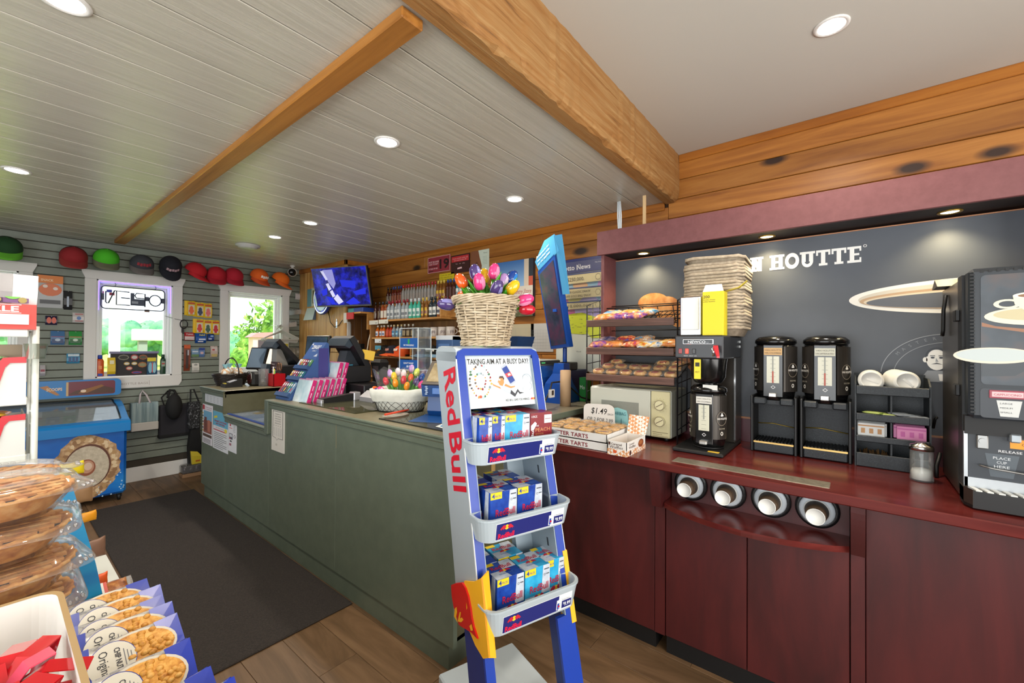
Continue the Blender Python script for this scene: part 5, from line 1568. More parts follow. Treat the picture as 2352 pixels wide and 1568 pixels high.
# ---------------------------------------------------------------- four-packs
m_pkb=speckle_mat('pack_blue',[(0.3,'#0e2f86'),(0.7,'#2150ae')],30,0.3,0.0)
m_pks=speckle_mat('pack_silver',[(0.3,'#a9b2bf'),(0.7,'#cfd6de')],30,0.3,0.0)
m_pkl=speckle_mat('pack_light_blue',[(0.3,'#1d8fc0'),(0.7,'#3fb0d8')],30,0.3,0.0)
m_peach=M('#7d1620',0.35)
m_ytag=M('#e8c81c',0.4)
PW,PH=0.104,0.135
def four_pack(kind,w=PW,d=PW):
 body={'energy':m_pkb,'sugarfree':m_pkl,'peach':m_peach}[kind]
 b=MB(body);b.box((-w/2,-d/2,0),(w/2,d/2,PH),bev=0.0012)
 yield 'carton',b
 b=MB()
 faces=[(Vector((0,-d/2,0)),X_,Z_,w,PH),(Vector((0,-d/2,PH)),X_,Y_,w,d),(Vector((-w/2,0,0)),-Y_,Z_,d,PH)]
 if kind=='peach':
  for o,u,v,W,H_ in faces[:1]:
   b.text('THE',o,u,v,-0.028,0.085,0.006,m_labw,lift=0.0008);b.text('PEACH',o,u,v,-0.028,0.066,0.014,M('#c98a5a',0.4),w=0.066,lift=0.0008);b.text('EDITION',o,u,v,-0.028,0.054,0.007,M('#c98a5a',0.4),w=0.036,lift=0.0008)
   b.text('RedBull',o+u*-0.046,v,-u,0.006,-0.010,0.012,m_labw,w=0.075,lift=0.0008,weight=0.02)
   b.text('4 PACK',o,u,v,-0.046,0.118,0.009,m_labw,w=0.026,lift=0.0008);b.rect(o,u,v,0.012,0.095,0.046,0.126,m_labw,0.0006);b.rect(o,u,v,0.015,0.110,0.043,0.112,m_peach,0.001)
   b.pgon(o,u,v,[(-0.048,0.09),(-0.03,0.104),(-0.022,0.096),(-0.034,0.076),(-0.048,0.074)],m_labw,0.0006)
  yield 'print',b
  return
 for n_,(o,u,v,W,H_) in enumerate(faces):
  q=W/2
  if n_==0:
   b.pgon(o,u,v,[(-q,0),(q*0.5,0),(q*0.25,H_*0.30),(-q,H_*0.30)],m_pks,0.0006)
   b.pgon(o,u,v,[(q*0.30,H_*0.30),(q,H_*0.30),(q,H_),(q*0.45,H_)],m_pks,0.0006)
   b.rect(o,u,v,-q,H_*0.83,-q*0.15,H_,m_ytag,0.0009)
   b.text('4',o,u,v,-q*0.9,H_*0.86,0.016,M('#1b3f94',0.4),lift=0.0014,weight=0.02);b.text('PACK',o,u,v,-q*0.66,H_*0.875,0.008,M('#1b3f94',0.4),w=0.022,lift=0.0014)
   b.text('RedBull',o,u,v,-q*0.62,H_*0.40,0.024,M('#c01838',0.4),w=W*0.74,lift=0.0014,weight=0.012)
   bulls(b,o,u,v,q*0.1,H_*0.25,0.046,0.0014)
   b.text('ENERGY DRINK' if kind=='energy' else 'SUGARFREE',o,u,v,-q*0.62,H_*0.06,0.008,M('#3f66b8' if kind=='energy' else '#7d95a8',0.4),w=W*0.72,lift=0.0014)
   b.rect(o,u,v,q*0.52,H_*0.88,q*0.94,H_*0.91,M('#4a4f58',0.5),0.001);b.disc(o,u,v,q*0.58,H_*0.76,0.004,0.004,M('#4a4f58',0.5),0.001,10,inner=0.7);b.rect(o,u,v,q*0.70,H_*0.755,q*0.95,H_*0.78,M('#4a4f58',0.5),0.001)
  elif n_==1:
   b.pgon(o,u,v,[(-q,0),(q*0.1,0),(-q*0.1,d*0.45),(-q,d*0.45)],m_pks,0.0006)
   b.pgon(o,u,v,[(-q*0.05,d*0.5),(q,d*0.5),(q,d),(q*0.2,d)],m_pks,0.0006)
   b.rect(o,u,v,-q,d*0.82,-q*0.3,d,m_ytag,0.0009)
   b.text('RedBull',o,u,v,-q*0.75,d*0.55,0.022,M('#c01838',0.4),w=W*0.75,lift=0.0014,weight=0.012)
   bulls(b,o,u,v,0.0,d*0.40,0.040,0.0014)
   b.text('ENERGY' if kind=='energy' else 'SUGARFREE',o,u,v,-q*0.55,d*0.2,0.007,M('#5a7fc0',0.4),w=W*0.5,lift=0.0014)
  else :
   b.rect(o,u,v,-q,0,q,H_*0.12,m_pks,0.0006)
   b.pgon(o,u,v,[(q*0.1,H_*0.12),(q*0.7,H_*0.12),(q*0.8,H_),(q*0.35,H_)],m_pks,0.0006)
   b.text('RedBull',o,u,v,-q*0.9,H_*0.30,0.014,M('#c01838',0.4),w=W*0.45,lift=0.0012)
 yield 'print',b
PKCACHE={}
def pack(kind,x,y,z,label,w=PW,d=PW,rz=0.0):
 loc=RM@Vector((x,y,z))
 key=(kind,w,d)
 if key in PKCACHE:
  return dup(PKCACHE[key],label,loc,rz=RA+rz)
 t=thing('drink_pack',label,'drink pack',loc,rz=RA+rz,group='boxed drink cans on the rack')
 for nm,b in four_pack(kind,w,d):
  b.build(nm,t)
 PKCACHE[key]=t
 return t
z3,z2,z1=0.552,0.822,1.066
h=PW/2
pack('energy',-0.069,-0.100+h,z3,'blue and silver drink four-pack, front left in the bottom tray of the rack')
pack('sugarfree',0.040,-0.100+h,z3,'light blue drink four-pack, front middle in the bottom tray of the rack')
pack('sugarfree',0.125,-0.100+h+0.012,z3,'light blue drink four-pack, front right in the bottom tray of the rack',w=0.080,d=PW)
pack('energy',-0.112,-0.100+3*h+0.004,z3,'dark blue drink four-pack behind the front left one in the bottom tray')
pack('sugarfree',0.003,-0.100+3*h+0.012,z3,'light blue drink four-pack at the back of the bottom tray')
pack('energy',-0.074,-0.060+h,z2,'blue drink four-pack, front left in the middle tray of the rack')
pack('energy',0.034,-0.060+h,z2,'blue drink four-pack, front right in the middle tray of the rack')
pack('energy',-0.118,-0.060+3*h+0.003,z2,'blue drink four-pack, back left in the middle tray of the rack')
pack('energy',0.014,-0.060+3*h+0.006,z2,'blue drink four-pack, back right in the middle tray of the rack')
pack('energy',-0.1175,-0.010+0.078,z1,'narrow blue drink box with barcode side, leftmost in the top tray',w=0.050,d=0.152)
pack('energy',-0.0655,-0.010+0.078,z1,'narrow blue drink box second from left in the top tray',w=0.050,d=0.152)
pack('sugarfree',0.0125,-0.010+h,z1,'light blue drink four-pack in the top tray of the rack')
pack('peach',0.116,-0.010+h-0.004,z1,'dark red peach drink four-pack at the right of the top tray',w=0.098)
pack('sugarfree',-0.02,0.150,z1,'light blue drink four-pack behind the front ones in the top tray',w=0.086,d=0.098)
pack('peach',0.112,0.145,z1,'dark red drink four-pack behind the peach one in the top tray',w=0.098,d=0.090)
# wooden ruler behind the rack
solo_w(MB(grain_mat('ruler_wood','z',[(0.3,'#8f7440'),(0.7,'#a98c56')],rough=0.6)).box((1.575,1.3945,0.62),(1.605,1.3995,1.08),bev=0.001),'yardstick','worn wooden yardstick leaning upright on the counter behind the drink rack','ruler',(1.59,1.377,0.62))
# ---------------------------------------------------------------- green sales counter
CT=1.045
gc=thing('sales_counter','long sage green sales counter with a lowered ticket section','counter',(1.6,3.1,0))
b=wm(gc,m_green);b.box((1.302,1.40,0.0),(1.95,4.80,0.118));b.build('toe_board',gc)
for a,c,zt in ((1.352,2.36,1.005),(2.36,3.30,1.005),(3.30,4.20,0.80),(4.20,4.845,1.005)):
 b=wm(gc,m_green);b.box((1.286,a+0.001,0.118),(1.31,c-0.001,zt),bev=0.002);b.build('front_panel',gc)
b=wm(gc,m_green);b.box((1.311,1.41,0.118),(1.95,3.27,1.005));b.box((1.311,3.27,0.118),(1.95,4.22,0.80));b.box((1.311,4.22,0.118),(2.1,4.84,1.005));b.build('carcass',gc)
b=wm(gc,M('#8c8060',0.6));b.box((1.2895,2.3585,0.84),(1.2855,2.3615,0.985));b.build('worn_seam',gc)
def top_slab(y0,y1,z,x1=1.95):
 b=wm(gc,m_green_top);b.box((1.275,y0,z-0.036),(x1,y1,z),bev=0.003);b.build('top',gc)
 for dx,za,zb in ((0.0,z-0.014,z-0.001),(0.006,z-0.030,z-0.016),(0.012,z-0.062,z-0.032)):
  b=wm(gc,m_green);b.box((1.262+dx,y0,za),(1.288,y1,zb),bev=0.003);b.build('edge_moulding',gc)
top_slab(1.345,3.27,CT)
top_slab(3.33,4.19,0.842)
top_slab(4.19,4.85,CT,2.1)
b=wm(gc,m_green);b.box((1.262,3.27,0.80),(1.95,3.33,CT-0.001),bev=0.003);b.build('end_cheek',gc)
m_olive=speckle_mat('olive_paint',[(0.3,'#4f4d36'),(0.7,'#585640')],14,0.5,0.02)
b=wm(gc,m_olive);b.box((1.264,4.19,0.842),(2.1,4.20,CT-0.004));b.build('side_panel',gc)
rc=thing('return_counter','olive green return counter between the sales counter and the coffee worktop','counter',(2.4,1.7,0))
b=wm(rc,m_olive);b.box((1.951,1.40,0.0),(2.93,2.0,1.005));b.build('carcass',rc)
b=wm(gc,m_olive);b.box((1.311,1.400,0.10),(1.95,1.409,1.004));b.build('end_panel',gc)
b=wm(rc,speckle_mat('grey_brown_laminate',[(0.3,'#6d6656'),(0.7,'#79725f')],30,0.4,0.0));b.box((1.951,1.372,1.005),(2.935,2.02,CT),bev=0.003);b.build('top',rc)
b=wm(rc,m_green);b.box((1.951,1.366,1.012),(2.935,1.374,CT-0.001));b.build('edge_strip',rc)
# notices taped to the front
XFp=1.2845
FO=Vector((XFp,0,0))
def notice(name,label,y0,y1,z0,z1,base,draw,cat='notice',lift=0.0015):
 t=thing(name,label,cat,(XFp,(y0+y1)/2,z0))
 b=wm(t,M(base,0.6));b.box((XFp-lift,y0,z0),(XFp+0.0012,y1,z1));b.build('sheet',t)
 b=wm(t)
 o=Vector((XFp-lift,y1,z0))
 draw(b,o,y1-y0,z1-z0)
 if b.v:b.build('print',t)
 return t
ik=M('#4a4a4a',0.6)
def d_calendar(b,o,w,h):
 b.text('STORE HOURS',o,RT,Z_,w*0.1,h*0.86,h*0.05,ik,w=w*0.5)
 for i in range(6):b.rect(o,RT,Z_,w*0.05,h*(0.08+0.14*i),w*0.95,h*(0.084+0.14*i)+0.0004,M('#9a9ea4',0.6),0.0006)
 for i in range(5):
  for j in range(4):b.rect(o,RT,Z_,w*(0.10+0.18*i),h*(0.14+0.14*j),w*(0.20+0.18*i),h*(0.17+0.14*j),M('#8a8f96',0.6),0.0006)
notice('notice','white gridded notice taped high on the far end of the green counter',4.235,4.745,0.905,1.005,'#c9cdd2',d_calendar)
def d_tall(b,o,w,h):
 b.rect(o,RT,Z_,w*0.12,h*0.30,w*0.95,h*0.84,M('#6fa4c4',0.5),0.0006)
 b.rect(o,RT,Z_,w*0.12,h*0.28,w*0.95,h*0.60,M('#8a5648',0.5),0.0009);b.rect(o,RT,Z_,w*0.22,h*0.33,w*0.45,h*0.68,M('#6d4038',0.5),0.0012);b.rect(o,RT,Z_,w*0.55,h*0.33,w*0.8,h*0.62,M('#b0705c',0.5),0.0012)
 b.rect(o,RT,Z_,w*0.02,h*0.86,w*0.22,h*0.98,M('#b0303c',0.5),0.0009)
 b.text('OPEN HOUSE',o,RT,Z_,w*0.28,h*0.92,h*0.022,M('#a02a50',0.5),w=w*0.66);b.text('ALL WELCOME',o,RT,Z_,w*0.28,h*0.87,h*0.020,M('#a02a50',0.5),w=w*0.6)
 for i in range(7):b.rect(o,RT,Z_,w*0.01,h*(0.30+0.075*i),w*0.10,h*(0.335+0.075*i),M(('#c9a83a','#3a3a3a')[i%2],0.5),0.0008)
 b.rect(o,RT,Z_,w*0.05,h*0.18,w*0.95,h*0.25,M('#5a4a40',0.5),0.0006)
 for i in range(4):b.rect(o,RT,Z_,w*0.1,h*(0.03+0.03*i),w*0.85,h*(0.042+0.03*i),ik,0.0006)
notice('poster','tall narrow poster with brick building, leftmost on the far end of the green counter',4.53,4.81,0.515,0.880,'#d9d6dc',d_tall,'poster')
def d_blue(b,o,w,h):
 b.rect(o,RT,Z_,0,h*0.62,w,h,M('#62a8c6',0.5),0.0006)
 b.text('Annual Corn Roast',o,RT,Z_,w*0.5,h*0.73,h*0.055,M('#a82a4a',0.5),w=w*0.80,align='c',lift=0.0012,weight=0.02)
 b.text('and Yard Sale',o,RT,Z_,w*0.5,h*0.665,h*0.05,M('#a82a4a',0.5),w=w*0.6,align='c',lift=0.0012,weight=0.02)
 b.text('Sat 10 am to 2 pm',o,RT,Z_,w*0.5,h*0.56,h*0.03,M('#b0404a',0.5),w=w*0.6,align='c')
 b.rect(o,RT,Z_,w*0.05,h*0.50,w*0.9,h*0.525,M('#c0404a',0.5),0.0006)
 for i in range(9):b.rect(o,RT,Z_,w*0.08,h*(0.05+0.048*i),w*(0.92 if i%3 else 0.7),h*(0.062+0.048*i),ik,0.0006)
 b.pgon(o,RT,Z_,[(w*0.06,h*0.80),(w*0.30,h*0.84),(w*0.30,h*0.90),(w*0.08,h*0.86)],M('#d0c23a',0.5),0.001);b.disc(o,RT,Z_,w*0.86,h*0.86,w*0.07,h*0.06,M('#c98a2a',0.5),0.001,8);b.disc(o,RT,Z_,w*0.86,h*0.56,w*0.09,h*0.05,M('#dbd04a',0.5),0.001,14)
notice('poster','sky blue topped event poster in the middle of the far counter end',4.13,4.51,0.51,0.845,'#d6d9de',d_blue,'poster')
def d_small(b,o,w,h):
 b.disc(o,RT,Z_,w*0.25,h*0.9,w*0.08,h*0.04,M('#c0303a',0.5),0.0008,10);b.rect(o,RT,Z_,w*0.12,h*0.79,w*0.5,h*0.81,M('#c0505a',0.5),0.0008)
 b.rect(o,RT,Z_,w*0.12,h*0.42,w*0.55,h*0.62,M('#5a5f68',0.5),0.0006);b.rect(o,RT,Z_,w*0.17,h*0.50,w*0.5,h*0.60,M('#c6cad0',0.5),0.001);b.rect(o,RT,Z_,w*0.12,h*0.42,w*0.26,h*0.46,M('#c0404a',0.5),0.001)
 b.disc(o,RT,Z_,w*0.8,h*0.55,w*0.12,h*0.05,ik,0.0008,12,inner=0.7);b.rect(o,RT,Z_,w*0.14,h*0.20,w*0.4,h*0.28,M('#a06a78',0.5),0.0008);b.rect(o,RT,Z_,w*0.2,h*0.33,w*0.45,h*0.38,ik,0.0006)
 for i in range(5):b.rect(o,RT,Z_,w*0.62,h*(0.7+0.05*i),w*0.9,h*(0.71+0.05*i),ik,0.0006)
notice('poster','small white printed sheet nearest the lowered section of the green counter',3.935,4.12,0.545,0.790,'#d6d8de',d_small,'poster')
def d_callout(b,o,w,h):
 f=0.004
 for pts in ([(0.10,0.96),(0.92,0.96),(0.92,0.95),(0.10,0.95)],[(0.10,0.96),(0.13,0.96),(0.13,0.34),(0.10,0.34)],[(0.90,0.96),(0.93,0.96),(0.93,0.31),(0.90,0.31)],
    [(0.10,0.34),(0.36,0.32),(0.36,0.31),(0.10,0.33)],[(0.36,0.32),(0.46,0.27),(0.46,0.26),(0.36,0.31)],[(0.46,0.27),(0.55,0.32),(0.55,0.31),(0.46,0.26)],[(0.55,0.32),(0.93,0.32),(0.93,0.31),(0.55,0.31)]):
  b.pgon(o,RT,Z_,[(w*x,h*z) for x,z in pts],ik,0.0008)
 for i,s in enumerate(('STATEMENT OF','PRINCIPLES','RESPONSIBLE','SALES AND','SERVICE')):
  b.text(s,o,RT,Z_,w*0.52,h*(0.88-0.055*i),h*0.022,ik,w=w*0.48,align='c',lift=0.0008)
 for j in range(4):
  b.rect(o,RT,Z_,w*(0.2+0.17*j),h*0.60,w*(0.23+0.17*j),h*0.62,ik,0.0008)
  for i in range(8):b.rect(o,RT,Z_,w*(0.18+0.18*j),h*(0.38+0.025*i),w*(0.30+0.18*j),h*(0.386+0.025*i),M('#9a9a9a',0.6),0.0006)
 b.disc(o,RT,Z_,w*0.42,h*0.16,w*0.08,h*0.03,M('#b8b4ac',0.6),0.0008,10)
notice('notice','tall white notice with speech-bubble border below the counter corner',3.04,3.24,0.695,0.988,'#d2cfc8',d_callout,lift=0.006)
# papers under glass in the lowered section
lt=thing('ticket_tray','row of lottery ticket sheets under glass in the lowered counter section','tickets',(1.4,3.7,0.843))
for k in range(4):
 b=wm(lt,M(('#9fb6d8','#b7c2dc','#8fa6cf','#c4cbdf')[k],0.4));b.box((1.32,3.36+0.205*k,0.843),(1.52,3.55+0.205*k,0.845));b.build('ticket_sheet',lt)
 b=wm(lt,M('#c8a04a' if k%2 else '#d6d9e2',0.4));b.box((1.45,3.37+0.205*k,0.845),(1.51,3.47+0.205*k,0.846));b.build('ticket_patch',lt)
b=wm(lt,M('#1d3f8c',0.3));b.box((1.292,3.345,0.843),(1.312,4.18,0.852));b.build('blue_rail',lt)
b=wm(lt,film('#dfe9ee',0.03,0.03,0.6));b.box((1.30,3.345,0.850),(1.90,4.18,0.854));b.build('glass',lt)
# ---------------------------------------------------------------- things on the far raised end
m_wick=speckle_mat('black_wicker',[(0.3,'#17110f'),(0.7,'#2c2320')],120,0.4,0.6)
wk=thing('egg_basket','black wicker basket with hoop handle full of wrapped sweets','basket',(1.49,4.73,CT))
b=MB(m_wick)
for k in range(9):
 t=k/8.0
 r=0.10+0.035*t
 b.tube([(r*1.15*math.cos(2*PI*i/28),(r+0.004*(-1)**(i+k))*0.9*math.sin(2*PI*i/28),0.008+0.0125*k) for i in range(28)],0.0072,5,closed=True)
b.lathe([(0.0,0.0),(0.10,0.001),(0.10,0.006)],20)
b.build('woven_body',wk)
b=MB(m_wick);b.tube([(0.0,-0.13*math.cos(PI*i/16),0.105+0.16*math.sin(PI*i/16)) for i in range(17)],0.006,6)
h_=b.build('handle',wk)
h_.rotation_euler=(0,0,0.2)
m_swt=blotch_mat('printed_sweet_bag',[(0.3,'#6a4a30'),(0.45,'#c9a27a'),(0.6,'#d8e4e8'),(0.75,'#7fc0d0')],40)
for i,(x,y,z,lab) in enumerate(((-0.06,-0.04,0.10,'front left'),(0.0,0.04,0.105,'middle back'),(0.05,-0.05,0.10,'front right'),(0.07,0.05,0.10,'right'))):
 t=thing('sweet_bag','clear bag of printed sweets with pale blue top, %s in the black wicker basket'%lab,'sweets',(1.49+x,4.73+y,CT+z-0.02),group='sweet bags in the wicker basket')
 b=MB(m_swt);b.ball((0,0,0.045),(0.042,0.03,0.045),n=14,m=8);b.build('bag',t)
 b=MB(M('#9ad0dc',0.3));b.shell([[(0.008*math.cos(2*PI*j/8),0.008*math.sin(2*PI*j/8),0.085) for j in range(8)],[((0.028+0.006*(j%2))*math.cos(2*PI*j/8),(0.02+0.006*(j%2))*math.sin(2*PI*j/8),0.125) for j in range(8)]],caps=False);b.build('gathered_top',t)
ct=thing('card_terminal','dark card terminal tilted in front of the black wicker basket','card terminal',(1.42,4.52,CT))
b=wm(ct,m_black);b.prism([(1.36,CT),(1.50,CT),(1.50,CT+0.075),(1.36,CT+0.03)],'y',4.46,4.585);b.build('body',ct)
b=wm(ct,M('#b9bcc6',0.3));b.shell([[(1.40,4.48,CT+0.0445),(1.46,4.48,CT+0.064),(1.46,4.56,CT+0.064),(1.40,4.56,CT+0.0445)],[(1.40,4.48,CT+0.047),(1.46,4.48,CT+0.0665),(1.46,4.56,CT+0.0665),(1.40,4.56,CT+0.047)]],smooth=False);b.build('screen',ct)
b=wm(ct,M('#b8a83a',0.4));b.box((1.365,4.49,CT+0.032),(1.38,4.55,CT+0.040));b.build('keys',ct)
sp=thing('card_reader_pod','black round-faced pod with dark red lens on the far counter end','reader',(1.60,4.50,CT))
b=wm(sp,m_black);b.box((1.57,4.42,CT),(1.70,4.56,CT+0.135),bev=0.02);b.build('case',sp)
b=wm(sp,M('#3a1414',0.15));b.cyl((1.572,4.49,CT+0.07),(1.562,4.49,CT+0.07),0.05,0.045,20);b.build('lens',sp)
b=wm(sp,m_steel);b.tube([(1.565,4.49+0.065*math.cos(t),CT+0.075+0.068*math.sin(t)) for t in [0.4+0.35*k for k in range(9)]],0.004,5);b.build('bright_rim',sp)
cj=thing('coin_tube','clear acrylic tube with coins between the black pod and the red box','jar',(1.68,4.40,CT))
b=wm(cj,film('#dfe3ea',0.10,0.05,0.6));b.lathe([(0.043,CT),(0.045,CT+0.004),(0.045,CT+0.165),(0.042,CT+0.165),(0.042,CT+0.006)],22,c=(1.66,4.40,0));b.build('tube',cj)
b=wm(cj)
rnd=random.Random(4)
for i in range(14):
 a,q=rnd.uniform(0,6.28),rnd.uniform(0.0,0.026)
 c0=Vector((1.66+q*math.cos(a),4.40+q*math.sin(a),CT+0.006+0.003*i))
 b.cyl(c0,c0+Vector((rnd.uniform(-0.3,0.3),rnd.uniform(-0.3,0.3),1)).normalized()*0.002,0.012,0.012,10,m_brass if i%3 else m_steel)
b.build('coins',cj,kind='stuff')
rb_=thing('red_pen_box','bright red open box holding pens and brown-handled scissors','pen box',(1.745,4.33,CT))
m_redbx=M('#b0101c',0.35)
b=wm(rb_,m_redbx)
x0,x1,y0,y1,z1=1.69,1.80,4.25,4.385,CT+0.12
b.box((x0,y0,CT),(x1,y1,CT+0.004));b.box((x0,y0,CT),(x0+0.004,y1,z1));b.box((x1-0.004,y0,CT),(x1,y1,z1));b.box((x0,y0,CT),(x1,y0+0.004,z1));b.box((x0,y1-0.004,CT),(x1,y1,z1));b.build('box',rb_)
sc=thing('scissors','scissors with brown ring handles upright in the red box','scissors',(1.76,4.30,CT+0.004))
b=wm(sc,M('#6a4a34',0.4))
for y in (4.285,4.335):
 b.tube([(1.765,y+0.022*math.cos(2*PI*i/14),CT+0.185+0.034*math.sin(2*PI*i/14)) for i in range(14)],0.006,6,closed=True)
b.build('handles',sc)
b=wm(sc,m_steel);b.shell([[(1.763,4.30,CT+0.006),(1.767,4.30,CT+0.006),(1.767,4.305,CT+0.006)],[(1.762,4.295,CT+0.16),(1.768,4.295,CT+0.16),(1.768,4.325,CT+0.16)]],smooth=False);b.build('blades',sc)
for i,(c,y,tp) in enumerate((('#c8c4cc',4.365,4.375),('#d0c030',4.345,4.35),('#3a9a4a',4.335,4.335))):
 solo_w(MB(M(c,0.4)).cyl((1.73,y,CT+0.005),(1.735,tp,CT+0.185-0.02*i),0.0045,0.004,8),'pen','%s pen standing in the red box'%('pale','yellow','green')[i],'pen',(1.73,y,CT+0.005),group='pens in the red box')
# till at the far end
m_till=M('#1a1a1d',0.4)
m_tillb=M('#2e3944',0.35)
t1=thing('till','far black till by the window with a maroon sticker and angled screen','till',(1.95,4.62,CT))
b=wm(t1,m_till);b.box((1.82,4.42,CT),(2.08,4.78,CT+0.19),bev=0.008);b.build('base',t1)
b=wm(t1,m_tillb);b.prism([(1.74,CT),(1.82,CT),(1.82,CT+0.20),(1.78,CT+0.20)],'y',4.64,4.80);b.build('printer',t1)
b=wm(t1);b.box((1.813,4.44,CT+0.075),(1.820,4.63,CT+0.225),M('#3e1a20',0.5));b.box((1.812,4.45,CT+0.062),(1.820,4.62,CT+0.085),M('#c9b28a',0.5))
for i,s in enumerate(('We accept','contactless','thank you','for shopping')):
 b.text(s,(1.813,0,0),RT,Z_,-4.61,CT+0.195-0.03*i,0.014,M('#e6dcd8',0.5),w=(0.07,0.10,0.11,0.09)[i],weight=0.02)
b.build('sticker',t1)
def slab_screen(t,p_top,p_bot,y0,y1,th,body,face,name='screen'):
 """Angled monitor: p_top and p_bot are (x, z) of the customer-side edges."""
 d=Vector((p_bot[0]-p_top[0],0,p_bot[1]-p_top[1])).normalized()
 n=Vector((-d.z,0,d.x))
 if n.x<0:n=-n
 A,B=Vector((p_top[0],0,p_top[1])),Vector((p_bot[0],0,p_bot[1]))
 q=[A,A+n*th,B+n*th,B]
 b=wm(t,body);b.prism([(v.x,v.z) for v in q],'y',y0,y1);b.build(name,t)
 return A,B,n
slab_screen(t1,(1.80,1.475),(2.02,1.235),4.46,4.76,0.04,m_till,None)
b=wm(t1,m_tillb);b.prism([(1.80,1.475),(1.83,1.50),(1.86,1.47),(1.80,1.40),(1.76,1.42)],'y',4.48,4.76);b.build('screen_back',t1)
b=wm(t1,M('#8d8a84',0.4));b.prism([(1.83,CT+0.19),(1.95,CT+0.19),(1.88,1.40),(1.84,1.40)],'y',4.55,4.67);b.build('stand',t1)
td=thing('customer_display','slim tablet-like customer display leaning back beside the far till','display',(1.72,4.86,CT))
def tilted_tablet(t,c,w,h,yaw,tilt,th,face):
 m4=Matrix.Translation(c)@Matrix.Rotation(yaw,4,'Z')@Matrix.Rotation(tilt,4,'X')
 inv=(Matrix.Translation(t.location)).inverted()
 b=MB(m_till);b.T=inv@m4;b.box((-w/2,0,0),(w/2,th,h),bev=0.006);b.build('case',t)
 b=MB(face);b.T=inv@m4;b.box((-w/2+0.014,-0.002,0.014),(w/2-0.014,0.002,h-0.014));b.build('screen',t)
m_scr1,nt,bb=new_mat('display_reflection');bb.inputs['Base Color'].default_value=lin('#6a7c90')+(1,);bb.inputs['Roughness'].default_value=0.08
tilted_tablet(td,(1.73,4.84,CT+0.145),0.20,0.24,FW+0.55,0.36*-1,0.03,m_scr1)
b=wm(td,m_till);b.tube([(1.74,4.84,CT+0.16),(1.80,4.85,CT+0.11),(1.78,4.84,CT+0.02)],0.01,6);b.box((1.74,4.79,CT),(1.83,4.85,CT+0.02));b.build('stand',td)
# second till, middle of the counter
t2=thing('till','near black till on a cash drawer, its screen angled towards the cashier','till',(1.88,3.2,CT))
b=wm(t2,m_till);b.box((1.74,2.80,CT),(1.94,3.42,CT+0.105),bev=0.006);b.build('cash_drawer',t2)
b=wm(t2,M('#141417',0.45));b.box((1.72,3.02,CT+0.107),(1.94,3.36,CT+0.235),bev=0.006);b.build('base',t2)
slab_screen(t2,(1.755,1.495),(1.905,1.255),3.03,3.33,0.045,m_till,None)
b=wm(t2,m_tillb);b.prism([(1.755,1.497),(1.79,1.512),(1.83,1.48),(1.76,1.42),(1.72,1.44)],'y',3.04,3.33);b.build('screen_back',t2)
b=wm(t2,M('#2a3038',0.4));b.prism([(1.76,CT+0.235),(1.90,CT+0.235),(1.83,1.40),(1.79,1.40)],'y',3.12,3.24);b.build('stand',t2)
b=wm(t2,M('#3a9ac0',0.4));b.tube([(1.74,3.20,1.30),(1.73,3.16,1.275),(1.76,3.10,1.284),(1.80,3.06,1.29)],0.004,5);b.build('blue_cable',t2)
td2=thing('customer_display','dark customer display with a dim green and blue screen beside the near till','display',(1.78,3.45,CT+0.107))
m_scr2=speckle_mat('dim_screen',[(0.35,'#24323e'),(0.6,'#3a4a5c'),(0.75,'#3f6a48')],6,0.12,0.0)
tilted_tablet(td2,(1.70,3.47,CT+0.27),0.255,0.21,FW+0.28,-0.12,0.035,m_scr2)
b=wm(td2,m_till);b.box((1.74,3.44,CT+0.105),(1.79,3.50,CT+0.33));b.build('stand',td2)
b=wm(t2,m_till);b.box((1.74,3.424,CT),(1.90,3.54,CT+0.107));b.build('drawer_end',t2)
# sloping blue card display
zd=thing('card_display','sloping blue cardboard display of colourful packets by the counter corner','display',(1.48,3.25,CT))
m_cblue=M('#31538a',0.45)
ya,yb_=3.13,3.345
prof=[(1.345,CT),(1.66,CT),(1.64,1.455),(1.625,1.465),(1.435,CT+0.135),(1.345,CT+0.012)]
b=wm(zd,m_cblue);b.prism(prof,'y',ya,yb_);b.build('stand',zd)
b=wm(zd,M('#3a2a78',0.5));b.rect((0,ya-0.0006,0),X_,Z_,1.56,CT+0.13,1.638,1.42,M('#37347a',0.5),0.0004);b.build('side_print',zd)
du=Vector((1.625-1.435,0,1.465-CT-0.135)).normalized();d0=Vector((1.435,yb_,CT+0.135));L1=(Vector((1.625,0,1.465))-Vector((1.435,0,CT+0.135))).length
dl=Vector((1.435-1.345,0,0.123)).normalized();e0=Vector((1.345,yb_,CT+0.012))
b=wm(zd)
b.rect(d0,RT,du,0.0,L1*0.56,0.215,L1*0.995,M('#35558e',0.45),0.0006)
b.text('ZENGRZ',d0,RT,du,0.1075,L1*0.82,0.034,M('#d6dbe2',0.4),w=0.13,align='c',lift=0.0012,weight=0.02)
b.text('2 FOR 10',d0,RT,du,0.1075,L1*0.75,0.012,M('#d6dbe2',0.4),w=0.06,align='c',lift=0.0012);b.pgon(d0,RT,du,[(0.15,L1*0.62),(0.20,L1*0.62),(0.185,L1*0.70)],M('#b9c2d2',0.4),0.0012);b.pgon(d0,RT,du,[(0.01,L1*0.92),(0.035,L1*0.92),(0.022,L1*0.98)],M('#d6dbe2',0.4),0.0012)
b.build('header_print',zd)
cs=['#c8ccd2','#8a2a3a','#2a6a7a','#c9a04a','#3a3a5a','#7a9ab8','#a84a5a','#5a8a5a']
k=0
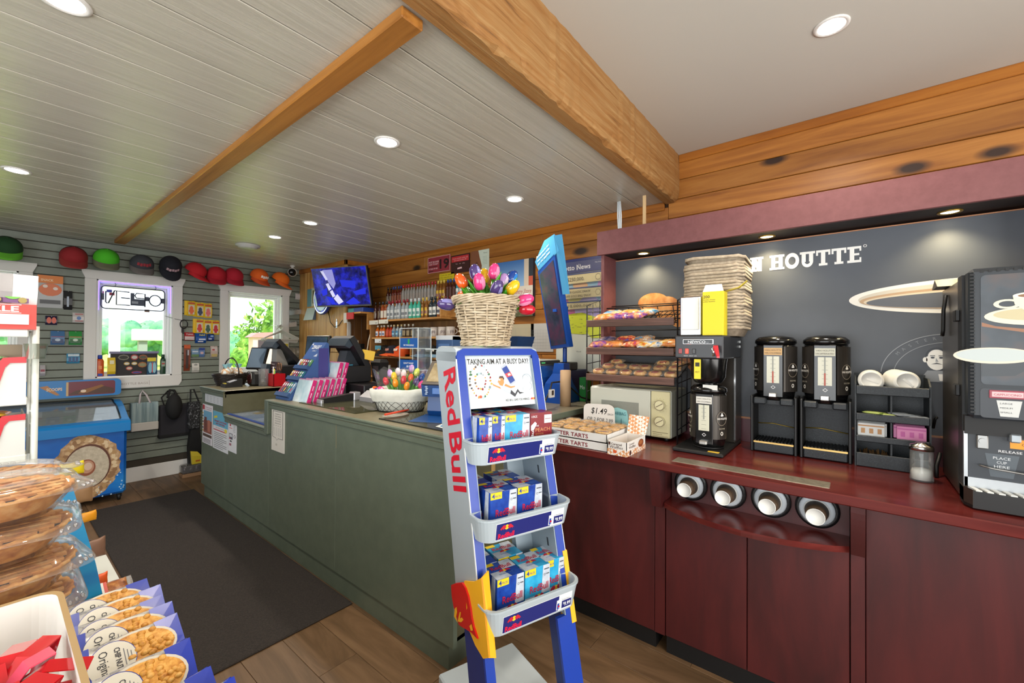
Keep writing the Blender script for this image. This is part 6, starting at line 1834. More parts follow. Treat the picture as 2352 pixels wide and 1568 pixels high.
for tier,(o,uu,s0,hh) in enumerate(((d0,du,L1*0.30,L1*0.24),(d0,du,L1*0.02,L1*0.22),(e0,dl,0.02,0.12))):
 nrm=RT.cross(uu).normalized()
 bt=wm(zd,M('#274674',0.45));oo=o+uu*(s0-0.012)
 bt.shell([[oo+nrm*0.0,oo+RT*0.215,oo+RT*0.215+nrm*0.022,oo+nrm*0.022],[oo+uu*0.03,oo+RT*0.215+uu*0.03,oo+RT*0.215+uu*0.03+nrm*0.022,oo+uu*0.03+nrm*0.022]],smooth=False);bt.build('tier_lip',zd)
 for c in range(6):
  p0=o+RT*(0.012+0.033*c)+uu*s0
  rnd=random.Random(tier*10+c)
  w_=0.024
  t=thing('small_packet','small colourful packet, number %s in the %s tier of the sloping blue display'%(('one','two','three','four','five','six')[c],('top','middle','bottom')[tier]),'packet',p0,group='packets in the sloping display')
  b=wm(t,M(cs[(k*3+tier)%8],0.3));k+=1
  q=[p0+nrm*0.002,p0+RT*w_+nrm*0.002,p0+RT*w_+nrm*0.014,p0+nrm*0.014]
  b.shell([q,[v+uu*hh*0.9 for v in q]],smooth=False)
  b.rect(p0+nrm*0.014,RT,uu,0.003,hh*0.25,w_-0.003,hh*0.5,M(cs[(k+4)%8],0.4),0.0006);b.rect(p0+nrm*0.014,RT,uu,0.003,hh*0.62,w_-0.003,hh*0.8,M('#d8dbe0',0.4),0.0006)
  b.build('packet',t)
# clear-fronted pink booklets in rows
m_pink=M('#c0246e',0.35)
m_cover=speckle_mat('aqua_cover',[(0.3,'#93b3c0'),(0.55,'#c6d5da'),(0.75,'#d9e0de')],5,0.12,0.0)
def booklet(x,y0,y1,z,lean,label,h=0.165):
 t=thing('ticket_book',label,'book',(x,(y0+y1)/2,z),group='pink-edged booklets on the counter')
 w=y1-y0
 m4=Matrix.Rotation(FW,4,'Z')@Matrix.Rotation(-lean,4,'X')
 b=MB(m_pink);b.T=m4;b.box((-w/2,0.003,0),(w/2,0.03,h),bev=0.001)
 for q in (0.25,0.55):b.rect((w/2+0.0004,0.016,0),Y_,Z_,-0.003,h*q,0.003,h*(q+0.2),M('#e6b8d0',0.4),0.0004)
 b.build('pages',t)
 b=MB(m_cover);b.T=m4;b.box((-w/2,0.0,0),(w/2-0.004,0.0028,h*0.99));b.build('cover',t)
 b=MB(M('#b04a8a',0.4));b.T=m4
 for i in range(14):b.box((-w/2+0.01+i*(w-0.03)/13,-0.001,h*0.955),(-w/2+0.014+i*(w-0.03)/13,0.001,h*1.01))
 b.build('coil_teeth',t,kind='stuff')
nm=('nearest the counter edge','second from the counter edge','third from the counter edge','fourth from the counter edge','fifth from the counter edge','last before the cash drawer')
for i in range(6):
 booklet(1.365+0.048*i,2.905+0.006*i,3.115,CT,0.30,'pink-edged booklet with aqua cover in the lower row, %s'%nm[i])
rs=thing('acrylic_riser','clear acrylic riser under two pink-edged booklets beside the near till','riser',(1.69,3.22,CT))
b=wm(rs,film('#e6eef2',0.08,0.05,0.6));b.box((1.664,3.01,CT),(1.715,3.34,CT+0.10));b.build('block',rs)
for i in range(2):
 booklet(1.625+0.045*i,3.015,3.335,CT+0.10,0.26,'pink-edged booklet raised behind the lower row, %s of the two'%('front' if i==0 else 'back'),h=0.175)
b=wm(rs,film('#e6eef2',0.08,0.05,0.6));b.box((1.60,3.01,CT+0.092),(1.72,3.34,CT+0.0995));b.build('ledge',rs)
# hand scanner, terminal, cords, pens
hs=thing('label_gun','black and silver handheld unit lying at the counter edge by the booklets','handheld',(1.50,2.86,CT))
b=wm(hs,m_black);b.shell([[(1.42+0.0,2.85,CT+0.004),(1.42,2.79,CT+0.004),(1.42,2.79,CT+0.035),(1.42,2.85,CT+0.035)],[(1.66,2.84,CT+0.006),(1.66,2.78,CT+0.006),(1.66,2.78,CT+0.055),(1.66,2.84,CT+0.055)]],smooth=False);b.build('body',hs)
b=wm(hs,M('#b4b4b8',0.3,0.6));b.box((1.645,2.775,CT+0.001),(1.70,2.845,CT+0.062),bev=0.006);b.box((1.41,2.785,CT),(1.43,2.855,CT+0.03),bev=0.004);b.build('metal_end',hs)
pt=thing('pin_pad','grey curved card pin pad with blue label in front of the near till','card terminal',(1.80,2.93,CT))
b=wm(pt,M('#8a8a8e',0.35));b.shell([[(1.74,2.84,CT),(1.74,3.0,CT),(1.74,3.0,CT+0.035),(1.74,2.84,CT+0.035)],[(1.80,2.84,CT),(1.80,3.0,CT),(1.80,3.0,CT+0.075),(1.80,2.84,CT+0.075)],[(1.86,2.83,CT),(1.86,3.0,CT),(1.86,3.0,CT+0.07),(1.86,2.83,CT+0.07)],[(1.90,2.82,CT),(1.90,2.98,CT),(1.90,2.98,CT+0.02),(1.90,2.82,CT+0.02)]],smooth=False);b.build('body',pt)
pt.location=(1.62,2.87,CT)
b=MB(M('#5a6fb0',0.4));b.at((-0.035,0,0.0365));b.box((-0.02,-0.03,0),(0.02,0.03,0.002));b.build('blue_label',pt)
pt.location=(1.72,2.66,CT)
cords=MB(m_black);cords.tube([(1.72,2.80,CT+0.03),(1.78,2.76,CT+0.07),(1.80,2.70,CT+0.03),(1.76,2.62,CT+0.006),(1.66,2.56,CT+0.005)],0.005,6)
solo_w(cords,'device_cord','black cord looping over the counter between the handheld unit and pin pad','cord',(1.72,2.80,CT))
gs=thing('counter_glass','sheet of counter glass with notes under it near the white wire basket','glass',(1.5,2.5,CT))
b=wm(gs,film('#cfd6b8',0.05,0.04,0.8));b.box((1.345,2.255,CT),(1.70,2.96,CT+0.006));b.build('glass',gs)
b=wm(gs,M('#3b3a22',0.4));b.box((1.343,2.255,CT),(1.346,2.96,CT+0.0065));b.box((1.343,2.252,CT),(1.70,2.256,CT+0.0065));b.build('edge',gs)
gs2=thing('counter_glass','sheet of counter glass by the blue ticket checker at the near counter end','glass',(1.5,1.7,CT))
b=wm(gs2,film('#c9cfc0',0.05,0.04,0.9));b.box((1.335,1.40,CT),(1.85,2.0,CT+0.006));b.build('glass',gs2)
b=wm(gs2,M('#1d211c',0.4));b.box((1.333,1.40,CT),(1.336,2.0,CT+0.0065));b.build('edge',gs2)
fl_=thing('flyer','folded blue, green and white flyer flat on the glass beside the drink rack','flyer',(1.42,1.50,CT+0.006))
b=wm(fl_);b.poly([(1.36,1.42,CT+0.0075),(1.37,1.58,CT+0.0075),(1.46,1.62,CT+0.0075),(1.50,1.44,CT+0.0075)],M('#d6dcd8',0.3));b.poly([(1.38,1.44,CT+0.0085),(1.39,1.57,CT+0.0085),(1.42,1.58,CT+0.0085),(1.42,1.44,CT+0.0085)],M('#2a7ab0',0.3));b.poly([(1.425,1.45,CT+0.0085),(1.425,1.57,CT+0.0085),(1.455,1.57,CT+0.0085),(1.465,1.45,CT+0.0085)],M('#5a9a3a',0.3));b.build('sheet',fl_)
pn=MB(M('#c63a1c',0.35));pn.cyl((1.365,1.99,CT+0.022),(1.545,2.03,CT+0.022),0.006,0.006,8);pn.cyl((1.545,2.03,CT+0.022),(1.56,2.034,CT+0.022),0.006,0.002,8)
solo_w(pn,'marker','orange marker lying on the small clear dish at the near counter end','pen',(1.45,2.0,CT+0.016))
ds=MB(film('#efe8dc',0.25,0.1,0.6));ds.lathe([(0.02,0.0065),(0.06,0.007),(0.085,0.013),(0.086,0.015),(0.06,0.010),(0.02,0.009)],20,sy=0.6)
o=solo(ds,'clear_dish','shallow clear tray under the orange marker','tray',(1.43,1.985,CT),rz=0.1)
for i in range(2):
 pn=MB(M('#e6e4e0',0.4));pn.cyl((1.70,2.42-0.03*i,CT+0.012),(1.80,2.30-0.03*i,CT+0.012),0.005,0.005,8);pn.cyl((1.755,2.354-0.03*i,CT+0.012),(1.785,2.318-0.03*i,CT+0.012),0.0056,0.0056,8,M('#d04a20',0.4))
 solo_w(pn,'pen','white pen with orange band beside the wire basket, %s of two'%('upper','lower')[i],'pen',(1.75,2.36-0.03*i,CT+0.007))
# white lined wire basket of wooden tulips on the counter
tb_=thing('wire_basket','white cloth-lined wire basket of small wooden tulips on the counter','basket',(1.595,2.16,CT+0.0),rz=FW+0.62)
m_cloth=speckle_mat('white_liner',[(0.3,'#bfc1b8'),(0.7,'#cfd1c9')],20,0.9,0.2)
b=MB(m_cloth)
def ov(k,z,w=0.0):
 return [((0.165*k+w*math.sin(9*t))*math.copysign(abs(math.cos(t))**0.75,math.cos(t)),(0.105*k+w*math.cos(7*t))*math.copysign(abs(math.sin(t))**0.75,math.sin(t)),z+w*math.sin(6*t)) for t in [2*PI*i/40 for i in range(40)]]
b.shell([ov(0.80,0.004),ov(0.92,0.06),ov(0.96,0.09)],caps=True);b.build('lining',tb_)
b=MB(m_cloth);b.shell([ov(1.02,0.066,0.003),ov(1.10,0.10,0.003),ov(1.12,0.135,0.004),ov(1.02,0.140,0.003),ov(0.95,0.10)],caps=False);b.build('cloth_fold',tb_)
b=MB(m_black)
for k,z in ((0.82,0.006),(1.0,0.085)):
 b.tube(ov(k*1.01,z),0.0022,4,closed=True)
N_=30
for i in range(N_):
 for s in (1,-1):
  pts=[]
  for j in range(5):
   t=2*PI*(i+s*j*0.5)/N_;kk=(0.82+0.18*j/4)*1.012
   pts.append((0.165*kk*math.copysign(abs(math.cos(t))**0.75,math.cos(t)),0.105*kk*math.copysign(abs(math.sin(t))**0.75,math.sin(t)),0.006+0.08*j/4))
  b.tube(pts,0.0011,3)
b.build('chicken_wire',tb_,kind='stuff')
m_leaf=M('#3f8a1e',0.25)
TUL={'orange':'#e0581c','pink':'#d83a7a','yellow':'#e0b418','purple':'#46356a','lilac':'#a884bc','blue':'#123a86','red':'#b8142a','white':'#dfd0d4','lime':'#c2cc5c','amber':'#e08a14'}
TULT={'pink':'#e68ab0','purple':'#8a86c0','lilac':'#d8c4de','blue':'#2a7ac8'}
def tulip(base,head,s,kind,label,group,leaf=True,stem=True):
 t=thing('wooden_tulip',label,'flower',base,group=group)
 base,head=Vector(base),Vector(head)
 d=head-base
 if stem:
  b=MB(m_leaf);b.tube([(0,0,0),d*0.5+Vector((0,0,0.01)),d],s*0.14,6);b.build('stem',t)
 q=Vector((0,0,1)).rotation_difference(d.normalized()).to_matrix().to_4x4()
 b=MB(M(TUL[kind],0.12,coat=0.5));b.T=Matrix.Translation(d)@q
 b.lathe([(0.0,-0.02*s),(0.32*s,0.02*s),(0.50*s,0.35*s),(0.52*s,0.75*s),(0.44*s,1.15*s),(0.26*s,1.42*s),(0.0,1.52*s)],16)
 b.build('bloom',t)
 if kind in TULT:
  b=MB(M(TULT[kind],0.12,coat=0.5));b.T=Matrix.Translation(d)@q
  for a0 in (0.4,2.5,4.6):
   pts=[]
   for r_,z_ in ((0.36,0.06),(0.53,0.35),(0.545,0.75),(0.46,1.13)):
    pts.append([(r_*s*math.cos(a0+e),r_*s*math.sin(a0+e),z_*s) for e in (-0.42*(1-abs(z_-0.6)*0.7),0.0,0.42*(1-abs(z_-0.6)*0.7))])
   vs=[p for row in pts for p in row]
   b.add([Vector(v)*1.012 for v in vs],[(r*3+c,r*3+c+1,r*3+c+4,r*3+c+3) for r in range(3) for c in range(2)],None,True)
  b.build('petal_paint',t)
 if leaf:
  sd=d.cross(Z_)
  sd=sd.normalized() if sd.length>1e-4 else X_
  for sg_,k in ((1,1.15),(-1,0.9)):
   b=MB(m_leaf)
   pl=[]
   for i in range(7):
    f=i/6.0
    c0=d*(k*f*1.05)+sd*(sg_*s*(0.2+1.0*f*f))+Vector((0,0,0))
    wv=s*0.42*math.sin(PI*min(1.0,0.15+0.85*f))+0.001
    th=Vector((sd.y,-sd.x,0)).normalized()
    pl.append([c0+th*wv,c0+sd*(s*0.06),c0-th*wv,c0-sd*(s*0.06)])
   b.shell(pl);b.build('leaf',t)
 return t
wb_loc=Vector((1.595,2.16,CT))
mt=Matrix.Rotation(FW+0.62,3,'Z')
SM=[(-0.15,-0.02,0.15,'orange'),(-0.12,-0.05,0.145,'purple'),(-0.095,-0.06,0.15,'pink'),(-0.11,0.02,0.19,'red'),(-0.02,-0.045,0.185,'amber'),(-0.06,0.03,0.22,'yellow'),(-0.10,0.06,0.235,'lilac'),(-0.045,0.06,0.245,'white'),
 (0.01,0.02,0.235,'white'),(0.02,-0.01,0.20,'red'),(0.055,0.03,0.21,'orange'),(0.055,-0.05,0.17,'amber'),(0.05,0.065,0.265,'lilac'),(0.095,0.04,0.245,'lime'),(0.10,0.0,0.19,'purple'),(0.135,0.02,0.215,'blue'),(0.145,-0.035,0.18,'pink')]
for i,(x,y,z,kind) in enumerate(SM):
 base=wb_loc+mt@Vector((x*0.6,y*0.75,0.085));head=wb_loc+mt@Vector((x*0.86,y,z-0.035))
 pos=('left','middle','right')[0 if x<-0.05 else 1 if x<0.05 else 2]+(' front' if y<-0.02 else ' middle' if y<0.03 else ' back')
 tulip(base,head,0.034,kind,'small %s wooden tulip at the %s of the white wire basket'%(kind,pos),'small tulips in the white wire basket',leaf=(i%2==0))
b=MB(film('#ffffff',0.03,0.05,0.35))
for c in (-0.07,0.07):
 b.shell([[(c+0.06*math.cos(2*PI*i/14),0.05*math.sin(2*PI*i/14),0.10) for i in range(14)],[(c+(0.105+0.006*math.sin(5*i))*math.cos(2*PI*i/14),0.09*math.sin(2*PI*i/14),0.25+0.02*math.sin(4*i)) for i in range(14)]],caps=False)
b.build('cellophane',tb_,kind='stuff')
# blue ticket checker
tc_=thing('ticket_checker','blue countertop ticket checker with a tilted grey-framed screen','ticket checker',(1.60,1.80,CT))
m_tcb=M('#10427e',0.35)
b=wm(tc_,m_tcb)
m4=Matrix.Translation(tc_.location)@Matrix.Rotation(FW+0.45,4,'Z')
def tcm(mat=None):
 b=MB(mat);b.T=Matrix.Rotation(FW+0.45,4,'Z')@Matrix.Diagonal((0.88,0.9,0.72,1.0));return b
b=tcm(m_tcb);b.prism([(0.14,0.012),(0.0,0.012),(-0.02,0.05),(-0.005,0.17),(0.10,0.20),(0.14,0.17)],'x',-0.085,0.085);b.build('column',tc_)
b=tcm(m_tcb);b.prism([(-0.225,0.0062),(0.14,0.0062),(0.14,0.016),(-0.225,0.010)],'x',-0.11,0.11);b.build('foot_plate',tc_)
b=tcm(m_tcb);b.shell([[(-0.105,-0.05,0.165),(0.105,-0.05,0.165),(0.105,0.12,0.18),(-0.105,0.12,0.18)],[(-0.11,-0.06,0.265),(0.11,-0.06,0.265),(0.105,0.13,0.33),(-0.105,0.13,0.33)]],smooth=False);b.build('head',tc_)
b=tcm(M('#4a433c',0.4));b.shell([[(-0.10,-0.075,0.262),(0.10,-0.075,0.262),(0.10,-0.055,0.25),(-0.10,-0.055,0.25)],[(-0.095,0.075,0.435),(0.095,0.075,0.435),(0.095,0.095,0.425),(-0.095,0.095,0.425)]],smooth=False);b.build('screen_frame',tc_)
b=tcm(speckle_mat('checker_screen',[(0.3,'#6a6450'),(0.5,'#8f8062'),(0.75,'#a59a80')],12,0.15,0.0));b.shell([[(-0.075,-0.060,0.283),(0.075,-0.060,0.283),(0.075,-0.058,0.281),(-0.075,-0.058,0.281)],[(-0.07,0.056,0.417),(0.07,0.056,0.417),(0.07,0.058,0.415),(-0.07,0.058,0.415)]],smooth=False);b.build('screen',tc_)
b=tcm(M('#2f62a8',0.3));b.box((-0.03,-0.075,0.185),(0.04,-0.05,0.235),bev=0.005);b.build('scan_window',tc_)
b=tcm()
for i in range(5):b.disc((0,-0.0585,0),X_,Z_,-0.075+0.004*(i%2),0.185+0.014*i,0.010,0.006,M('#9fb0c8',0.4),0.001,8)
b.build('sprig_print',tc_)
rs_=MB(M('#b8573a',0.5));rs_.box((1.64,1.515,CT+0.007),(1.645,1.60,CT+0.115));rs_.box((1.638,1.51,CT+0.007),(1.640,1.52,CT+0.118),M('#d8d8d8',0.4))
solo_w(rs_,'ticket_card','upright orange card in a clear holder beside the blue ticket checker','card',(1.64,1.555,CT+0.007))
# wicker basket with big wooden tulips on top of the drinks rack
BASE=RM@Vector((-0.005,0.205,1.446))
wkb=thing('wicker_basket','pale woven wicker basket of large wooden tulips on top of the drink rack','basket',BASE)
m_wil=speckle_mat('pale_willow',[(0.25,'#8f7c62'),(0.5,'#b7a68a'),(0.75,'#d0c2aa')],26,0.6,0.3)
HB,R0,R1=0.184,0.088,0.126
b=MB(m_wil)
rows=15;nst=16
def wick(row,amp,n_=64):
 z=0.02+(HB-0.045)*row/(rows-1)
 r=R0+(R1-R0)*z/HB
 return [((r+amp*math.cos(nst*t/2*1.0+PI*row))*math.cos(t),(r+amp*math.cos(nst*t/2+PI*row))*math.sin(t),z+0.0008*math.sin(5*t+row)) for t in [2*PI*i/n_ for i in range(n_)]]
for row in range(rows):
 b.tube(wick(row,0.0045),0.0047,5,closed=True)
b.build('woven_side',wkb)
b=MB(m_wil)
for i in range(nst):
 t=2*PI*i/nst
 b.tube([(R0*math.cos(t),R0*math.sin(t),0.0),((R0+R1)/2*math.cos(t),(R0+R1)/2*math.sin(t),HB/2),(R1*math.cos(t),R1*math.sin(t),HB-0.01)],0.0042,5)
b.build('upright_stakes',wkb)
b=MB(m_wil)
for (zc,rr,amp,k) in ((HB-0.012,R1+0.003,0.006,6),(HB-0.004,R1+0.006,0.006,6),(HB+0.006,R1+0.003,0.006,6),(0.006,R0+0.004,0.005,5),(0.016,R0+0.005,0.005,5)):
 for ph in (0.0,2.1,4.2):
  b.tube([((rr+amp*math.cos(k*t+ph))*math.cos(t),(rr+amp*math.cos(k*t+ph))*math.sin(t),max(zc+amp*0.9*math.sin(k*t+ph),0.005)) for t in [2*PI*i/72 for i in range(72)]],0.0048,5,closed=True)
b.build('plaited_rims',wkb)
b=MB(M('#5a4c3a',0.9));b.lathe([(0.0,0.004),(R0*0.97,0.004),((R0+R1)/2*0.94,HB*0.5),(R1*0.93,HB*0.86),(0.0,HB*0.88)],24);b.build('lining',wkb)
CW=Matrix(((0.627,-0.779,0),(-0.779,-0.627,0),(0,0,1))).transposed()
R3=Vector((0.627,-0.779,0));F3=Vector((0.779,0.627,0))
BIG=[(-0.122,-0.03,0.225,'purple','far left rim'),(-0.086,0.02,0.30,'orange','left'),(-0.072,0.05,0.25,'orange','low left behind leaves'),(-0.040,0.03,0.335,'purple','upper left'),(-0.018,-0.03,0.285,'pink','centre front'),(-0.010,0.06,0.325,'yellow','centre back'),
 (0.028,0.02,0.335,'pink','tall centre'),(0.036,-0.05,0.262,'purple','front centre, low'),(0.056,0.03,0.30,'lilac','right of centre'),(0.090,0.05,0.32,'blue','upper right'),(0.086,-0.02,0.272,'yellow','front right'),(0.128,-0.01,0.240,'pink','far right rim'),(0.134,0.01,0.215,'red','lowest far right')]
for i,(r_,f_,z_,kind,lab) in enumerate(BIG):
 head=BASE+R3*r_+F3*f_+Z_*(z_-0.062)
 base=BASE+R3*r_*0.45+F3*f_*0.45+Z_*(HB*0.86)
 tulip(base,head,0.045,kind,'large painted %s wooden tulip, %s of the pale wicker basket'%(kind,lab),'large wooden tulips in the wicker basket')
# ---------------------------------------------------------------- shelves of bottles behind the counter
bs=thing('bottle_shelf','stepped pine bottle shelf unit on the knotty pine wall','shelf',(2.82,3.6,0.92))
for (x0,z,ya,yb) in ((2.70,1.703,3.05,4.235),(2.72,1.512,2.86,4.235),(2.72,1.306,2.86,4.235),(2.70,1.083,2.86,4.235)):
 b=wm(bs,m_shelf_wood);b.box((x0,ya,z),(2.945,yb,z+0.020),bev=0.002);b.build('shelf_board',bs)
b=wm(bs,m_shelf_wood);b.box((2.70,3.05,1.723),(2.945,3.068,1.802),bev=0.002);b.build('end_board',bs)
b=wm(bs,m_shelf_wood);b.box((2.83,2.86,1.723),(2.945,4.235,1.905));b.build('raised_step',bs)
b=wm(bs,grain_mat('upright_board','z',[(0.3,'#7d542a'),(0.7,'#a87c48')],0.5,1.2,20));b.box((2.71,4.235,0.90),(2.945,4.255,1.70));b.build('upright',bs)
b=wm(bs,grain_mat('upright_board2','z',[(0.3,'#5d3d1e'),(0.7,'#8a6236')],0.5,1.2,20));b.box((2.925,2.86,0.90),(2.945,4.235,1.70));b.build('back_board',bs)
for y in (2.86,3.55):
 b=wm(bs,m_shelf_wood);b.box((2.74,y,0.90),(2.925,y+0.018,1.51));b.build('divider',bs)
def bottle(kind,loc,label,group,h=0.22,r=0.034,glass='#7a3a10',cap='#1a1a1a',lab='#d8d6cc',lab2=None,cache={}):
 key=kind
 if key in cache:
  return dup(cache[key],label,loc,rz=FW+random.uniform(-0.2,0.2),group=group)
 t=thing('bottle',label,'bottle',loc,rz=FW,group=group)
 b=MB(M(glass,0.08,coat=0.3))
 b.lathe([(r*0.9,0),(r,0.006),(r,h*0.58),(r*0.86,h*0.66),(r*0.42,h*0.76),(r*0.36,h*0.90),(r*0.36,h*0.91)],14);b.build('glass',t)
 b=MB(M(cap,0.3));b.lathe([(r*0.44,h*0.84),(r*0.46,h*0.99),(r*0.42,h),(0,h)],12);b.build('cap',t)
 b=MB(M(lab,0.5))
 rr=r+0.0008
 b.shell([[(rr*math.cos(a),rr*math.sin(a),h*z) for a in [-PI/2+1.0*q/4 for q in range(-4,5)]]+[((r-0.002)*math.cos(a),(r-0.002)*math.sin(a),h*z) for a in [-PI/2+1.0*q/4 for q in range(4,-5,-1)]] for z in (0.12,0.50)],smooth=False)
 if lab2:
  b.shell([[((rr+0.0006)*math.cos(a),(rr+0.0006)*math.sin(a),h*z) for a in [-PI/2+0.8*q/4 for q in range(-4,5)]]+[(r*math.cos(a),r*math.sin(a),h*z) for a in [-PI/2+0.8*q/4 for q in range(4,-5,-1)]] for z in (0.20,0.34)],M(lab2,0.5),smooth=False)
 b.build('label',t)
 cache[key]=t
 return t
KD={'brown':dict(glass='#3a1408',cap='#151313',lab='#6a5a4a'),'amber':dict(glass='#8a3d0c',cap='#20242c',lab='#c9c2b4'),'rum':dict(glass='#5a1c0c',cap='#1c3a7a',lab='#7a3a1c'),'vodka':dict(glass='#8f8b86',cap='#a81828',lab='#8a8078'),
 'clear':dict(glass='#8f979c',cap='#8c1a26',lab='#b9bcbc',lab2='#6a6e74'),'green':dict(glass='#3fa890',cap='#c9d0d2',lab='#c6d2cc',lab2='#5a8a84'),'gold':dict(glass='#7a4a14',cap='#d0b048',lab='#c9a024',lab2='#8a5a58'),'gin':dict(glass='#2a7f8c',cap='#1d2c30',lab='#d9dad4',lab2='#8a8f8c'),
 'dark_gin':dict(glass='#1d2c34',cap='#20262a',lab='#d9d8d0',lab2='#7a7f80'),'white_label':dict(glass='#8a4a14',cap='#5a1a1a',lab='#d6d0c4',lab2='#4a4a5a'),'blue_cap':dict(glass='#4a1a10',cap='#1f3f8a',lab='#4a2014'),'small_red':dict(glass='#5a2410',cap='#7a1c1c',lab='#a86a2a'),
 'orange_liq':dict(glass='#b3540e',cap='#e0d8c8',lab='#c6ccd6',lab2='#5a6a8a'),'red_liq':dict(glass='#a02a0c',cap='#d0c6b4',lab='#b8401c'),'blue_lab':dict(glass='#7a848a',cap='#c0a878',lab='#2f6f9a',lab2='#9ac0d0'),'mini':dict(glass='#4a3a2a',cap='#b8b2a4',lab='#8a7a5a')}
NAMES={'brown':'dark brown bottle','amber':'amber bottle with pale label','rum':'dark rum bottle with blue cap','vodka':'clear red-capped bottle','clear':'clear bottle with pale label','green':'green glass bottle with silver cap','gold':'bottle with gold cap and yellow label','gin':'teal bottle with white label',
  'dark_gin':'dark bottle with tall white label','white_label':'amber bottle with square white label','blue_cap':'dark bottle with bright blue cap','small_red':'small red-capped amber bottle','orange_liq':'orange liqueur bottle','red_liq':'red liqueur bottle','blue_lab':'clear bottle with blue label','mini':'tiny capped bottle'}
def row(kinds,x,z,y0,y1,h,r,place,grp):
 n=len(kinds)
 cnt={}
 for i,k in enumerate(kinds):
  cnt[k]=cnt.get(k,0)+1
  tot=kinds.count(k)
  nb=kinds[i-1] if i and kinds[i-1]!=k else (kinds[i+1] if i+1<n and kinds[i+1]!=k else None)
  od=('first','second','third','fourth','fifth','sixth','seventh','eighth','ninth','tenth','eleventh','twelfth','thirteenth')[cnt[k]-1]
  lab=NAMES[k]+(' number %s'%od if tot>1 else '')+' '+place
  bottle(k+'%.3f'%h,(x+random.uniform(-0.006,0.006),y0+(y1-y0)*i/(n-1),z),lab,grp,h=h,r=r,**KD[k])
random.seed(21)
row(['brown','brown','rum','rum','rum','rum']+['vodka']*12+['gold','gold','gold','blue_cap','blue_cap','blue_cap','gin','gin','brown'],2.885,1.905,4.16,2.92,0.205,0.0215,'on the raised back step','bottles on the raised step')
row(['brown','brown','amber','amber','clear','clear','clear','clear','clear','clear','green','green','green','gold','gold','dark_gin','dark_gin','white_label'],2.745,1.723,4.19,3.115,0.205,0.027,'on the front of the top shelf','bottles at the front of the top shelf')
row(['vodka']*5,2.80,1.723,3.98,3.50,0.20,0.022,'behind the front row of the top shelf','bottles behind the front row')
row(['small_red']*4,2.80,1.803,3.09,2.93,0.125,0.016,'on the end board by the wicker basket','small bottles on the end board')
row(['orange_liq','orange_liq','orange_liq','red_liq','red_liq','blue_lab','blue_lab','blue_lab','mini','mini','mini'],2.76,1.532,4.17,3.55,0.135,0.024,'on the middle shelf','bottles on the middle shelf')
mg=None
for i in range(5):
 y=3.47-0.115*i
 lab='white printed souvenir mug on the middle shelf, %s from the bottles'%('first','second','third','fourth','fifth')[i]
 if mg is None:
  mg=thing('mug',lab,'mug',(2.79,y,1.532),rz=FW,group='souvenir mugs on the middle shelf')
  b=MB(M('#bdb4ac',0.3));b.lathe([(0.036,0),(0.042,0.004),(0.043,0.096),(0.039,0.096),(0.038,0.01),(0.0,0.008)],18);b.build('body',mg)
  b=MB(M('#bdb4ac',0.3));b.tube([(0.040,0,0.078),(0.066,0,0.072),(0.070,0,0.045),(0.042,0,0.022)],0.006,6);b.build('handle',mg)
  b=MB(M('#6a5a5a',0.5))
  for k in range(5):b.rect((0,-0.0437,0),X_,Z_,-0.02+0.008*k,0.03+0.006*(k%3),-0.016+0.008*k,0.06+0.005*(k%2),M('#6a5a5a',0.5),0.0006)
  b.build('print',mg)
 else :
  dup(mg,lab,(2.79,y,1.532),rz=FW+0.3*i)
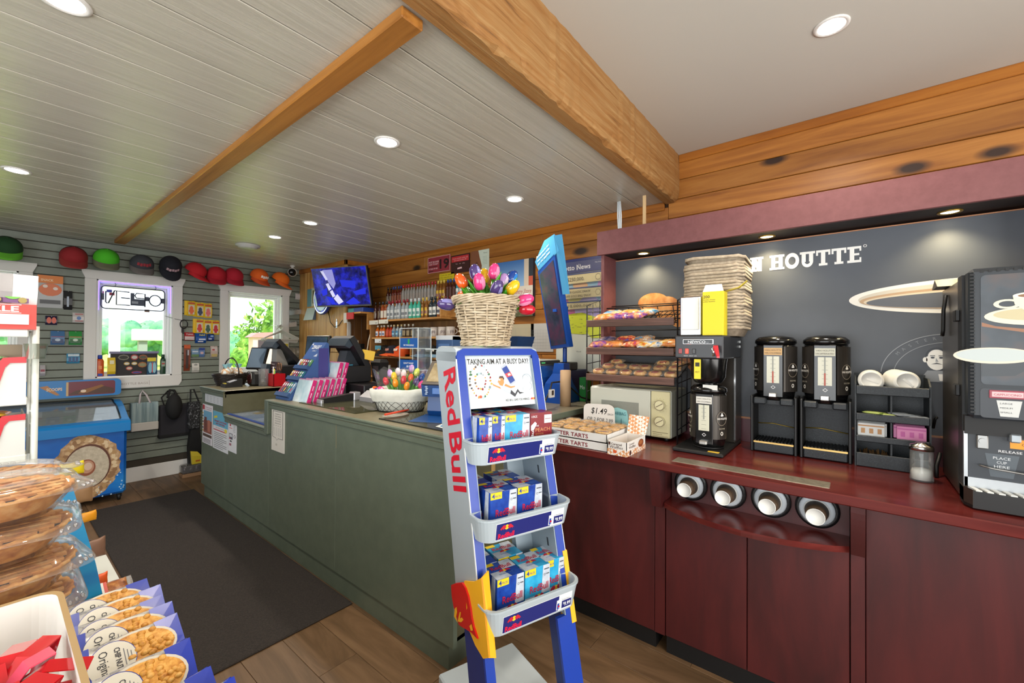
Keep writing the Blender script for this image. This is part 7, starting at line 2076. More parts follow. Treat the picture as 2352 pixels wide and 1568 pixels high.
# ---------------------------------------------------------------- caps
def cap(loc,rz,crown,peak,label,group,logo=None,logo2=None,mesh=None,rx=0.0,ry=0.0,s=1.0,trim=None):
 """Baseball cap; local -y is forward, peak points -y."""
 t=thing('cap',label,'cap',loc,rz=rz,group=group,rx=rx,ry=ry)
 R=0.088*s
 b=MB(crown)
 n=24
 rings=[]
 for j in range(8):
  th=(PI/2)*j/7
  rings.append([(R*math.cos(th)*math.cos(2*PI*i/n),R*1.08*math.cos(th)*math.sin(2*PI*i/n)-0.012*s*math.sin(th)*(math.sin(2*PI*i/n)<0),0.012*s+R*1.06*math.sin(th)**0.9 if j<7 else 0.012*s+R*1.06) for i in range(n)])
 rings[-1]=[(0.004*math.cos(2*PI*i/n),0.004*math.sin(2*PI*i/n),0.012*s+R*1.07) for i in range(n)]
 b.shell([[(p[0]*0.97,p[1]*0.97,0.0) for p in rings[0]]]+rings,caps=False);b.build('crown',t)
 if mesh:
  b=MB(mesh)
  mr=[]
  for j in range(7):
   th=(PI/2)*j/7
   mr.append([(1.012*R*math.cos(th)*math.cos(a),1.012*R*1.08*math.cos(th)*math.sin(a),0.012*s+1.012*R*1.06*math.sin(th)**0.9) for a in [PI*0.05+PI*0.9*q/12 for q in range(13)]])
  b.add([p for r in mr for p in r],[(j*13+i,j*13+i+1,(j+1)*13+i+1,(j+1)*13+i) for j in range(6) for i in range(12)],None,True);b.build('mesh_back',t)
 b=MB(peak)
 up,dn=[],[]
 m=12
 vs=[]
 for lay in (0,1):
  for k in range(4):
   f=k/3.0
   for i in range(m+1):
    a=PI+PI*i/m
    x=R*0.98*math.cos(a)
    y=R*1.02*math.sin(a)
    ext=0.085*s*f*(math.sin(PI*i/m)**0.55 if 0<i<m else 0.0)
    z=0.012*s-0.020*s*f-0.020*s*(abs(math.cos(a))**2)*f-(0.004 if lay else 0.0)
    vs.append((x,y-ext,z))
 w_=m+1
 fs=[]
 for lay in (0,1):
  o=lay*4*w_
  for k in range(3):
   for i in range(m):
    fs.append((o+k*w_+i,o+k*w_+i+1,o+(k+1)*w_+i+1,o+(k+1)*w_+i))
 o=4*w_
 for i in range(m):
  fs.append((3*w_+i,3*w_+i+1,o+3*w_+i+1,o+3*w_+i))
 b.add(vs,fs,None,True);b.build('peak',t)
 b=MB(trim or crown);b.lathe([(0.006,R*1.07+0.012*s),(0.006,R*1.09+0.014*s),(0.0,R*1.12+0.014*s)],8);b.build('button',t)
 if logo:
  b=MB(logo)
  yy=-R*1.02
  for k in range(5):
   a=-PI/2+0.24*(k-2)
   c0=Vector((R*0.965*math.cos(a),R*1.06*math.sin(a),0.052*s));u=Vector((-math.sin(a),math.cos(a),0))
   d=Vector((math.cos(a),math.sin(a),0))
   b.rect(c0+d*0.002,u,Vector((-0.25*math.cos(a),-0.25*math.sin(a),1)),-0.009*s,-0.014*s*(1 if k%2 else 0.7),0.009*s,0.016*s*(0.8 if k%2 else 1),logo2 if (logo2 and k%2) else logo,0.003)
  b.build('front_patch',t)
 return t
m_capblk,m_caporg,m_capnavy,m_capgrey,m_capred=M('#15140f',0.9),M('#d8541a',0.85),M('#1a1d2c',0.9),M('#4a4d55',0.9),M('#a80f20',0.85)
SHC=[(4.08,m_capblk,m_capblk,M('#d0902a',0.7),'black cap with golden crest, leftmost on the cap shelf',0.35),(3.93,m_capnavy,M('#e05a20',0.8),M('#c98a7a',0.7),'navy cap with orange peak and pink crest on the cap shelf',0.25),(3.78,m_caporg,m_caporg,M('#e8dcd0',0.7),'orange cap on the low shelf beside the acrylic display',0.2),
 (3.40,m_capgrey,M('#8fb0c8',0.8),M('#c9b88a',0.7),'grey cap with pale peak and tan label on the low shelf',0.1),(3.27,m_capblk,M('#8fb8d8',0.8),M('#d8d8d0',0.7),'black cap with pale blue striped peak on the low shelf',-0.4)]
for y,c,p,l,lab,dr in SHC:
 cap((2.80,y,1.326+0.022),FW-dr,c,p,lab,'caps on the low shelf',logo=l,s=0.92)
# odds and ends on the low shelves
def odd(name,label,cat,a,b_,mat,bev=0.004,extra=None,loc=None,group=None):
 t=thing(name,label,cat,loc or ((a[0]+b_[0])/2,(a[1]+b_[1])/2,a[2]),group=group)
 b=wm(t,mat);b.box(a,b_,bev=bev);b.build('body',t)
 if extra:
  for nm,aa,bb_,mm in extra:
   b=wm(t,mm);b.box(aa,bb_,bev=0.002);b.build(nm,t)
 return t
zl=1.103
odd('paper_stack','leaning white papers at the left of the lowest back shelf','papers',(2.75,3.98,zl),(2.90,4.12,zl+0.09),M('#c8c6c0',0.7),extra=[('top_sheet',(2.745,3.99,zl+0.01),(2.75,4.11,zl+0.085),M('#dcdad4',0.7))])
odd('small_carton','tan cardboard box on the lowest back shelf behind the tulips','box',(2.73,3.78,zl),(2.85,3.95,zl+0.045),M('#9a8058',0.8),extra=[('front_label',(2.728,3.80,zl+0.01),(2.731,3.86,zl+0.035),M('#5a6a9a',0.6))])
odd('foam_block','green packet lying on the tan box of the lowest back shelf','packet',(2.76,3.72,zl+0.046),(2.86,3.90,zl+0.075),M('#2a7a3c',0.5),extra=[('pale_stripe',(2.758,3.74,zl+0.055),(2.761,3.88,zl+0.060),M('#8ac0a0',0.5))])
odd('calculator','slim silver device leaning on the lowest back shelf','device',(2.745,3.93,zl+0.047),(2.765,3.95,zl+0.125),M('#b8bcc0',0.4))
odd('tape_roll','yellow tape dispenser on the lowest back shelf','tape',(2.74,3.62,zl),(2.80,3.70,zl+0.05),M('#d0a81c',0.4),extra=[('spindle',(2.75,3.60,zl+0.05),(2.77,3.62,zl+0.12),M('#c0a83a',0.5))])
odd('navy_folder','navy blue binder standing on the lowest back shelf','binder',(2.80,3.60,zl+0.076),(2.90,3.86,zl+0.17),M('#1c2a5a',0.5),loc=(2.85,3.73,zl+0.076))
# price tags hanging on the shelf edges
for i,(x,y,z,w,c) in enumerate(((2.697,4.16,1.675,0.17,'#c9c8c0'),(2.697,3.975,1.68,0.17,'#cfcdc2'),(2.716,4.10,1.47,0.12,'#d2d8de'),(2.716,4.10,1.395,0.11,'#4a90a8'))):
 t=thing('shelf_tag',('white card taped to the left end of the top bottle shelf','white card taped second along the top bottle shelf','white card hanging below the middle bottle shelf','teal card hanging under the white one on the middle shelf')[i],'tag',(x,y,z))
 b=wm(t,M(c,0.6));b.box((x-0.004,y-w/2,z),(x,y+w/2,z+0.045));b.build('card',t)
 b=wm(t);b.rect((x-0.004,0,0),RT,Z_,-y+w*0.2,z+0.012,-y+w*0.4,z+0.020,M('#6a6a6a',0.6),0.0006);b.build('print',t)
# ---------------------------------------------------------------- signs, canvas, posters on the pine wall
def wallsign(name,label,y0,y1,z0,z1,base,draw,cat='sign',x=2.948,th=0.006):
 t=thing(name,label,cat,(x,(y0+y1)/2,z0))
 b=wm(t,M(base,0.4));b.box((x-th,y0,z0),(x,y1,z1));b.build('panel',t)
 b=wm(t);draw(b,Vector((x-th,y1,z0)),y1-y0,z1-z0)
 if b.v:b.build('print',t)
 return t
pk_,dk_=M('#e0b8bc',0.5),M('#241014',0.5)
def d19(b,o,w,h):
 for r in ((0.01,0.01,0.99,0.03),(0.01,0.97,0.99,0.99)):b.rect(o,RT,Z_,w*r[0],h*r[1],w*r[2],h*r[3],pk_,0.0006)
 for r in ((0.0,0.0,0.015,1.0),(0.985,0.0,1.0,1.0)):b.rect(o,RT,Z_,w*r[0],h*r[1],w*r[2],h*r[3],pk_,0.0006)
 b.text('19',o,RT,Z_,w*0.54,h*0.22,h*0.58,dk_,w=w*0.42,weight=0.03)
 b.text('MUST BE OVER',o,RT,Z_,w*0.05,h*0.64,h*0.10,pk_,w=w*0.46,weight=0.02);b.text('AGE TO BUY',o,RT,Z_,w*0.05,h*0.50,h*0.10,pk_,w=w*0.44,weight=0.02)
 b.text('19 YEARS OF AGE',o,RT,Z_,w*0.05,h*0.22,h*0.09,pk_,w=w*0.40,weight=0.02);b.rect(o,RT,Z_,w*0.05,h*0.38,w*0.42,h*0.42,dk_,0.0008);b.rect(o,RT,Z_,w*0.05,h*0.09,w*0.25,h*0.13,dk_,0.0008)
wallsign('age_sign','maroon age 19 sign on the pine wall above the bottles',3.188,3.534,2.212,2.380,'#8e2c3a',d19)
def dno(b,o,w,h):
 b.rect(o,RT,Z_,w*0.04,h*0.62,w*0.95,h*0.93,M('#b82a30',0.5),0.0006)
 b.text('If you smoke under 25',o,RT,Z_,w*0.5,h*0.78,h*0.07,pk_,w=w*0.8,align='c',lift=0.0012);b.text('you need to show ID',o,RT,Z_,w*0.5,h*0.68,h*0.07,pk_,w=w*0.66,align='c',lift=0.0012)
 b.text('Yes   no   why',o,RT,Z_,w*0.5,h*0.48,h*0.06,pk_,w=w*0.5,align='c');b.pgon(o,RT,Z_,[(w*0.35,h*0.2),(w*0.6,h*0.22),(w*0.58,h*0.32),(w*0.36,h*0.28)],pk_,0.0008)
wallsign('smoking_sign','dark red smoking sign right of the age 19 sign',2.908,3.174,2.175,2.356,'#3a181c',dno)
def dmoose(b,o,w,h):
 b.pgon(o,RT,Z_,[(0,0),(0,h),(w*0.42,h),(w*0.50,h*0.7),(w*0.62,h*0.35),(w*0.6,h*0.1),(w*0.4,0)],M('#7a4a30',0.6),0.0006);b.pgon(o,RT,Z_,[(w*0.05,h*0.3),(w*0.35,h*0.55),(w*0.55,h*0.2),(w*0.4,h*0.05)],M('#5a3422',0.6),0.001);b.disc(o,RT,Z_,w*0.5,h*0.2,w*0.06,h*0.04,M('#d8c8b8',0.3),0.0014,8)
 b.text('Moosehead',o,RT,Z_,w*0.70,h*0.84,h*0.05,M('#4a5a4a',0.5),w=w*0.24) if False else b.text('Wanted!',o,RT,Z_,w*0.70,h*0.84,h*0.05,M('#4a5a4a',0.5),w=w*0.22)
 for i in range(6):b.rect(o,RT,Z_,w*0.68,h*(0.4+0.06*i),w*0.92,h*(0.415+0.06*i),M('#9aa89a',0.5),0.0006)
wallsign('animal_poster','poster with brown animal muzzle and pale green text panel on the pine wall',2.656,2.892,2.13,2.362,'#c6cfc0',dmoose,'poster')
def dyel(b,o,w,h):
 for i in range(3):b.text(('Cash & debit','No returns on','beer and wine')[i],o,RT,Z_,w*0.08,h*(0.70-0.27*i),h*0.15,M('#4a4010',0.5),w=w*0.8,shear=0.1)
wallsign('handwritten_sign','yellow handwritten card below the age 19 sign',3.13,3.35,2.108,2.190,'#d0b820',dyel)
cv=thing('canvas_print','canvas print of blue sky, post and stone cairn on the pine wall','picture',(2.93,2.33,1.70))
b=wm(cv,M('#2c2f36',0.6));b.box((2.912,2.12,1.705),(2.948,2.55,2.203));b.build('canvas',cv)
CO=Vector((2.912,0,0))
b=wm(cv)
m_sky2,nt,bb=new_mat('canvas_sky');tcn=nt.nodes.new('ShaderNodeTexCoord');sp_=nt.nodes.new('ShaderNodeSeparateXYZ');rr_=ramp_node(nt,[(0.0,'#8fb0d0'),(1.0,'#3a6aa8')]);mr_=nt.nodes.new('ShaderNodeMapRange');mr_.inputs[1].default_value=0.25;mr_.inputs[2].default_value=0.50
nt.links.new(tcn.outputs['Object'],sp_.inputs[0]);nt.links.new(sp_.outputs[2],mr_.inputs[0]);nt.links.new(mr_.outputs[0],rr_.inputs[0]);nt.links.new(rr_.outputs[0],bb.inputs['Base Color'])
b.rect(CO,RT,Z_,-2.55,1.705,-2.12,2.203,m_sky2,0.0006)
b.rect(CO,RT,Z_,-2.215,1.85,-2.165,2.203,M('#c8b8a4',0.6),0.001);b.rect(CO,RT,Z_,-2.165,1.85,-2.12,2.203,M('#2a3038',0.6),0.001);b.rect(CO,RT,Z_,-2.165,1.96,-2.12,2.05,M('#b8523a',0.6),0.0014)
b.rect(CO,RT,Z_,-2.40,1.86,-2.12,1.97,M('#cfc4b4',0.6),0.0018)
b.rect(CO,RT,Z_,-2.55,1.705,-2.12,1.86,speckle_mat('canvas_ground',[(0.3,'#3a3f28'),(0.6,'#5a5a3a'),(0.8,'#7a7458')],30,0.6,0.0),0.0012)
for i,(y,z,r) in enumerate(((2.24,1.765,0.045),(2.25,1.80,0.033),(2.235,1.83,0.026),(2.30,1.75,0.03),(2.19,1.75,0.03))):b.disc(CO,RT,Z_,-y,z,r,r*0.6,M(('#8a7a64','#a08e74','#93836a','#6a6452','#756d58')[i],0.7),0.0016+0.0004*i,12)
b.text('Country Store',CO,RT,Z_,-2.36,1.905,0.040,M('#a03a3a',0.5),w=0.22,lift=0.0024,shear=0.3)
b.build('picture_print',cv)
mp=thing('map_poster','colourful county map on the wall left of the coffee display','map',(2.946,1.65,1.25))
b=wm(mp,M('#cfd2c6',0.5));b.box((2.942,1.435,1.25),(2.948,1.90,2.10));b.build('sheet',mp)
b=wm(mp);MO2=Vector((2.942,1.90,1.25))
b.rect(MO2,RT,Z_,0.0,0.42,0.465,0.85,M('#8fb8d0',0.5),0.0006)
rnd=random.Random(9)
def blob(cx,cz,rx,rz,c,lift):
 b.pgon(MO2,RT,Z_,[(min(max(cx+rx*rnd.uniform(0.7,1.1)*math.cos(2*PI*i/14),0.002),0.463),cz+rz*rnd.uniform(0.75,1.1)*math.sin(2*PI*i/14)) for i in range(14)],M(c,0.5),lift)
blob(0.10,0.50,0.09,0.10,'#c86aa0',0.0010);blob(0.20,0.58,0.09,0.09,'#d9cf6a',0.0014);blob(0.30,0.50,0.12,0.11,'#a89ac8',0.0018);blob(0.20,0.38,0.20,0.10,'#c6d03a',0.0022);blob(0.42,0.66,0.06,0.12,'#c88ac0',0.0012);blob(0.44,0.50,0.04,0.06,'#d8c83a',0.0026);blob(0.22,0.68,0.07,0.05,'#d8a878',0.0018);blob(0.44,0.78,0.04,0.05,'#7ab060',0.0014);blob(0.36,0.32,0.07,0.07,'#cdd64a',0.0030)
for i in range(70):b.rect(MO2,RT,Z_,*((lambda x,z,w:(x,z,x+w,z+0.0022))(rnd.uniform(0.02,0.42),rnd.uniform(0.28,0.66),rnd.uniform(0.008,0.03))),M('#4a4448',0.6),0.0034)
b.text('World',MO2,RT,Z_,0.19,0.15,0.012,M('#4a4a4a',0.5))
b.build('map_print',mp)
ln=thing('lotto_banner','plastic-sleeved lottery banner with three cream prize strips hanging over the map','banner',(2.935,1.65,1.75))
b=wm(ln,M('#2c3570',0.35));b.prism([(1.885,2.105),(1.875,2.135),(1.855,2.145),(1.48,2.145),(1.455,2.13),(1.446,2.10),(1.446,2.035),(1.885,2.03)],'x',2.930,2.936);b.build('header',ln)
LO2=Vector((2.930,1.885,1.70))
b=wm(ln);b.text('Lotto News',LO2,RT,Z_,0.045,0.358,0.040,M('#e8e8ec',0.4),w=0.26,weight=0.015);b.text('Play Smart',LO2,RT,Z_,0.345,0.395,0.010,M('#d0d0dc',0.4),w=0.06);b.pgon(LO2,RT,Z_,[(0.185,0.352),(0.188,0.352),(0.205,0.402),(0.202,0.402)],M('#e8e8ec',0.4),0.0008);b.build('header_lettering',ln)
m_cream=M('#d8c998',0.35)
for k,(zz,hh,txt) in enumerate(((0.245,0.078,('$250,000.',)),(0.125,0.085,('$5,000,000 CLASSIC DRAW','$14,000,000 GOLD BALL DRAW')),(0.040,0.060,('$10,000,000',)))):
 b=wm(ln,m_cream);o=LO2+Z_*zz
 b.shell([[o+RT*x+X_*(-0.004-0.004*math.sin(4*x+k))+Z_*(0.006*math.sin(5*x)) for x in (0.0,0.1,0.2,0.3,0.42)]+[o+RT*x+X_*(-0.001)+Z_*(0.006*math.sin(5*x)) for x in (0.42,0.3,0.2,0.1,0.0)],[o+RT*x+X_*(-0.004-0.004*math.sin(4*x+k))+Z_*(hh+0.006*math.sin(5*x)) for x in (0.0,0.1,0.2,0.3,0.42)]+[o+RT*x+X_*(-0.001)+Z_*(hh+0.006*math.sin(5*x)) for x in (0.42,0.3,0.2,0.1,0.0)]],smooth=False)
 b.build('prize_strip',ln)
 b=wm(ln);ob=o+X_*(-0.009)
 b.rect(ob,RT,Z_,0.005,hh-0.006,0.41,hh+0.004,M('#31407a',0.4),0.0002)
 if k==0:b.text(txt[0],ob,RT,Z_,0.10,0.022,0.030,M('#4a3a20',0.5),w=0.155)
 elif k==1:
  b.text(txt[0],ob,RT,Z_,0.04,0.046,0.018,M('#4a3a20',0.5),w=0.27);b.text(txt[1],ob,RT,Z_,0.025,0.014,0.018,M('#4a3a20',0.5),w=0.29)
 else :b.text(txt[0],ob,RT,Z_,0.075,0.018,0.022,M('#6a5a3a',0.5),w=0.24)
 b.disc(ob,RT,Z_,0.375,hh*0.5,0.024,0.026,M('#6a5a3a',0.5),0.0006,6 if k else 8,inner=0.9);b.disc(ob,RT,Z_,0.02,hh*0.5,0.016,0.018,M('#6a5a3a',0.5),0.0006,14,inner=0.85)
 b.build('strip_lettering',ln)
b=wm(ln,film('#ffffff',0.03,0.03,0.5));b.box((2.916,1.45,1.72),(2.917,1.885,2.12));b.build('plastic_sleeve',ln)
for (y0,y1,z0,z1,c,lab) in ((2.13,2.58,1.47,1.64,'#b0a488','tan notice low on the pine wall behind the wicker basket'),(1.93,2.16,1.40,1.64,'#b8b6b2','white gridded sheet on the wall behind the lottery machine')):
 def dgrid(b,o,w,h):
  for i in range(7):b.rect(o,RT,Z_,w*0.06,h*(0.1+0.11*i),w*0.94,h*(0.1+0.11*i)+0.001,M('#8f9498',0.6),0.0006)
  for i in range(8):b.rect(o,RT,Z_,w*(0.06+0.125*i),h*0.1,w*(0.06+0.125*i)+0.001,h*0.76,M('#8f9498',0.6),0.0006)
 wallsign('wall_sheet',lab,y0,y1,z0,z1,c,dgrid,'notice')
# ---------------------------------------------------------------- television and boxed-corner things
tv=thing('television','flat television showing dim blue camera footage, tilted down on the boxed corner','television',(2.52,4.55,2.11))
tdir=Vector((0.26,-0.70,0)).normalized()
ang=math.atan2(tdir.y,tdir.x)
tv.rotation_euler=(Matrix.Rotation(ang,3,'Z')@Matrix.Rotation(0.24,3,'X')).to_euler()
W2,H2=0.382,0.222
b=MB(M('#15161a',0.3));b.box((-W2,-0.005,-H2),(W2,0.04,H2),bev=0.006);b.build('case',tv)
b=MB(M('#8a8a8e',0.3,0.7));b.box((-W2,-0.009,-H2-0.003),(W2,-0.002,-H2+0.012));b.box((W2-0.008,-0.009,-H2),(W2+0.002,0.0,H2));b.box((-W2,-0.009,H2-0.006),(W2,-0.002,H2+0.002));b.build('bezel',tv)
m_scr,nt,bb=new_mat('camera_footage')
vec=coord_node(nt,(1,1,1),False)
f1=noise_node(nt,vec,9,3,0.6);f2=noise_node(nt,vec,30,3,0.6)
r1=ramp_node(nt,[(0.32,'#04041c'),(0.48,'#0c1078'),(0.58,'#1a22c0'),(0.72,'#2a34d8')])
nt.links.new(f1,r1.inputs[0])
r2=ramp_node(nt,[(0.4,'#000000'),(0.75,'#303070')]);nt.links.new(f2,r2.inputs[0])
cc=mixc(nt,0.7,r1.outputs[0],r2.outputs[0],'ADD')
nt.links.new(cc,bb.inputs['Emission Color']);bb.inputs['Emission Strength'].default_value=0.6;bb.inputs['Base Color'].default_value=(0.01,0.01,0.03,1);bb.inputs['Roughness'].default_value=0.12
b=MB(m_scr);b.box((-W2+0.008,-0.008,-H2+0.014),(W2-0.008,-0.004,H2-0.006));b.build('screen',tv)
b=MB()
TO_=Vector((0,-0.008,0))
m_fl1,m_fl2,m_fl3=M('#8a8ac8',0.4,emit=0.5),M('#b8b8d8',0.4,emit=0.6),M('#1c28c8',0.4,emit=0.5)
b.pgon(TO_,X_,Z_,[(-0.22,0.20),(-0.08,0.20),(-0.06,0.04),(-0.10,-0.02),(-0.16,0.06)],m_fl1,0.0006)
for p in ([(-0.25,0.19),(-0.21,0.19),(-0.16,0.09),(-0.19,0.08)],[(-0.20,0.04),(-0.16,0.05),(-0.13,-0.02),(-0.17,-0.04)],[(-0.16,-0.05),(-0.12,-0.03),(-0.09,-0.10),(-0.13,-0.12)],[(-0.12,-0.13),(-0.06,-0.08),(0.01,-0.17),(-0.06,-0.20)]):b.pgon(TO_,X_,Z_,p,m_fl2,0.001)
for p in ([(-0.28,-0.04),(-0.19,0.0),(-0.20,-0.08),(-0.27,-0.10)],[(-0.22,-0.10),(-0.13,-0.12),(-0.10,-0.20),(-0.16,-0.20)],[(0.16,-0.06),(0.34,-0.02),(0.33,-0.09),(0.20,-0.10)],[(0.04,-0.18),(0.16,-0.12),(0.24,-0.19),(0.10,-0.21)],[(0.0,0.08),(0.22,0.06),(0.20,-0.02),(0.02,0.0)]):b.pgon(TO_,X_,Z_,p,m_fl3,0.0008)
b.build('footage_shapes',tv)
b=MB(M('#15161a',0.4));b.box((-0.05,0.04,-0.06),(0.10,0.12,0.06));b.build('mount',tv)
pl=thing('neon_clock','round blue and white lit plate clock partly behind the television','clock',(2.61,5.12,2.02),rz=FW)
b=MB(M('#2a3a8c',0.3));b.at(rx=PI/2);b.lathe([(0.0,0.0),(0.20,0.0),(0.205,0.02),(0.195,0.035),(0.0,0.03)],32);b.build('rim',pl)
b=MB(M('#dfe6f0',0.3,emit=0.5));b.disc((0,-0.0355,0),X_,Z_,0,0,0.19,0.19,None,0.0,36,inner=0.90);b.disc((0,-0.0355,0),X_,Z_,0,0,0.155,0.155,M('#a9c6cc',0.3,emit=0.25),0.001,30)
b.disc((0,-0.0355,0),X_,Z_,0,0,0.09,0.09,M('#4a9aa0',0.3,emit=0.2),0.002,24)
for a in range(8):b.disc((0,-0.0355,0),X_,Z_,0,0,0.175,0.175,M('#3a50b8',0.3,emit=0.4),0.0006,4,a*0.785,a*0.785+0.5,inner=0.90)
b.build('face',pl)
ca=thing('wall_calendar','calendar leaflets pinned on the boxed pine corner left of the television','calendar',(2.64,5.5,1.76))
b=wm(ca,M('#5a8a9c',0.5));b.box((2.640,5.50,1.945),(2.645,5.62,2.175));b.build('teal_page',ca)
b=wm(ca,M('#c6c4b4',0.5));b.box((2.639,5.385,1.945),(2.645,5.50,2.185));b.rect((2.639,0,0),RT,Z_,-5.47,1.98,-5.43,2.15,M('#6a6448',0.5),0.001);b.build('photo_page',ca)
b=wm(ca,M('#c2d0cf',0.4));b.shell([[(2.60,5.39,1.765),(2.60,5.64,1.765),(2.605,5.64,1.765),(2.605,5.39,1.765)],[(2.639,5.39,1.925),(2.639,5.62,1.925),(2.644,5.62,1.925),(2.644,5.39,1.925)]],smooth=False);b.build('leaflet',ca)
b=wm(ca,M('#4a5a70',0.5));b.prism([(2.602,1.765),(2.643,1.765),(2.643,1.93)],'y',5.385,5.39);b.build('holder_side',ca)
for i,(y,z,c,nm,lab) in enumerate(((4.86,1.70,'#b8c4d0','hanging_keys','bunch of keys hanging on the boxed pine corner'),)):
 b=MB(M(c,0.25,0.7));b.box((2.635,y-0.018,z-0.05),(2.641,y+0.012,z+0.03),bev=0.003);b.box((2.634,y-0.012,z+0.03),(2.640,y-0.002,z+0.06),bev=0.002)
 solo_w(b,nm,lab,'keys',(2.638,y,z))
b=MB(m_black);b.tube([(2.635,5.05,1.86),(2.636,5.0,1.72),(2.636,4.9,1.66),(2.636,4.8,1.68),(2.632,4.71,1.74)],0.004,5)
solo_w(b,'tv_cord','thin cord drooping across the boxed pine corner','cord',(2.635,4.9,1.66))
# small shelf under the television with wires, box, intercom
ws=thing('small_wall_shelf','small pine shelf beside the boxed corner, under the television','shelf',(2.75,4.45,1.80))
b=wm(ws,m_shelf_wood);b.box((2.60,4.27,1.80),(2.945,4.655,1.82),bev=0.002);b.build('board',ws)
b=wm(ws,m_shelf_wood);b.box((2.68,4.256,1.62),(2.945,4.275,1.80));b.build('bracket',ws)
odd('boxed_device','flat blue and teal box lying on the small shelf','box',(2.64,4.29,1.821),(2.84,4.60,1.872),M('#1c3a8a',0.4),extra=[('teal_end',(2.638,4.48,1.824),(2.641,4.60,1.870),M('#2a8a8c',0.4))])
b=MB(M('#b8242c',0.5));b.box((2.585,4.40,1.74),(2.597,4.54,1.815));b.box((2.583,4.54,1.70),(2.597,4.60,1.815),M('#c8c6c0',0.6))
solo_w(b,'red_notice','red and white folded notice hanging from the small shelf edge','notice',(2.59,4.50,1.74))
odd('wall_socket','white wall box with black adapters below the small shelf','socket',(2.90,4.33,1.55),(2.949,4.50,1.69),M('#b8b4ae',0.5),extra=[('adapter',(2.87,4.36,1.64),(2.905,4.50,1.665),m_black),('adapter',(2.88,4.39,1.585),(2.905,4.43,1.61),m_black)])
odd('intercom','white slim intercom panel on the boxed corner return','intercom',(2.66,4.645,1.48),(2.70,4.666,1.72),M('#b4b0aa',0.5),extra=[('side_strip',(2.70,4.650,1.50),(2.712,4.664,1.70),M('#8a8680',0.5))])
t=odd('wall_phone','cream keypad phone handset hanging below the white socket','phone',(2.68,4.50,1.385),(2.72,4.60,1.50),M('#b8ae9c',0.5),extra=[('keypad',(2.677,4.52,1.40),(2.681,4.575,1.48),M('#8a8478',0.5)),('base',(2.72,4.47,1.38),(2.78,4.60,1.46),m_black)])
b=MB(M('#c8bca8',0.5));b.tube([(2.88,4.36,1.64),(2.83,4.30,1.58),(2.72,4.262,1.57),(2.70,4.262,1.50),(2.70,4.30,1.35),(2.70,4.32,1.15),(2.69,4.34,0.95)],0.007,6)
solo_w(b,'white_cable','white cable running from the wall box down past the shelves','cable',(2.70,4.3,1.3))
def dlist(b,o,w,h):
 for i in range(12):b.rect(o,RT,Z_,w*0.08,h*(0.05+0.075*i),w*(0.9 if i%3 else 0.6),h*(0.062+0.075*i),M('#7a7a7c',0.6),0.0006)
wallsign('price_list','printed list sheet on the wall below the phone',4.30,4.56,1.18,1.42,'#a8a6a2',dlist,'notice')
wallsign('wall_sheet','teal and pink sheet under the printed list on the wall',4.28,4.55,1.00,1.17,'#7a9a90',lambda b,o,w,h:b.rect(o,RT,Z_,w*0.5,0,w,h,M('#b87880',0.6),0.0006),'notice')
b=MB(M('#d0a81c',0.5));b.box((1.93,3.08,1.33),(1.935,3.18,1.40))
solo(MB(M('#d0a81c',0.5)).box((-0.002,-0.05,0),(0.002,0.05,0.075)),'sticky_note','yellow sticky note on the back edge of the near till screen','note',(1.90,3.02,1.33),rz=0.9,rx=0.2)
wallsign('leaflet_rack','coloured leaflet on the pine wall right of the television',4.29,4.42,1.95,2.22,'#4a8a9c',lambda b,o,w,h:(b.rect(o,RT,Z_,0,h*0.78,w,h,M('#b03a34',0.5),0.0006),b.pgon(o,RT,Z_,[(0,0),(w,0),(w,h*0.2),(0,h*0.55)],M('#c8ccc8',0.5),0.0006)),'leaflet',x=2.72)
# ---------------------------------------------------------------- tiered acrylic displays and scanner behind the counter
ad=thing('acrylic_display','three-tier clear acrylic display with blue lottery cards behind the wire basket','display',(1.95,2.50,CT))
m_acr=film('#e6eef0',0.04,0.04,0.6)
m_acre=M('#c9d2d4',0.3)
m_lot=M('#14529c',0.4)
yA,yB=2.435,2.64
for k,(z,txt) in enumerate(((CT+0.055,('4-PT MONEY','$20.00'))[:2] and ((CT+0.055),('SCRATCH','TICKETS')) or 0,(CT+0.225,('QUALITY MONEY','$5')),(CT+0.385,('PAY WHOLESALE','')))):
 b=wm(ad,m_lot);b.box((1.938,yA,z),(1.943,yB,z+0.070));b.build('blue_card',ad)
 b=wm(ad)
 o=Vector((1.938,0,0))
 b.text(txt[0],o,RT,Z_,-(yA+yB)/2,z+(0.012 if k==2 else 0.040),0.012,M('#dfe6ee',0.4),w=0.12,align='c',weight=0.02)
 if txt[1]:b.text(txt[1],o,RT,Z_,-(yA+yB)/2,z+0.016,0.013,M('#dfe6ee',0.4),w=0.05 if k else 0.1,align='c',weight=0.02)
 if k==2:
  for q in (0.034,0.045,0.056):b.disc(o,RT,Z_,-(yA+yB)/2,z+q,0.011,0.008,M('#2aa04a',0.4),0.0008+0.0003*q,12)
 b.build('card_print',ad)
 b=wm(ad,m_acre);b.box((1.934,yA-0.006,z-0.008),(2.06,yB+0.006,z-0.003));b.build('tier',ad)
b=wm(ad,m_acre)
for y in (yA-0.006,yB+0.004):
 b.box((1.936,y,CT),(1.941,y+0.004,CT+0.53));b.box((2.055,y,CT),(2.06,y+0.004,CT+0.53))
b.box((1.936,yA-0.004,CT+0.526),(2.06,yB+0.006,CT+0.53));b.build('frame_edges',ad,kind='stuff')
b=wm(ad,m_acr);b.box((2.061,yA-0.004,CT),(2.063,yB+0.006,CT+0.53));b.box((1.942,yA-0.0065,CT),(2.055,yA-0.004,CT+0.53));b.build('clear_back',ad)
b=wm(ad,m_acre);b.box((2.0,yA-0.21,CT+0.372),(2.012,yA-0.008,CT+0.379))
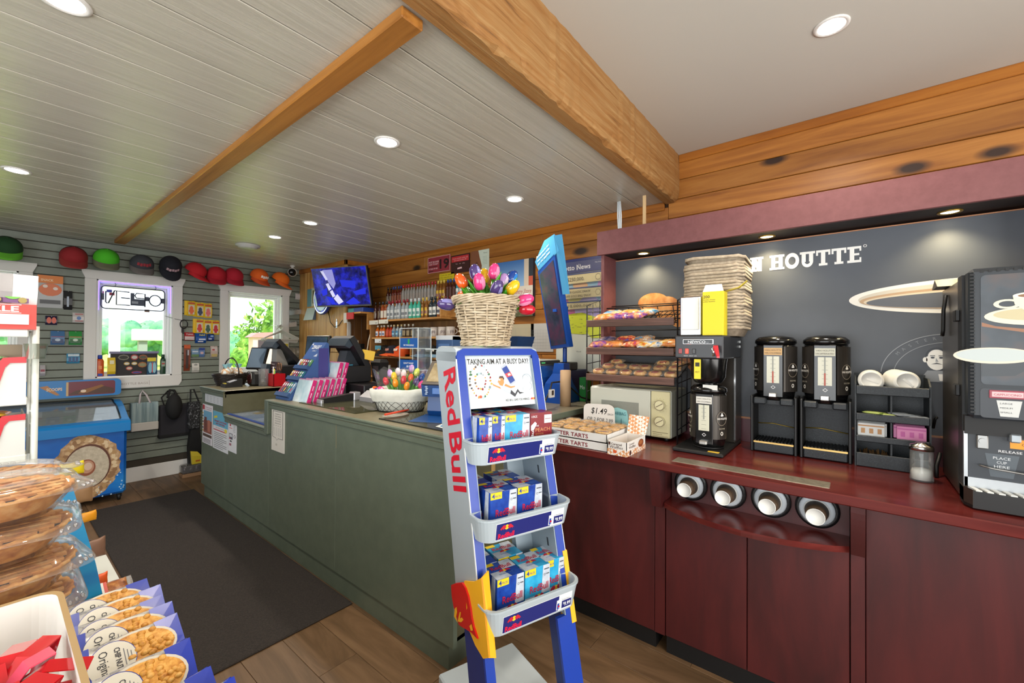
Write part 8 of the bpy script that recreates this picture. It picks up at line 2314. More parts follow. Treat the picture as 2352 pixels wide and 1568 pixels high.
for y in (yA-0.205,yA-0.14,yA-0.075):b.box((2.002,y,CT+0.23),(2.008,y+0.006,CT+0.375))
b.build('side_wing',ad)
b=wm(ad,M('#a89a8a',0.8));b.box((1.93,yA-0.01,CT),(2.07,yB+0.01,CT+0.02));b.build('base',ad)
scn=thing('barcode_scanner','black upright barcode scanner on the counter behind the near till','scanner',(2.03,3.02,CT))
b=wm(scn,m_black);b.box((1.98,2.96,CT),(2.10,3.12,CT+0.10),bev=0.02);b.build('base',scn)
b=wm(scn,m_black);b.shell([[(2.0,2.985,CT+0.10),(2.06,2.985,CT+0.10),(2.06,3.085,CT+0.10),(2.0,3.085,CT+0.10)],[(1.985,2.97,CT+0.26),(2.07,2.97,CT+0.26),(2.07,3.10,CT+0.26),(1.985,3.10,CT+0.26)],[(2.0,2.985,CT+0.285),(2.06,2.985,CT+0.285),(2.06,3.085,CT+0.285),(2.0,3.085,CT+0.285)]],smooth=False);b.build('head',scn)
b=wm(scn,M('#3a3436',0.1));b.box((1.984,2.995,CT+0.14),(1.99,3.075,CT+0.23));b.build('window',scn)
sv_=wm(gc,m_till);sv_.box((1.951,2.90,0.93),(2.16,3.45,CT-0.001));sv_.build('rear_ledge',gc)
# ---------------------------------------------------------------- lottery counter: tall sign screen, blue terminal, boxes
ls=thing('lottery_screen','tall blue-framed lottery screen on a pole with a pale blue topper','screen',(2.60,1.64,CT))
m_lb=M('#16489c',0.35)
pA=Vector((2.50,1.78,0));pB=Vector((2.405,1.56,0))
udir=(pB-pA).normalized();ndir=Vector((udir.y,-udir.x,0))
def sb(x,z,d=0.0):return pA+udir*x+ndir*d+Z_*z
Wd=(pB-pA).length
TL=Vector((-0.03,0,0))
def quadbox(b,pts,th,mat=None):
 bk=[p-ndir*th for p in pts]
 b.shell([pts,bk],mat,smooth=False)
def LP(x,z):return pA+udir*x+Z_*z+X_*(0.28*(2.0-z))
b=wm(ls,m_lb);quadbox(b,[LP(0.0,1.99),LP(Wd,2.07),LP(Wd+0.015,1.445),LP(0.02,1.425)],0.04);b.build('case',ls)
m_lscr,nt,bb=new_mat('lottery_screen_reflection')
f_=noise_node(nt,coord_node(nt,(1,1,1),False),7,4,0.6);r_=ramp_node(nt,[(0.3,'#2a3040'),(0.45,'#3a3f52'),(0.6,'#5a3a52'),(0.75,'#2f5a66')]);nt.links.new(f_,r_.inputs[0]);nt.links.new(r_.outputs[0],bb.inputs['Base Color']);bb.inputs['Roughness'].default_value=0.12
b=wm(ls,m_lscr);b.poly([LP(0.018,1.965)+ndir*0.002,LP(Wd-0.02,2.035)+ndir*0.002,LP(Wd-0.008,1.465)+ndir*0.002,LP(0.036,1.448)+ndir*0.002]);b.build('screen',ls)
m_top=M('#4a9ac8',0.4)
b=wm(ls,m_top);quadbox(b,[LP(-0.015,2.06),LP(Wd*0.6,2.175),LP(Wd+0.03,2.19),LP(Wd+0.05,2.08),LP(Wd*0.9,2.05),LP(0.02,1.985)],0.006);b.build('topper',ls)
b=wm(ls,m_top);q=LP(Wd+0.03,2.18);q2=LP(Wd+0.035,1.80);b.shell([[q+ndir*0.004,q+udir*0.055-ndir*0.02,q+udir*0.055-ndir*0.024,q-ndir*0.0],[q2+ndir*0.004,q2+udir*0.045-ndir*0.02,q2+udir*0.045-ndir*0.024,q2]],smooth=False);b.build('side_topper',ls)
b=wm(ls);du_=(LP(Wd,2.07)-LP(0.0,1.99)).normalized()
for i,s in enumerate(('POKER LOTTO','YOU COULD WIN','UP TO $5,000')):b.text(s,LP(0.015,2.075-0.024*i)+ndir*0.002,du_,Z_,0,0,0.016,M('#e6ecd0' if i==2 else '#e8eef2',0.4),w=Wd*0.8,weight=0.02)
b.build('topper_lettering',ls)
b=wm(ls,m_lb);b.cyl((2.69,1.66,CT),(2.69,1.66,1.75),0.016,0.016,12);b.box((2.575,1.60,1.66),(2.64,1.66,1.74),bev=0.008);b.box((2.50,1.615,1.69),(2.60,1.645,1.71));b.build('pole',ls)
b=wm(ls,m_lb);b.shell([[(2.50,1.56,CT),(2.80,1.56,CT),(2.80,1.75,CT),(2.50,1.75,CT)],[(2.52,1.57,1.18),(2.66,1.57,1.18),(2.66,1.72,1.18),(2.52,1.72,1.18)],[(2.555,1.585,1.25),(2.64,1.585,1.25),(2.64,1.68,1.25),(2.555,1.68,1.25)],[(2.56,1.59,1.325),(2.635,1.59,1.325),(2.635,1.67,1.325),(2.56,1.67,1.325)]],smooth=False);b.build('foot',ls)
lm=thing('lottery_terminal','big blue lottery terminal behind the tall screen','lottery terminal',(2.62,1.88,CT))
b=wm(lm,M('#184f9e',0.35));b.shell([[(2.36,1.74,CT),(2.86,1.76,CT),(2.86,1.98,CT),(2.36,1.98,CT)],[(2.36,1.74,1.22),(2.86,1.76,1.22),(2.86,1.98,1.22),(2.36,1.98,1.22)],[(2.42,1.76,1.30),(2.82,1.78,1.30),(2.82,1.98,1.30),(2.42,1.98,1.30)]],smooth=False);b.build('body',lm)
b=wm(lm,M('#a8a59c',0.4));b.box((2.38,1.78,1.301),(2.80,1.99,1.345),bev=0.004);b.build('printer',lm)
b=wm(lm,M('#3a3a3c',0.4));b.box((2.52,1.772,1.31),(2.80,1.781,1.338))
for i in range(4):b.box((2.55+0.012*i,1.770,1.32),(2.556+0.012*i,1.773,1.326),M('#4ac06a',0.4,emit=1.0))
b.build('printer_front',lm)
pd_=thing('paper_roll','tall kraft paper roll standing on the return counter','paper roll',(2.44,1.50,CT))
b=wm(pd_,M('#b39574',0.8));b.lathe([(0.036,CT),(0.036,1.285),(0.030,1.287),(0.0,1.287)],24,c=(2.44,1.50,0));b.build('roll',pd_)
df=thing('black_device','black and chrome countertop device behind the drinks rack','device',(2.06,1.56,CT))
b=wm(df,m_blackgloss);b.box((2.0,1.48,CT),(2.12,1.62,CT+0.19),bev=0.02);b.build('body',df)
b=wm(df,m_chrome);b.tube([(1.998,1.485,CT+0.01),(1.998,1.485,CT+0.165),(1.998,1.61,CT+0.175),(1.998,1.615,CT+0.01)],0.005,6);b.build('chrome_edge',df)
b=wm(df,m_black);b.cyl((2.06,1.55,CT+0.19),(2.06,1.55,CT+0.225),0.055,0.05,18);b.build('top_dome',df)
b=MB(m_black);b.tube([(2.13,1.55,CT+0.02),(2.20,1.50,CT+0.06),(2.28,1.52,CT+0.11),(2.35,1.55,CT+0.16),(2.45,1.552,CT+0.16),(2.56,1.54,CT+0.12),(2.65,1.50,CT+0.04),(2.74,1.45,CT+0.01)],0.006,6)
solo_w(b,'power_cord','black cord looping behind the kraft paper roll','cord',(2.28,1.52,CT+0.006))
b=MB(M('#d0cec8',0.4));b.box((2.235,1.485,CT+0.075),(2.285,1.50,CT+0.125));b.box((2.25,1.482,CT+0.09),(2.27,1.486,CT+0.12),M('#3a3028',0.5))
solo_w(b,'cord_tag','white square tag on the black cord','tag',(2.26,1.49,CT+0.075))
lx=thing('lottery_printer','dark blue lottery slip box behind the wicker basket','printer',(2.36,2.0,1.40))
b=wm(lx,M('#1f3d66',0.35));b.shell([[(2.34,1.84,1.40),(2.50,1.84,1.40),(2.50,2.05,1.40),(2.34,2.05,1.40)],[(2.30,1.80,1.515),(2.50,1.80,1.515),(2.50,2.09,1.515),(2.30,2.09,1.515)]],smooth=False);b.build('body',lx)
b=wm(lx,M('#c9c4bc',0.5));b.box((2.305,1.87,1.475),(2.312,2.02,1.483));b.build('slip',lx)
b=wm(lx,M('#2a3038',0.4));b.cyl((2.42,1.94,1.345),(2.42,1.94,1.40),0.03,0.03,12);b.build('stem',lx)
b=wm(rc,M('#2a3038',0.4));b.cyl((2.42,1.94,CT),(2.42,1.94,1.36),0.02,0.02,10);b.build('post',rc)
gsn=thing('green_screen','white-framed screen with lime display and blue edge behind the wicker basket','screen',(2.05,1.85,1.30))
b=wm(gsn,M('#1a3fa8',0.35));b.box((2.045,1.70,1.36),(2.075,2.02,1.545),bev=0.006);b.build('case',gsn)
b=wm(gsn,M('#b8c4c8',0.4));b.box((2.037,1.715,1.37),(2.046,2.01,1.535));b.build('frame',gsn)
b=wm(gsn,M('#7ac41c',0.3,emit=0.7));b.box((2.032,1.755,1.38),(2.038,1.97,1.515));b.build('display',gsn)
b=wm(gsn,m_black);b.box((2.06,1.80,CT),(2.08,1.88,1.37));b.build('stand',gsn)
b=MB(m_black);b.cyl((2.30,1.98,CT),(2.27,1.99,1.60),0.016,0.020,10);b.ball((2.27,1.99,1.60),0.020,n=10,m=6)
solo_w(b,'black_wand','black wand-shaped handset standing beside the slip box','handset',(2.30,1.98,CT))
b=MB(M('#33507a',0.45));b.box((2.15,2.30,CT),(2.29,2.48,1.52),bev=0.004);b.box((2.148,2.30,1.49),(2.29,2.48,1.523),M('#c0c4c8',0.5));b.box((2.147,2.33,1.36),(2.15,2.45,1.46),M('#4a6a98',0.4))
solo_w(b,'blue_carton','blue cardboard box with white rim left of the wicker basket','box',(2.22,2.39,CT))
b=MB(M('#1f7a36',0.5));b.box((2.72,1.50,CT),(2.80,1.555,1.22),bev=0.003);b.text('Mo',(2.72,0,0),RT,Z_,-1.548,CT+0.09,0.03,M('#d8e4e0',0.4),w=0.04)
solo_w(b,'green_carton','green carton with white script between the blue foot and wire rack','carton',(2.76,1.53,CT))
b=MB(M('#26305a',0.5));b.box((2.68,1.60,CT),(2.93,1.95,1.27),bev=0.004);b.box((2.678,1.62,1.10),(2.682,1.80,1.24),M('#3a5a6a',0.5))
solo_w(b,'navy_carton','navy carton behind the wire rack on the return counter','carton',(2.80,1.78,CT))
b=MB(M('#141416',0.4));b.box((2.66,1.60,1.271),(2.78,1.70,1.33),bev=0.006);b.cyl((2.66,1.65,1.30),(2.645,1.65,1.30),0.02,0.02,12)
solo_w(b,'webcam','black boxy camera on the navy carton','camera',(2.72,1.65,1.271))
# ---------------------------------------------------------------- ceiling fittings
m_lamp=M('#fff1dc',0.4,emit=14.0)
for (x,y,z,lab) in ((1.226,1.792,ZC,'recessed ceiling light nearest the hewn beam, right of the stained batten'),(2.25,1.798,ZC,'recessed ceiling light near the pine wall above the lottery screen'),(1.66,3.49,ZC,'recessed ceiling light over the middle of the green counter'),(1.672,4.213,ZC,'recessed ceiling light just beyond the one over the counter'),
     (0.089,3.799,ZC,'recessed ceiling light left of the batten, cut by the picture edge'),(0.125,1.80,ZC,'recessed ceiling light in the upper left corner near the beam'),(2.132,0.061,ZW,'recessed light in the smooth white ceiling above the coffee station')):
 t=thing('ceiling_light',lab,'light',(x,y,z),group='recessed ceiling lights')
 b=MB(m_white);b.lathe([(0.062,0.0),(0.061,-0.004),(0.052,-0.006),(0.047,-0.003)],28);b.build('trim_ring',t)
 b=MB(m_lamp);b.lathe([(0.047,-0.003),(0.0,-0.0045)],24);b.build('lens',t)
 add_light('ceiling_lamp','AREA',(x,y,z-0.012),LAMP_W,(1.0,0.90,0.76),target=(x,y,0),size=0.09,spread=2.6)
t=thing('ceiling_vent','white round ceiling diffuser near the boxed pine corner','vent',(1.643,4.79,ZC))
b=MB(M('#b9b9b4',0.5));b.lathe([(0.11,0.0),(0.11,-0.012),(0.085,-0.02),(0.085,-0.028),(0.06,-0.036),(0.0,-0.038)],28);b.build('diffuser',t)
t=thing('security_camera','small dome security camera on the ceiling by the far wall','camera',(2.43,5.58,ZC))
b=MB(M('#c8c6c0',0.4));b.lathe([(0.03,0.0),(0.03,-0.012),(0.014,-0.02),(0.014,-0.045)],16);b.build('mount',t)
b=MB(M('#c8c6c0',0.4));b.ball((0,0,-0.085),(0.056,0.05,0.056),n=16,m=10);b.build('housing',t)
b=MB(m_blackgloss);b.ball((-0.012,-0.022,-0.088),(0.048,0.036,0.048),n=16,m=10);b.build('lens_dome',t)
# ---------------------------------------------------------------- caps on the slatwall
def C_(h):return M(h,0.85)
hk=None
WC=[(0.085,2.235,'#16401c','#5fae2c','#0e1a10','dark green mesh cap with lime peak, leftmost on the slatwall',0.0,None),(0.491,2.222,'#8a1a20','#8f2a28','#3a1014','dark red mesh cap over the left edge of the sign window',0.0,None),(0.715,2.242,'#46b41e','#6a6a54','#3f9a2c','bright lime cap with grey-green peak above the sign window',0.0,None),
 (0.982,2.228,'#3a3c42','#6a6462','#4a4a4e','grey mesh cap with dark red front lettering',0.0,'#8f2a34'),(1.218,2.250,'#12141e','#12141e',None,'navy cap with pale pink embroidery hanging peak down',0.0,'#b09098'),(1.43,2.222,'#b00f1c','#b00f1c',None,'red cap hanging sideways, left of the other red caps',0.9,None),
 (1.64,2.205,'#a80f22','#a01226',None,'plain red cap, first of the pair above the second window',-0.1,None),(1.812,2.216,'#a40f26','#9c1228',None,'plain red cap, second of the pair above the second window',0.1,None),(2.085,2.248,'#d85c14','#c24a1c',None,'orange cap with white letters above the second window',0.35,'#e8e2da'),(2.33,2.238,'#e0660c','#d85e10',None,'orange cap hanging sideways by the security camera',0.8,None)]
for x,z,c,p,ms,lab,yaw,lg in WC:
 pk=x in (1.218,)
 o=cap((x,5.72,z+(0.02 if not pk else 0.03)),yaw,C_(c),C_(p),lab,'caps hung along the slatwall',logo=C_(lg) if lg else None,mesh=C_(ms) if ms else None,rx=0.55 if not pk else 1.0,s=1.10)
 hl='black peg holding the '+lab.split(',')[0].split(' hanging')[0].split(' with')[0].split(' above')[0].split(' over')[0]+' %s'%{0.085:'at the left edge',0.491:'left of the sign',0.715:'over the sign',0.982:'over the sign window',1.218:'right of the sign',1.43:'between the windows',1.64:'left over the second window',1.812:'right of its twin',2.085:'over the second window',2.33:'by the camera'}[x]
 if hk is None:
  b=MB(m_black);b.tube([(0,0.0,0.0),(0,-0.10,0.0),(0,-0.115,0.018)],0.004,6);b.box((-0.012,-0.003,-0.02),(0.012,0.0,0.02))
  hk=solo(b,'peg_hook',hl,'hook',(x+0.008,YS,z+0.108),group='cap pegs on the slatwall')
 else :
  dup(hk,hl,(x+0.008,YS,z+0.108))
# ---------------------------------------------------------------- packets hung on the slatwall
def pouch(name,lab,x0,x1,z0,z1,base,prints,cat='packet',y=5.845,th=0.02,group='packets hung on the slatwall',clear=False):
 t=thing(name,lab,cat,((x0+x1)/2,y,z0),group=group)
 w,h=x1-x0,z1-z0
 b=wm(t,film('#ffffff',0.2,0.1,0.7) if clear else M(base,0.35))
 xm=(x0+x1)/2
 b.shell([[(x0,y-0.004,z0),(x1,y-0.004,z0),(x1,y,z0),(x0,y,z0)],[(x0,y-th,z0+h*0.25),(x1,y-th,z0+h*0.25),(x1,y,z0+h*0.25),(x0,y,z0+h*0.25)],[(x0,y-th,z0+h*0.6),(x1,y-th,z0+h*0.6),(x1,y,z0+h*0.6),(x0,y,z0+h*0.6)],[(x0,y-0.004,z1),(x1,y-0.004,z1),(x1,y,z1),(x0,y,z1)]],smooth=False)
 b.build('body',t)
 b=wm(t)
 o=Vector((x0,y-th,z0))
 for i,pr_ in enumerate(prints):
  if pr_[0]=='r':b.rect(o,X_,Z_,w*pr_[1],h*pr_[2],w*pr_[3],h*pr_[4],M(pr_[5],0.4),0.001+0.0005*i)
  elif pr_[0]=='d':b.disc(o,X_,Z_,w*pr_[1],h*pr_[2],w*pr_[3],h*pr_[4],M(pr_[5],0.35),0.001+0.0005*i,14)
  else :b.text(pr_[0],o,X_,Z_,w*pr_[1],h*pr_[2],h*pr_[3],M(pr_[5],0.4),w=w*pr_[4],lift=0.001+0.0005*i,weight=0.02)
 if prints:b.build('print',t)
 b=wm(t,m_steel);b.tube([(xm,YS,z1-0.006),(xm,y-th-0.02,z1-0.006)],0.002,5);b.build('peg',t)
 return t
pouch('snack_bag','orange snack bag with clear lower half hung by the white rack',0.272,0.434,1.775,2.075,'#b9bcbe',[('r',0,0.76,1,1,'#d8761c'),('SNACK',0.12,0.82,0.07,0.5,'#f0d8b0'),('d',0.5,0.56,0.46,0.2,'#d8692c'),('d',0.3,0.66,0.1,0.05,'#e8d8cc'),('r',0.1,0.12,0.9,0.24,'#4a4c50'),('d',0.7,0.6,0.1,0.05,'#e8d8cc')])
pouch('torch_pack','narrow black torch pack beside the orange snack bag',0.44,0.497,1.765,1.945,'#17181c',[('r',0.35,0.15,0.6,0.7,'#a8b4c4')])
pouch('white_bag','white bag with blue fan print left of the sign window',0.50,0.578,1.645,1.74,'#c9c4c2',[('d',0.55,0.45,0.2,0.18,'#3a6aa8'),('r',0.2,0.8,0.9,0.9,'#b05a5a'),('r',0.2,0.12,0.9,0.2,'#b05a5a')])
pouch('toy_pack','small orange and navy toy pack low left of the snack bag',0.325,0.40,1.615,1.70,'#2a2340',[('d',0.3,0.5,0.2,0.35,'#c84a28'),('d',0.72,0.5,0.2,0.35,'#c84a28')])
pouch('air_freshener_card','blue hanging card, left of the green one by the sign window',0.36,0.45,1.43,1.56,'#3a6a9a',[('r',0.08,0.1,0.92,0.42,'#27406a'),('d',0.5,0.35,0.2,0.1,'#a8b8c8'),('r',0.05,0.55,0.95,0.6,'#8a3a5a')])
pouch('air_freshener_card','green hanging card beside the sign window frame',0.478,0.565,1.43,1.56,'#1f8a3a',[('r',0.08,0.1,0.92,0.42,'#145a2a'),('d',0.5,0.35,0.2,0.1,'#b8c8b8'),('r',0.05,0.55,0.95,0.6,'#c05a30')])
pouch('lighter_pack','pale blue three-piece lighter pack low beside the sign window',0.465,0.553,1.25,1.345,'#3a8ab0',[('r',0.1,0.72,0.95,0.95,'#b8c8d0'),('r',0.15,0.15,0.35,0.65,'#2a4a7a'),('r',0.42,0.15,0.62,0.65,'#2a4a7a'),('r',0.69,0.15,0.88,0.65,'#2a4a7a')])
pouch('small_card','small red and white card half hidden behind the white rack post',0.295,0.33,1.315,1.42,'#c8c8cc',[('r',0,0.75,1,1,'#a8242c')])
pouch('small_card','small grey and pink card below the red and white one',0.297,0.33,1.14,1.24,'#a8a4a8',[('r',0.1,0.4,0.9,0.6,'#8a3a4a')])
YEL='#e0b818'
for i,(x0,z0,c,lab) in enumerate(((1.395,1.765,'#d8602a','yellow card with orange tree, left in the upper row between the windows'),(1.478,1.755,'#2a3a5a','yellow card with navy tree, middle of the upper row between the windows'),(1.555,1.75,'#d86a6a','yellow card with pink tree, right in the upper row between the windows'),
         (1.475,1.565,'#c83a3a','yellow card with red tree, left in the lower row between the windows'),(1.555,1.56,'#3a5a4a','yellow card with green tree, middle of the lower row between the windows'),(1.632,1.558,'#b82a3a','yellow card with dark red tree, right in the lower row by the second window'))):
 pouch('tree_card',lab,x0,x0+0.078,z0,z0+0.165,YEL,[('r',0.14,0.08,0.86,0.74,'#c8bfa8'),('d',0.5,0.50,0.22,0.16,c),('d',0.5,0.32,0.32,0.14,c),('r',0.35,0.1,0.65,0.2,c),('r',0.1,0.80,0.9,0.90,'#b83a24')],group='yellow tree cards between the windows')
 for k in range(2):
  pouch('tree_card',lab.replace('card','card stacked %s'%('just behind the one' if k==0 else 'rearmost, behind the one')),x0-0.014-0.008*k,x0+0.066-0.008*k,z0+0.004,z0+0.168,YEL,[],y=5.847,th=0.012-0.004*k,group='yellow tree cards between the windows')
pouch('tablet_box','red and white tablet box lowest left between the windows',1.375,1.462,1.485,1.575,'#a8242c',[('r',0,0.08,1,0.48,'#cfc8c4'),('TYLENOL',0.1,0.68,0.16,0.8,'#e6dcd8'),('r',0,0.25,1,0.3,'#a8242c')],'box',th=0.03)
pouch('tablet_box','blue tablet box with yellow lettering between the windows',1.475,1.578,1.455,1.572,'#134a96',[('Advil',0.30,0.72,0.16,0.55,'#e0cf2c'),('r',0.3,0.30,0.92,0.44,'#d0d4dc'),('r',0.2,0.1,0.7,0.2,'#c8ccd4')],'box',th=0.03)
pouch('tablet_box','small dark blue box right of the blue tablet box',1.592,1.655,1.48,1.568,'#103a7c',[('r',0.4,0.55,0.85,0.75,'#8aa8d0'),('r',0.1,0.2,0.6,0.35,'#c0c8d8')],'box',th=0.03)
pouch('long_pack','long orange-brown pack hanging at the right edge of the sign window',1.372,1.43,1.14,1.435,'#7a3a24',[('r',0,0.86,1,1,'#c0501c'),('r',0.3,0.1,0.7,0.8,'#3a2824'),('r',0.55,0.6,0.75,0.8,'#b8bcc4')])
pouch('wipes_pack','pale blue and green wipes pack between the windows',1.442,1.51,1.30,1.385,'#6a8aa8',[('r',0,0,1,0.3,'#5a7a4a'),('r',0.1,0.6,0.9,0.75,'#c8d0d8')])
pouch('freshener_bottle','small blue bottle-shaped pack beside the wipes between the windows',1.512,1.566,1.295,1.40,'#5a78a8',[('r',0,0.75,1,1,'#1c3a8a'),('d',0.5,0.45,0.3,0.14,'#c8a8a8')])
pouch('tube_box','white and red small box above the black wicker basket',1.625,1.695,1.29,1.42,'#b8a49c',[('r',0.1,0.55,0.9,0.9,'#c8bcb8'),('r',0.2,0.6,0.55,0.75,'#a84a4a'),('r',0.1,0.05,0.9,0.3,'#b8a468')])
pouch('white_card','plain white printed card low on the slatwall left of the black wicker basket',1.448,1.515,1.12,1.225,'#c6c4bc',[('r',0.25,0.8,0.75,0.86,'#4a4a48'),('r',0.2,0.4,0.8,0.44,'#8a8a84'),('r',0.25,0.25,0.75,0.29,'#8a8a84')])
wsx=pouch('wall_switch','white switch plate on the slatwall beside the boxed pine corner',2.585,2.65,2.055,2.135,'#c9c4c4',[],'switch',th=0.012)
for i in range(7):
 for k in range(2):
  if k and i>3:continue
  b=MB(M('#b8bcc0',0.25,0.8));b.tube([(0,0,0),(0,-0.05,0)],0.0025,5);b.box((-0.012,-0.047,-0.065),(0.012,-0.044,-0.004));b.ball((0,-0.05,0.004),0.006,n=8,m=5)
  if i==0 and k==0:kr=solo(b,'hanging_trinket','small clear-packed trinket on a silver peg, first of the upper row by the boxed corner','trinket',(2.505,YS,1.90),group='trinkets on pegs by the boxed corner')
  else :dup(kr,'small clear-packed trinket on a silver peg, %s of the %s row by the boxed corner'%(('first','second','third','fourth','fifth','sixth','seventh')[i],'upper' if k==0 else 'lower'),(2.505+0.024*i,YS,1.90-0.16*k+0.004*i))
for i in range(3):pouch('earring_card','clear blister card below the hangers, %s from the left'%('first','second','third')[i],2.50+0.05*i,2.545+0.05*i,1.30-0.05*(i%2),1.40,'#8a8478',[('r',0.2,0.3,0.8,0.6,'#a8a298')],group='blister cards below the hangers',th=0.012)
pouch('yellow_tag','yellow tag on the right frame of the second window',2.425,2.49,1.415,1.455,'#c8b83a',[],'tag',y=5.828,th=0.004)
# clothes hangers bunched on one peg
m_hang=M('#c9c8c2',0.45)
hg=None
for i in range(6):
 if hg is None:
  b=MB(m_hang)
  b.tube([(0.0,0,0.10),(0.012,0,0.135),(-0.012,0,0.165),(-0.04,0,0.15),(-0.045,0,0.13)],0.0055,6)
  b.tube([(0,0,0.10),(0.10,0,0.05),(0.205,0,0.0),(0.212,0,-0.012),(0.20,0,-0.02),(-0.20,0,-0.02),(-0.212,0,-0.012),(-0.205,0,0.0),(-0.10,0,0.05)],0.0058,6,closed=True)
  hg=solo(b,'clothes_hanger','white plastic hanger, front of the bunch beside the second window','hanger',(2.33,5.62,1.53),rz=0.05,group='bunch of white hangers')
 else :
  dup(hg,'white plastic hanger, %s behind the front of the bunch'%('','one','two','three','four','five')[i],(2.33+0.006*i,5.62+0.03*i,1.53-0.006*i),rz=0.05-0.05*i,ry=0.02*(i-2))
b=MB(m_steel);b.tube([(2.29,YS,1.69),(2.29,5.56,1.675)],0.004,6)
solo_w(b,'peg_hook','steel peg carrying the bunch of white hangers','hook',(2.29,YS,1.69))
b=MB(m_black)
for q in range(3):b.tube([(1.365+0.034*math.cos(2*PI*i/16),5.82-0.006*q,1.665+(0.05-0.003*q)*math.sin(2*PI*i/16)) for i in range(16)],0.004,5,closed=True)
b.box((1.345,5.812,1.57),(1.365,5.828,1.625));b.tube([(1.21,5.88,1.75),(1.29,5.83,1.72),(1.36,5.82,1.705)],0.0022,5)
solo_w(b,'coiled_cord','coiled black cord hanging on the right frame of the sign window','cord',(1.365,5.82,1.665))
# ---------------------------------------------------------------- sign and goods in the first window
ns=thing('open_sign','dark tube OPEN sign seen from behind in the window','sign',(0.95,5.885,1.93))
m_tube=M('#1c2433',0.35)
nb=MB(m_tube)
SX=lambda x:0.945+x
b=wm(ns,m_tube)
b.tube([(x,5.88,z) for x,z in rrect(0.70,1.80,1.205,2.028,0.035,4)],0.0055,6,closed=True);b.build('border_tube',ns)
zt_,zb_=1.975,1.855
def seg(pts,nm):
 b=wm(ns,m_tube);b.tube([(x,5.88,z) for x,z in pts],0.006,6);b.build('letter',ns)
seg([(0.735,zt_),(0.735,zb_+0.01),(0.745,zb_),(0.755,zb_),(0.80,zt_+0.01),(0.81,zt_+0.012)],'N')
seg([(0.915,zt_+0.005),(0.815,zt_+0.01),(0.815,zb_-0.01),(0.92,zb_-0.012)],'E');seg([(0.85,1.918),(0.92,1.915)],'E')
seg([(1.04,zb_-0.02),(1.04,zt_-0.002),(0.97,zt_),(0.958,1.95),(0.97,1.925),(1.035,1.922)],'P')
seg([(1.125+0.05*math.cos(2*PI*i/20),1.91+0.058*math.sin(2*PI*i/20)) for i in range(21)],'O')
b=wm(ns,M('#26344c',0.4));b.box((0.702,5.884,1.885),(0.725,5.89,1.95));b.box((0.925,5.884,1.845),(1.04,5.89,1.915));b.box((0.925,5.884,1.915),(0.955,5.89,1.975));b.box((1.04,5.884,1.90),(1.075,5.89,1.945));b.box((1.175,5.884,1.885),(1.202,5.89,1.94));b.build('backing_bar',ns)
b=wm(ns,M('#8f98a4',0.4));b.box((0.935,5.880,1.865),(0.985,5.884,1.89));b.build('rating_plate',ns)
b=wm(ns,m_black)
for x in (0.80,1.12):b.tube([(x,5.885,2.073),(x+0.012,5.882,2.045),(x,5.88,2.03)],0.0025,5)
b.build('hanging_wire',ns)
ls_=thing('led_strip','violet glowing light strip around the window with the tube sign','light strip',(0.966,5.87,2.08))
b=wm(ls_,m_led);b.box((0.678,5.862,2.066),(1.255,5.874,2.073));b.build('top_run',ls_)
b=wm(ls_,m_led);b.box((0.678,5.862,1.78),(0.684,5.874,2.066));b.build('left_run',ls_)
b=wm(ls_,m_led);b.box((1.249,5.862,1.78),(1.255,5.874,2.066));b.build('right_run',ls_)
for x,z,c in ((0.77,1.985,'#3a4a9a'),(0.79,1.955,'#b84a5a'),(0.71,1.965,'#c04a7a'),(1.07,1.80,'#8a6a5a')):
 solo_w(MB(M(c,0.5)).box((x-0.02,5.945,z-0.014),(x+0.02,5.957,z+0.014)),'window_sticker',{'#3a4a9a':'blue sticker by the first letter of the tube sign','#b84a5a':'red sticker under the blue one by the tube sign','#c04a7a':'pink sticker at the left end of the tube sign','#8a6a5a':'tilted brown tag below the tube sign'}[c],'sticker',(x,5.95,z))
bd=thing('patch_board','black board of souvenir patches standing on the window sill','board',(0.965,5.905,1.112))
b=wm(bd,M('#201d1f',0.6));b.box((0.78,5.90,1.113),(1.155,5.91,1.345));b.build('board',bd)
b=wm(bd,M('#7a7898',0.4));b.box((0.77,5.892,1.340),(1.165,5.912,1.363));b.build('film_edge',bd)
for (x,z,rx,rz,c,c2) in ((0.88,1.30,0.045,0.03,'#7a7868','#3a3a34'),(0.965,1.30,0.03,0.03,'#a84a4a','#c8c0b8'),(1.035,1.30,0.036,0.028,'#9a5a3a','#5a5a4a'),(0.905,1.235,0.024,0.018,'#c0a050','#d8d4cc'),(0.965,1.235,0.024,0.018,'#c0a050','#d8d4cc'),(1.03,1.22,0.038,0.03,'#a86a3a','#8a8a6a'),(0.925,1.185,0.026,0.02,'#b85a4a','#c8b8a8'),(0.985,1.14,0.044,0.014,'#a83a4a','#3a4a8a')):
 b=wm(bd);b.disc((x,5.9,z),X_,Z_,0,0,rx,rz,M(c,0.7),0.001,8 if rx>0.035 else 14);b.disc((x,5.9,z),X_,Z_,0,0,rx*0.75,rz*0.6,M(c2,0.7),0.002,12);b.build('patch',bd)
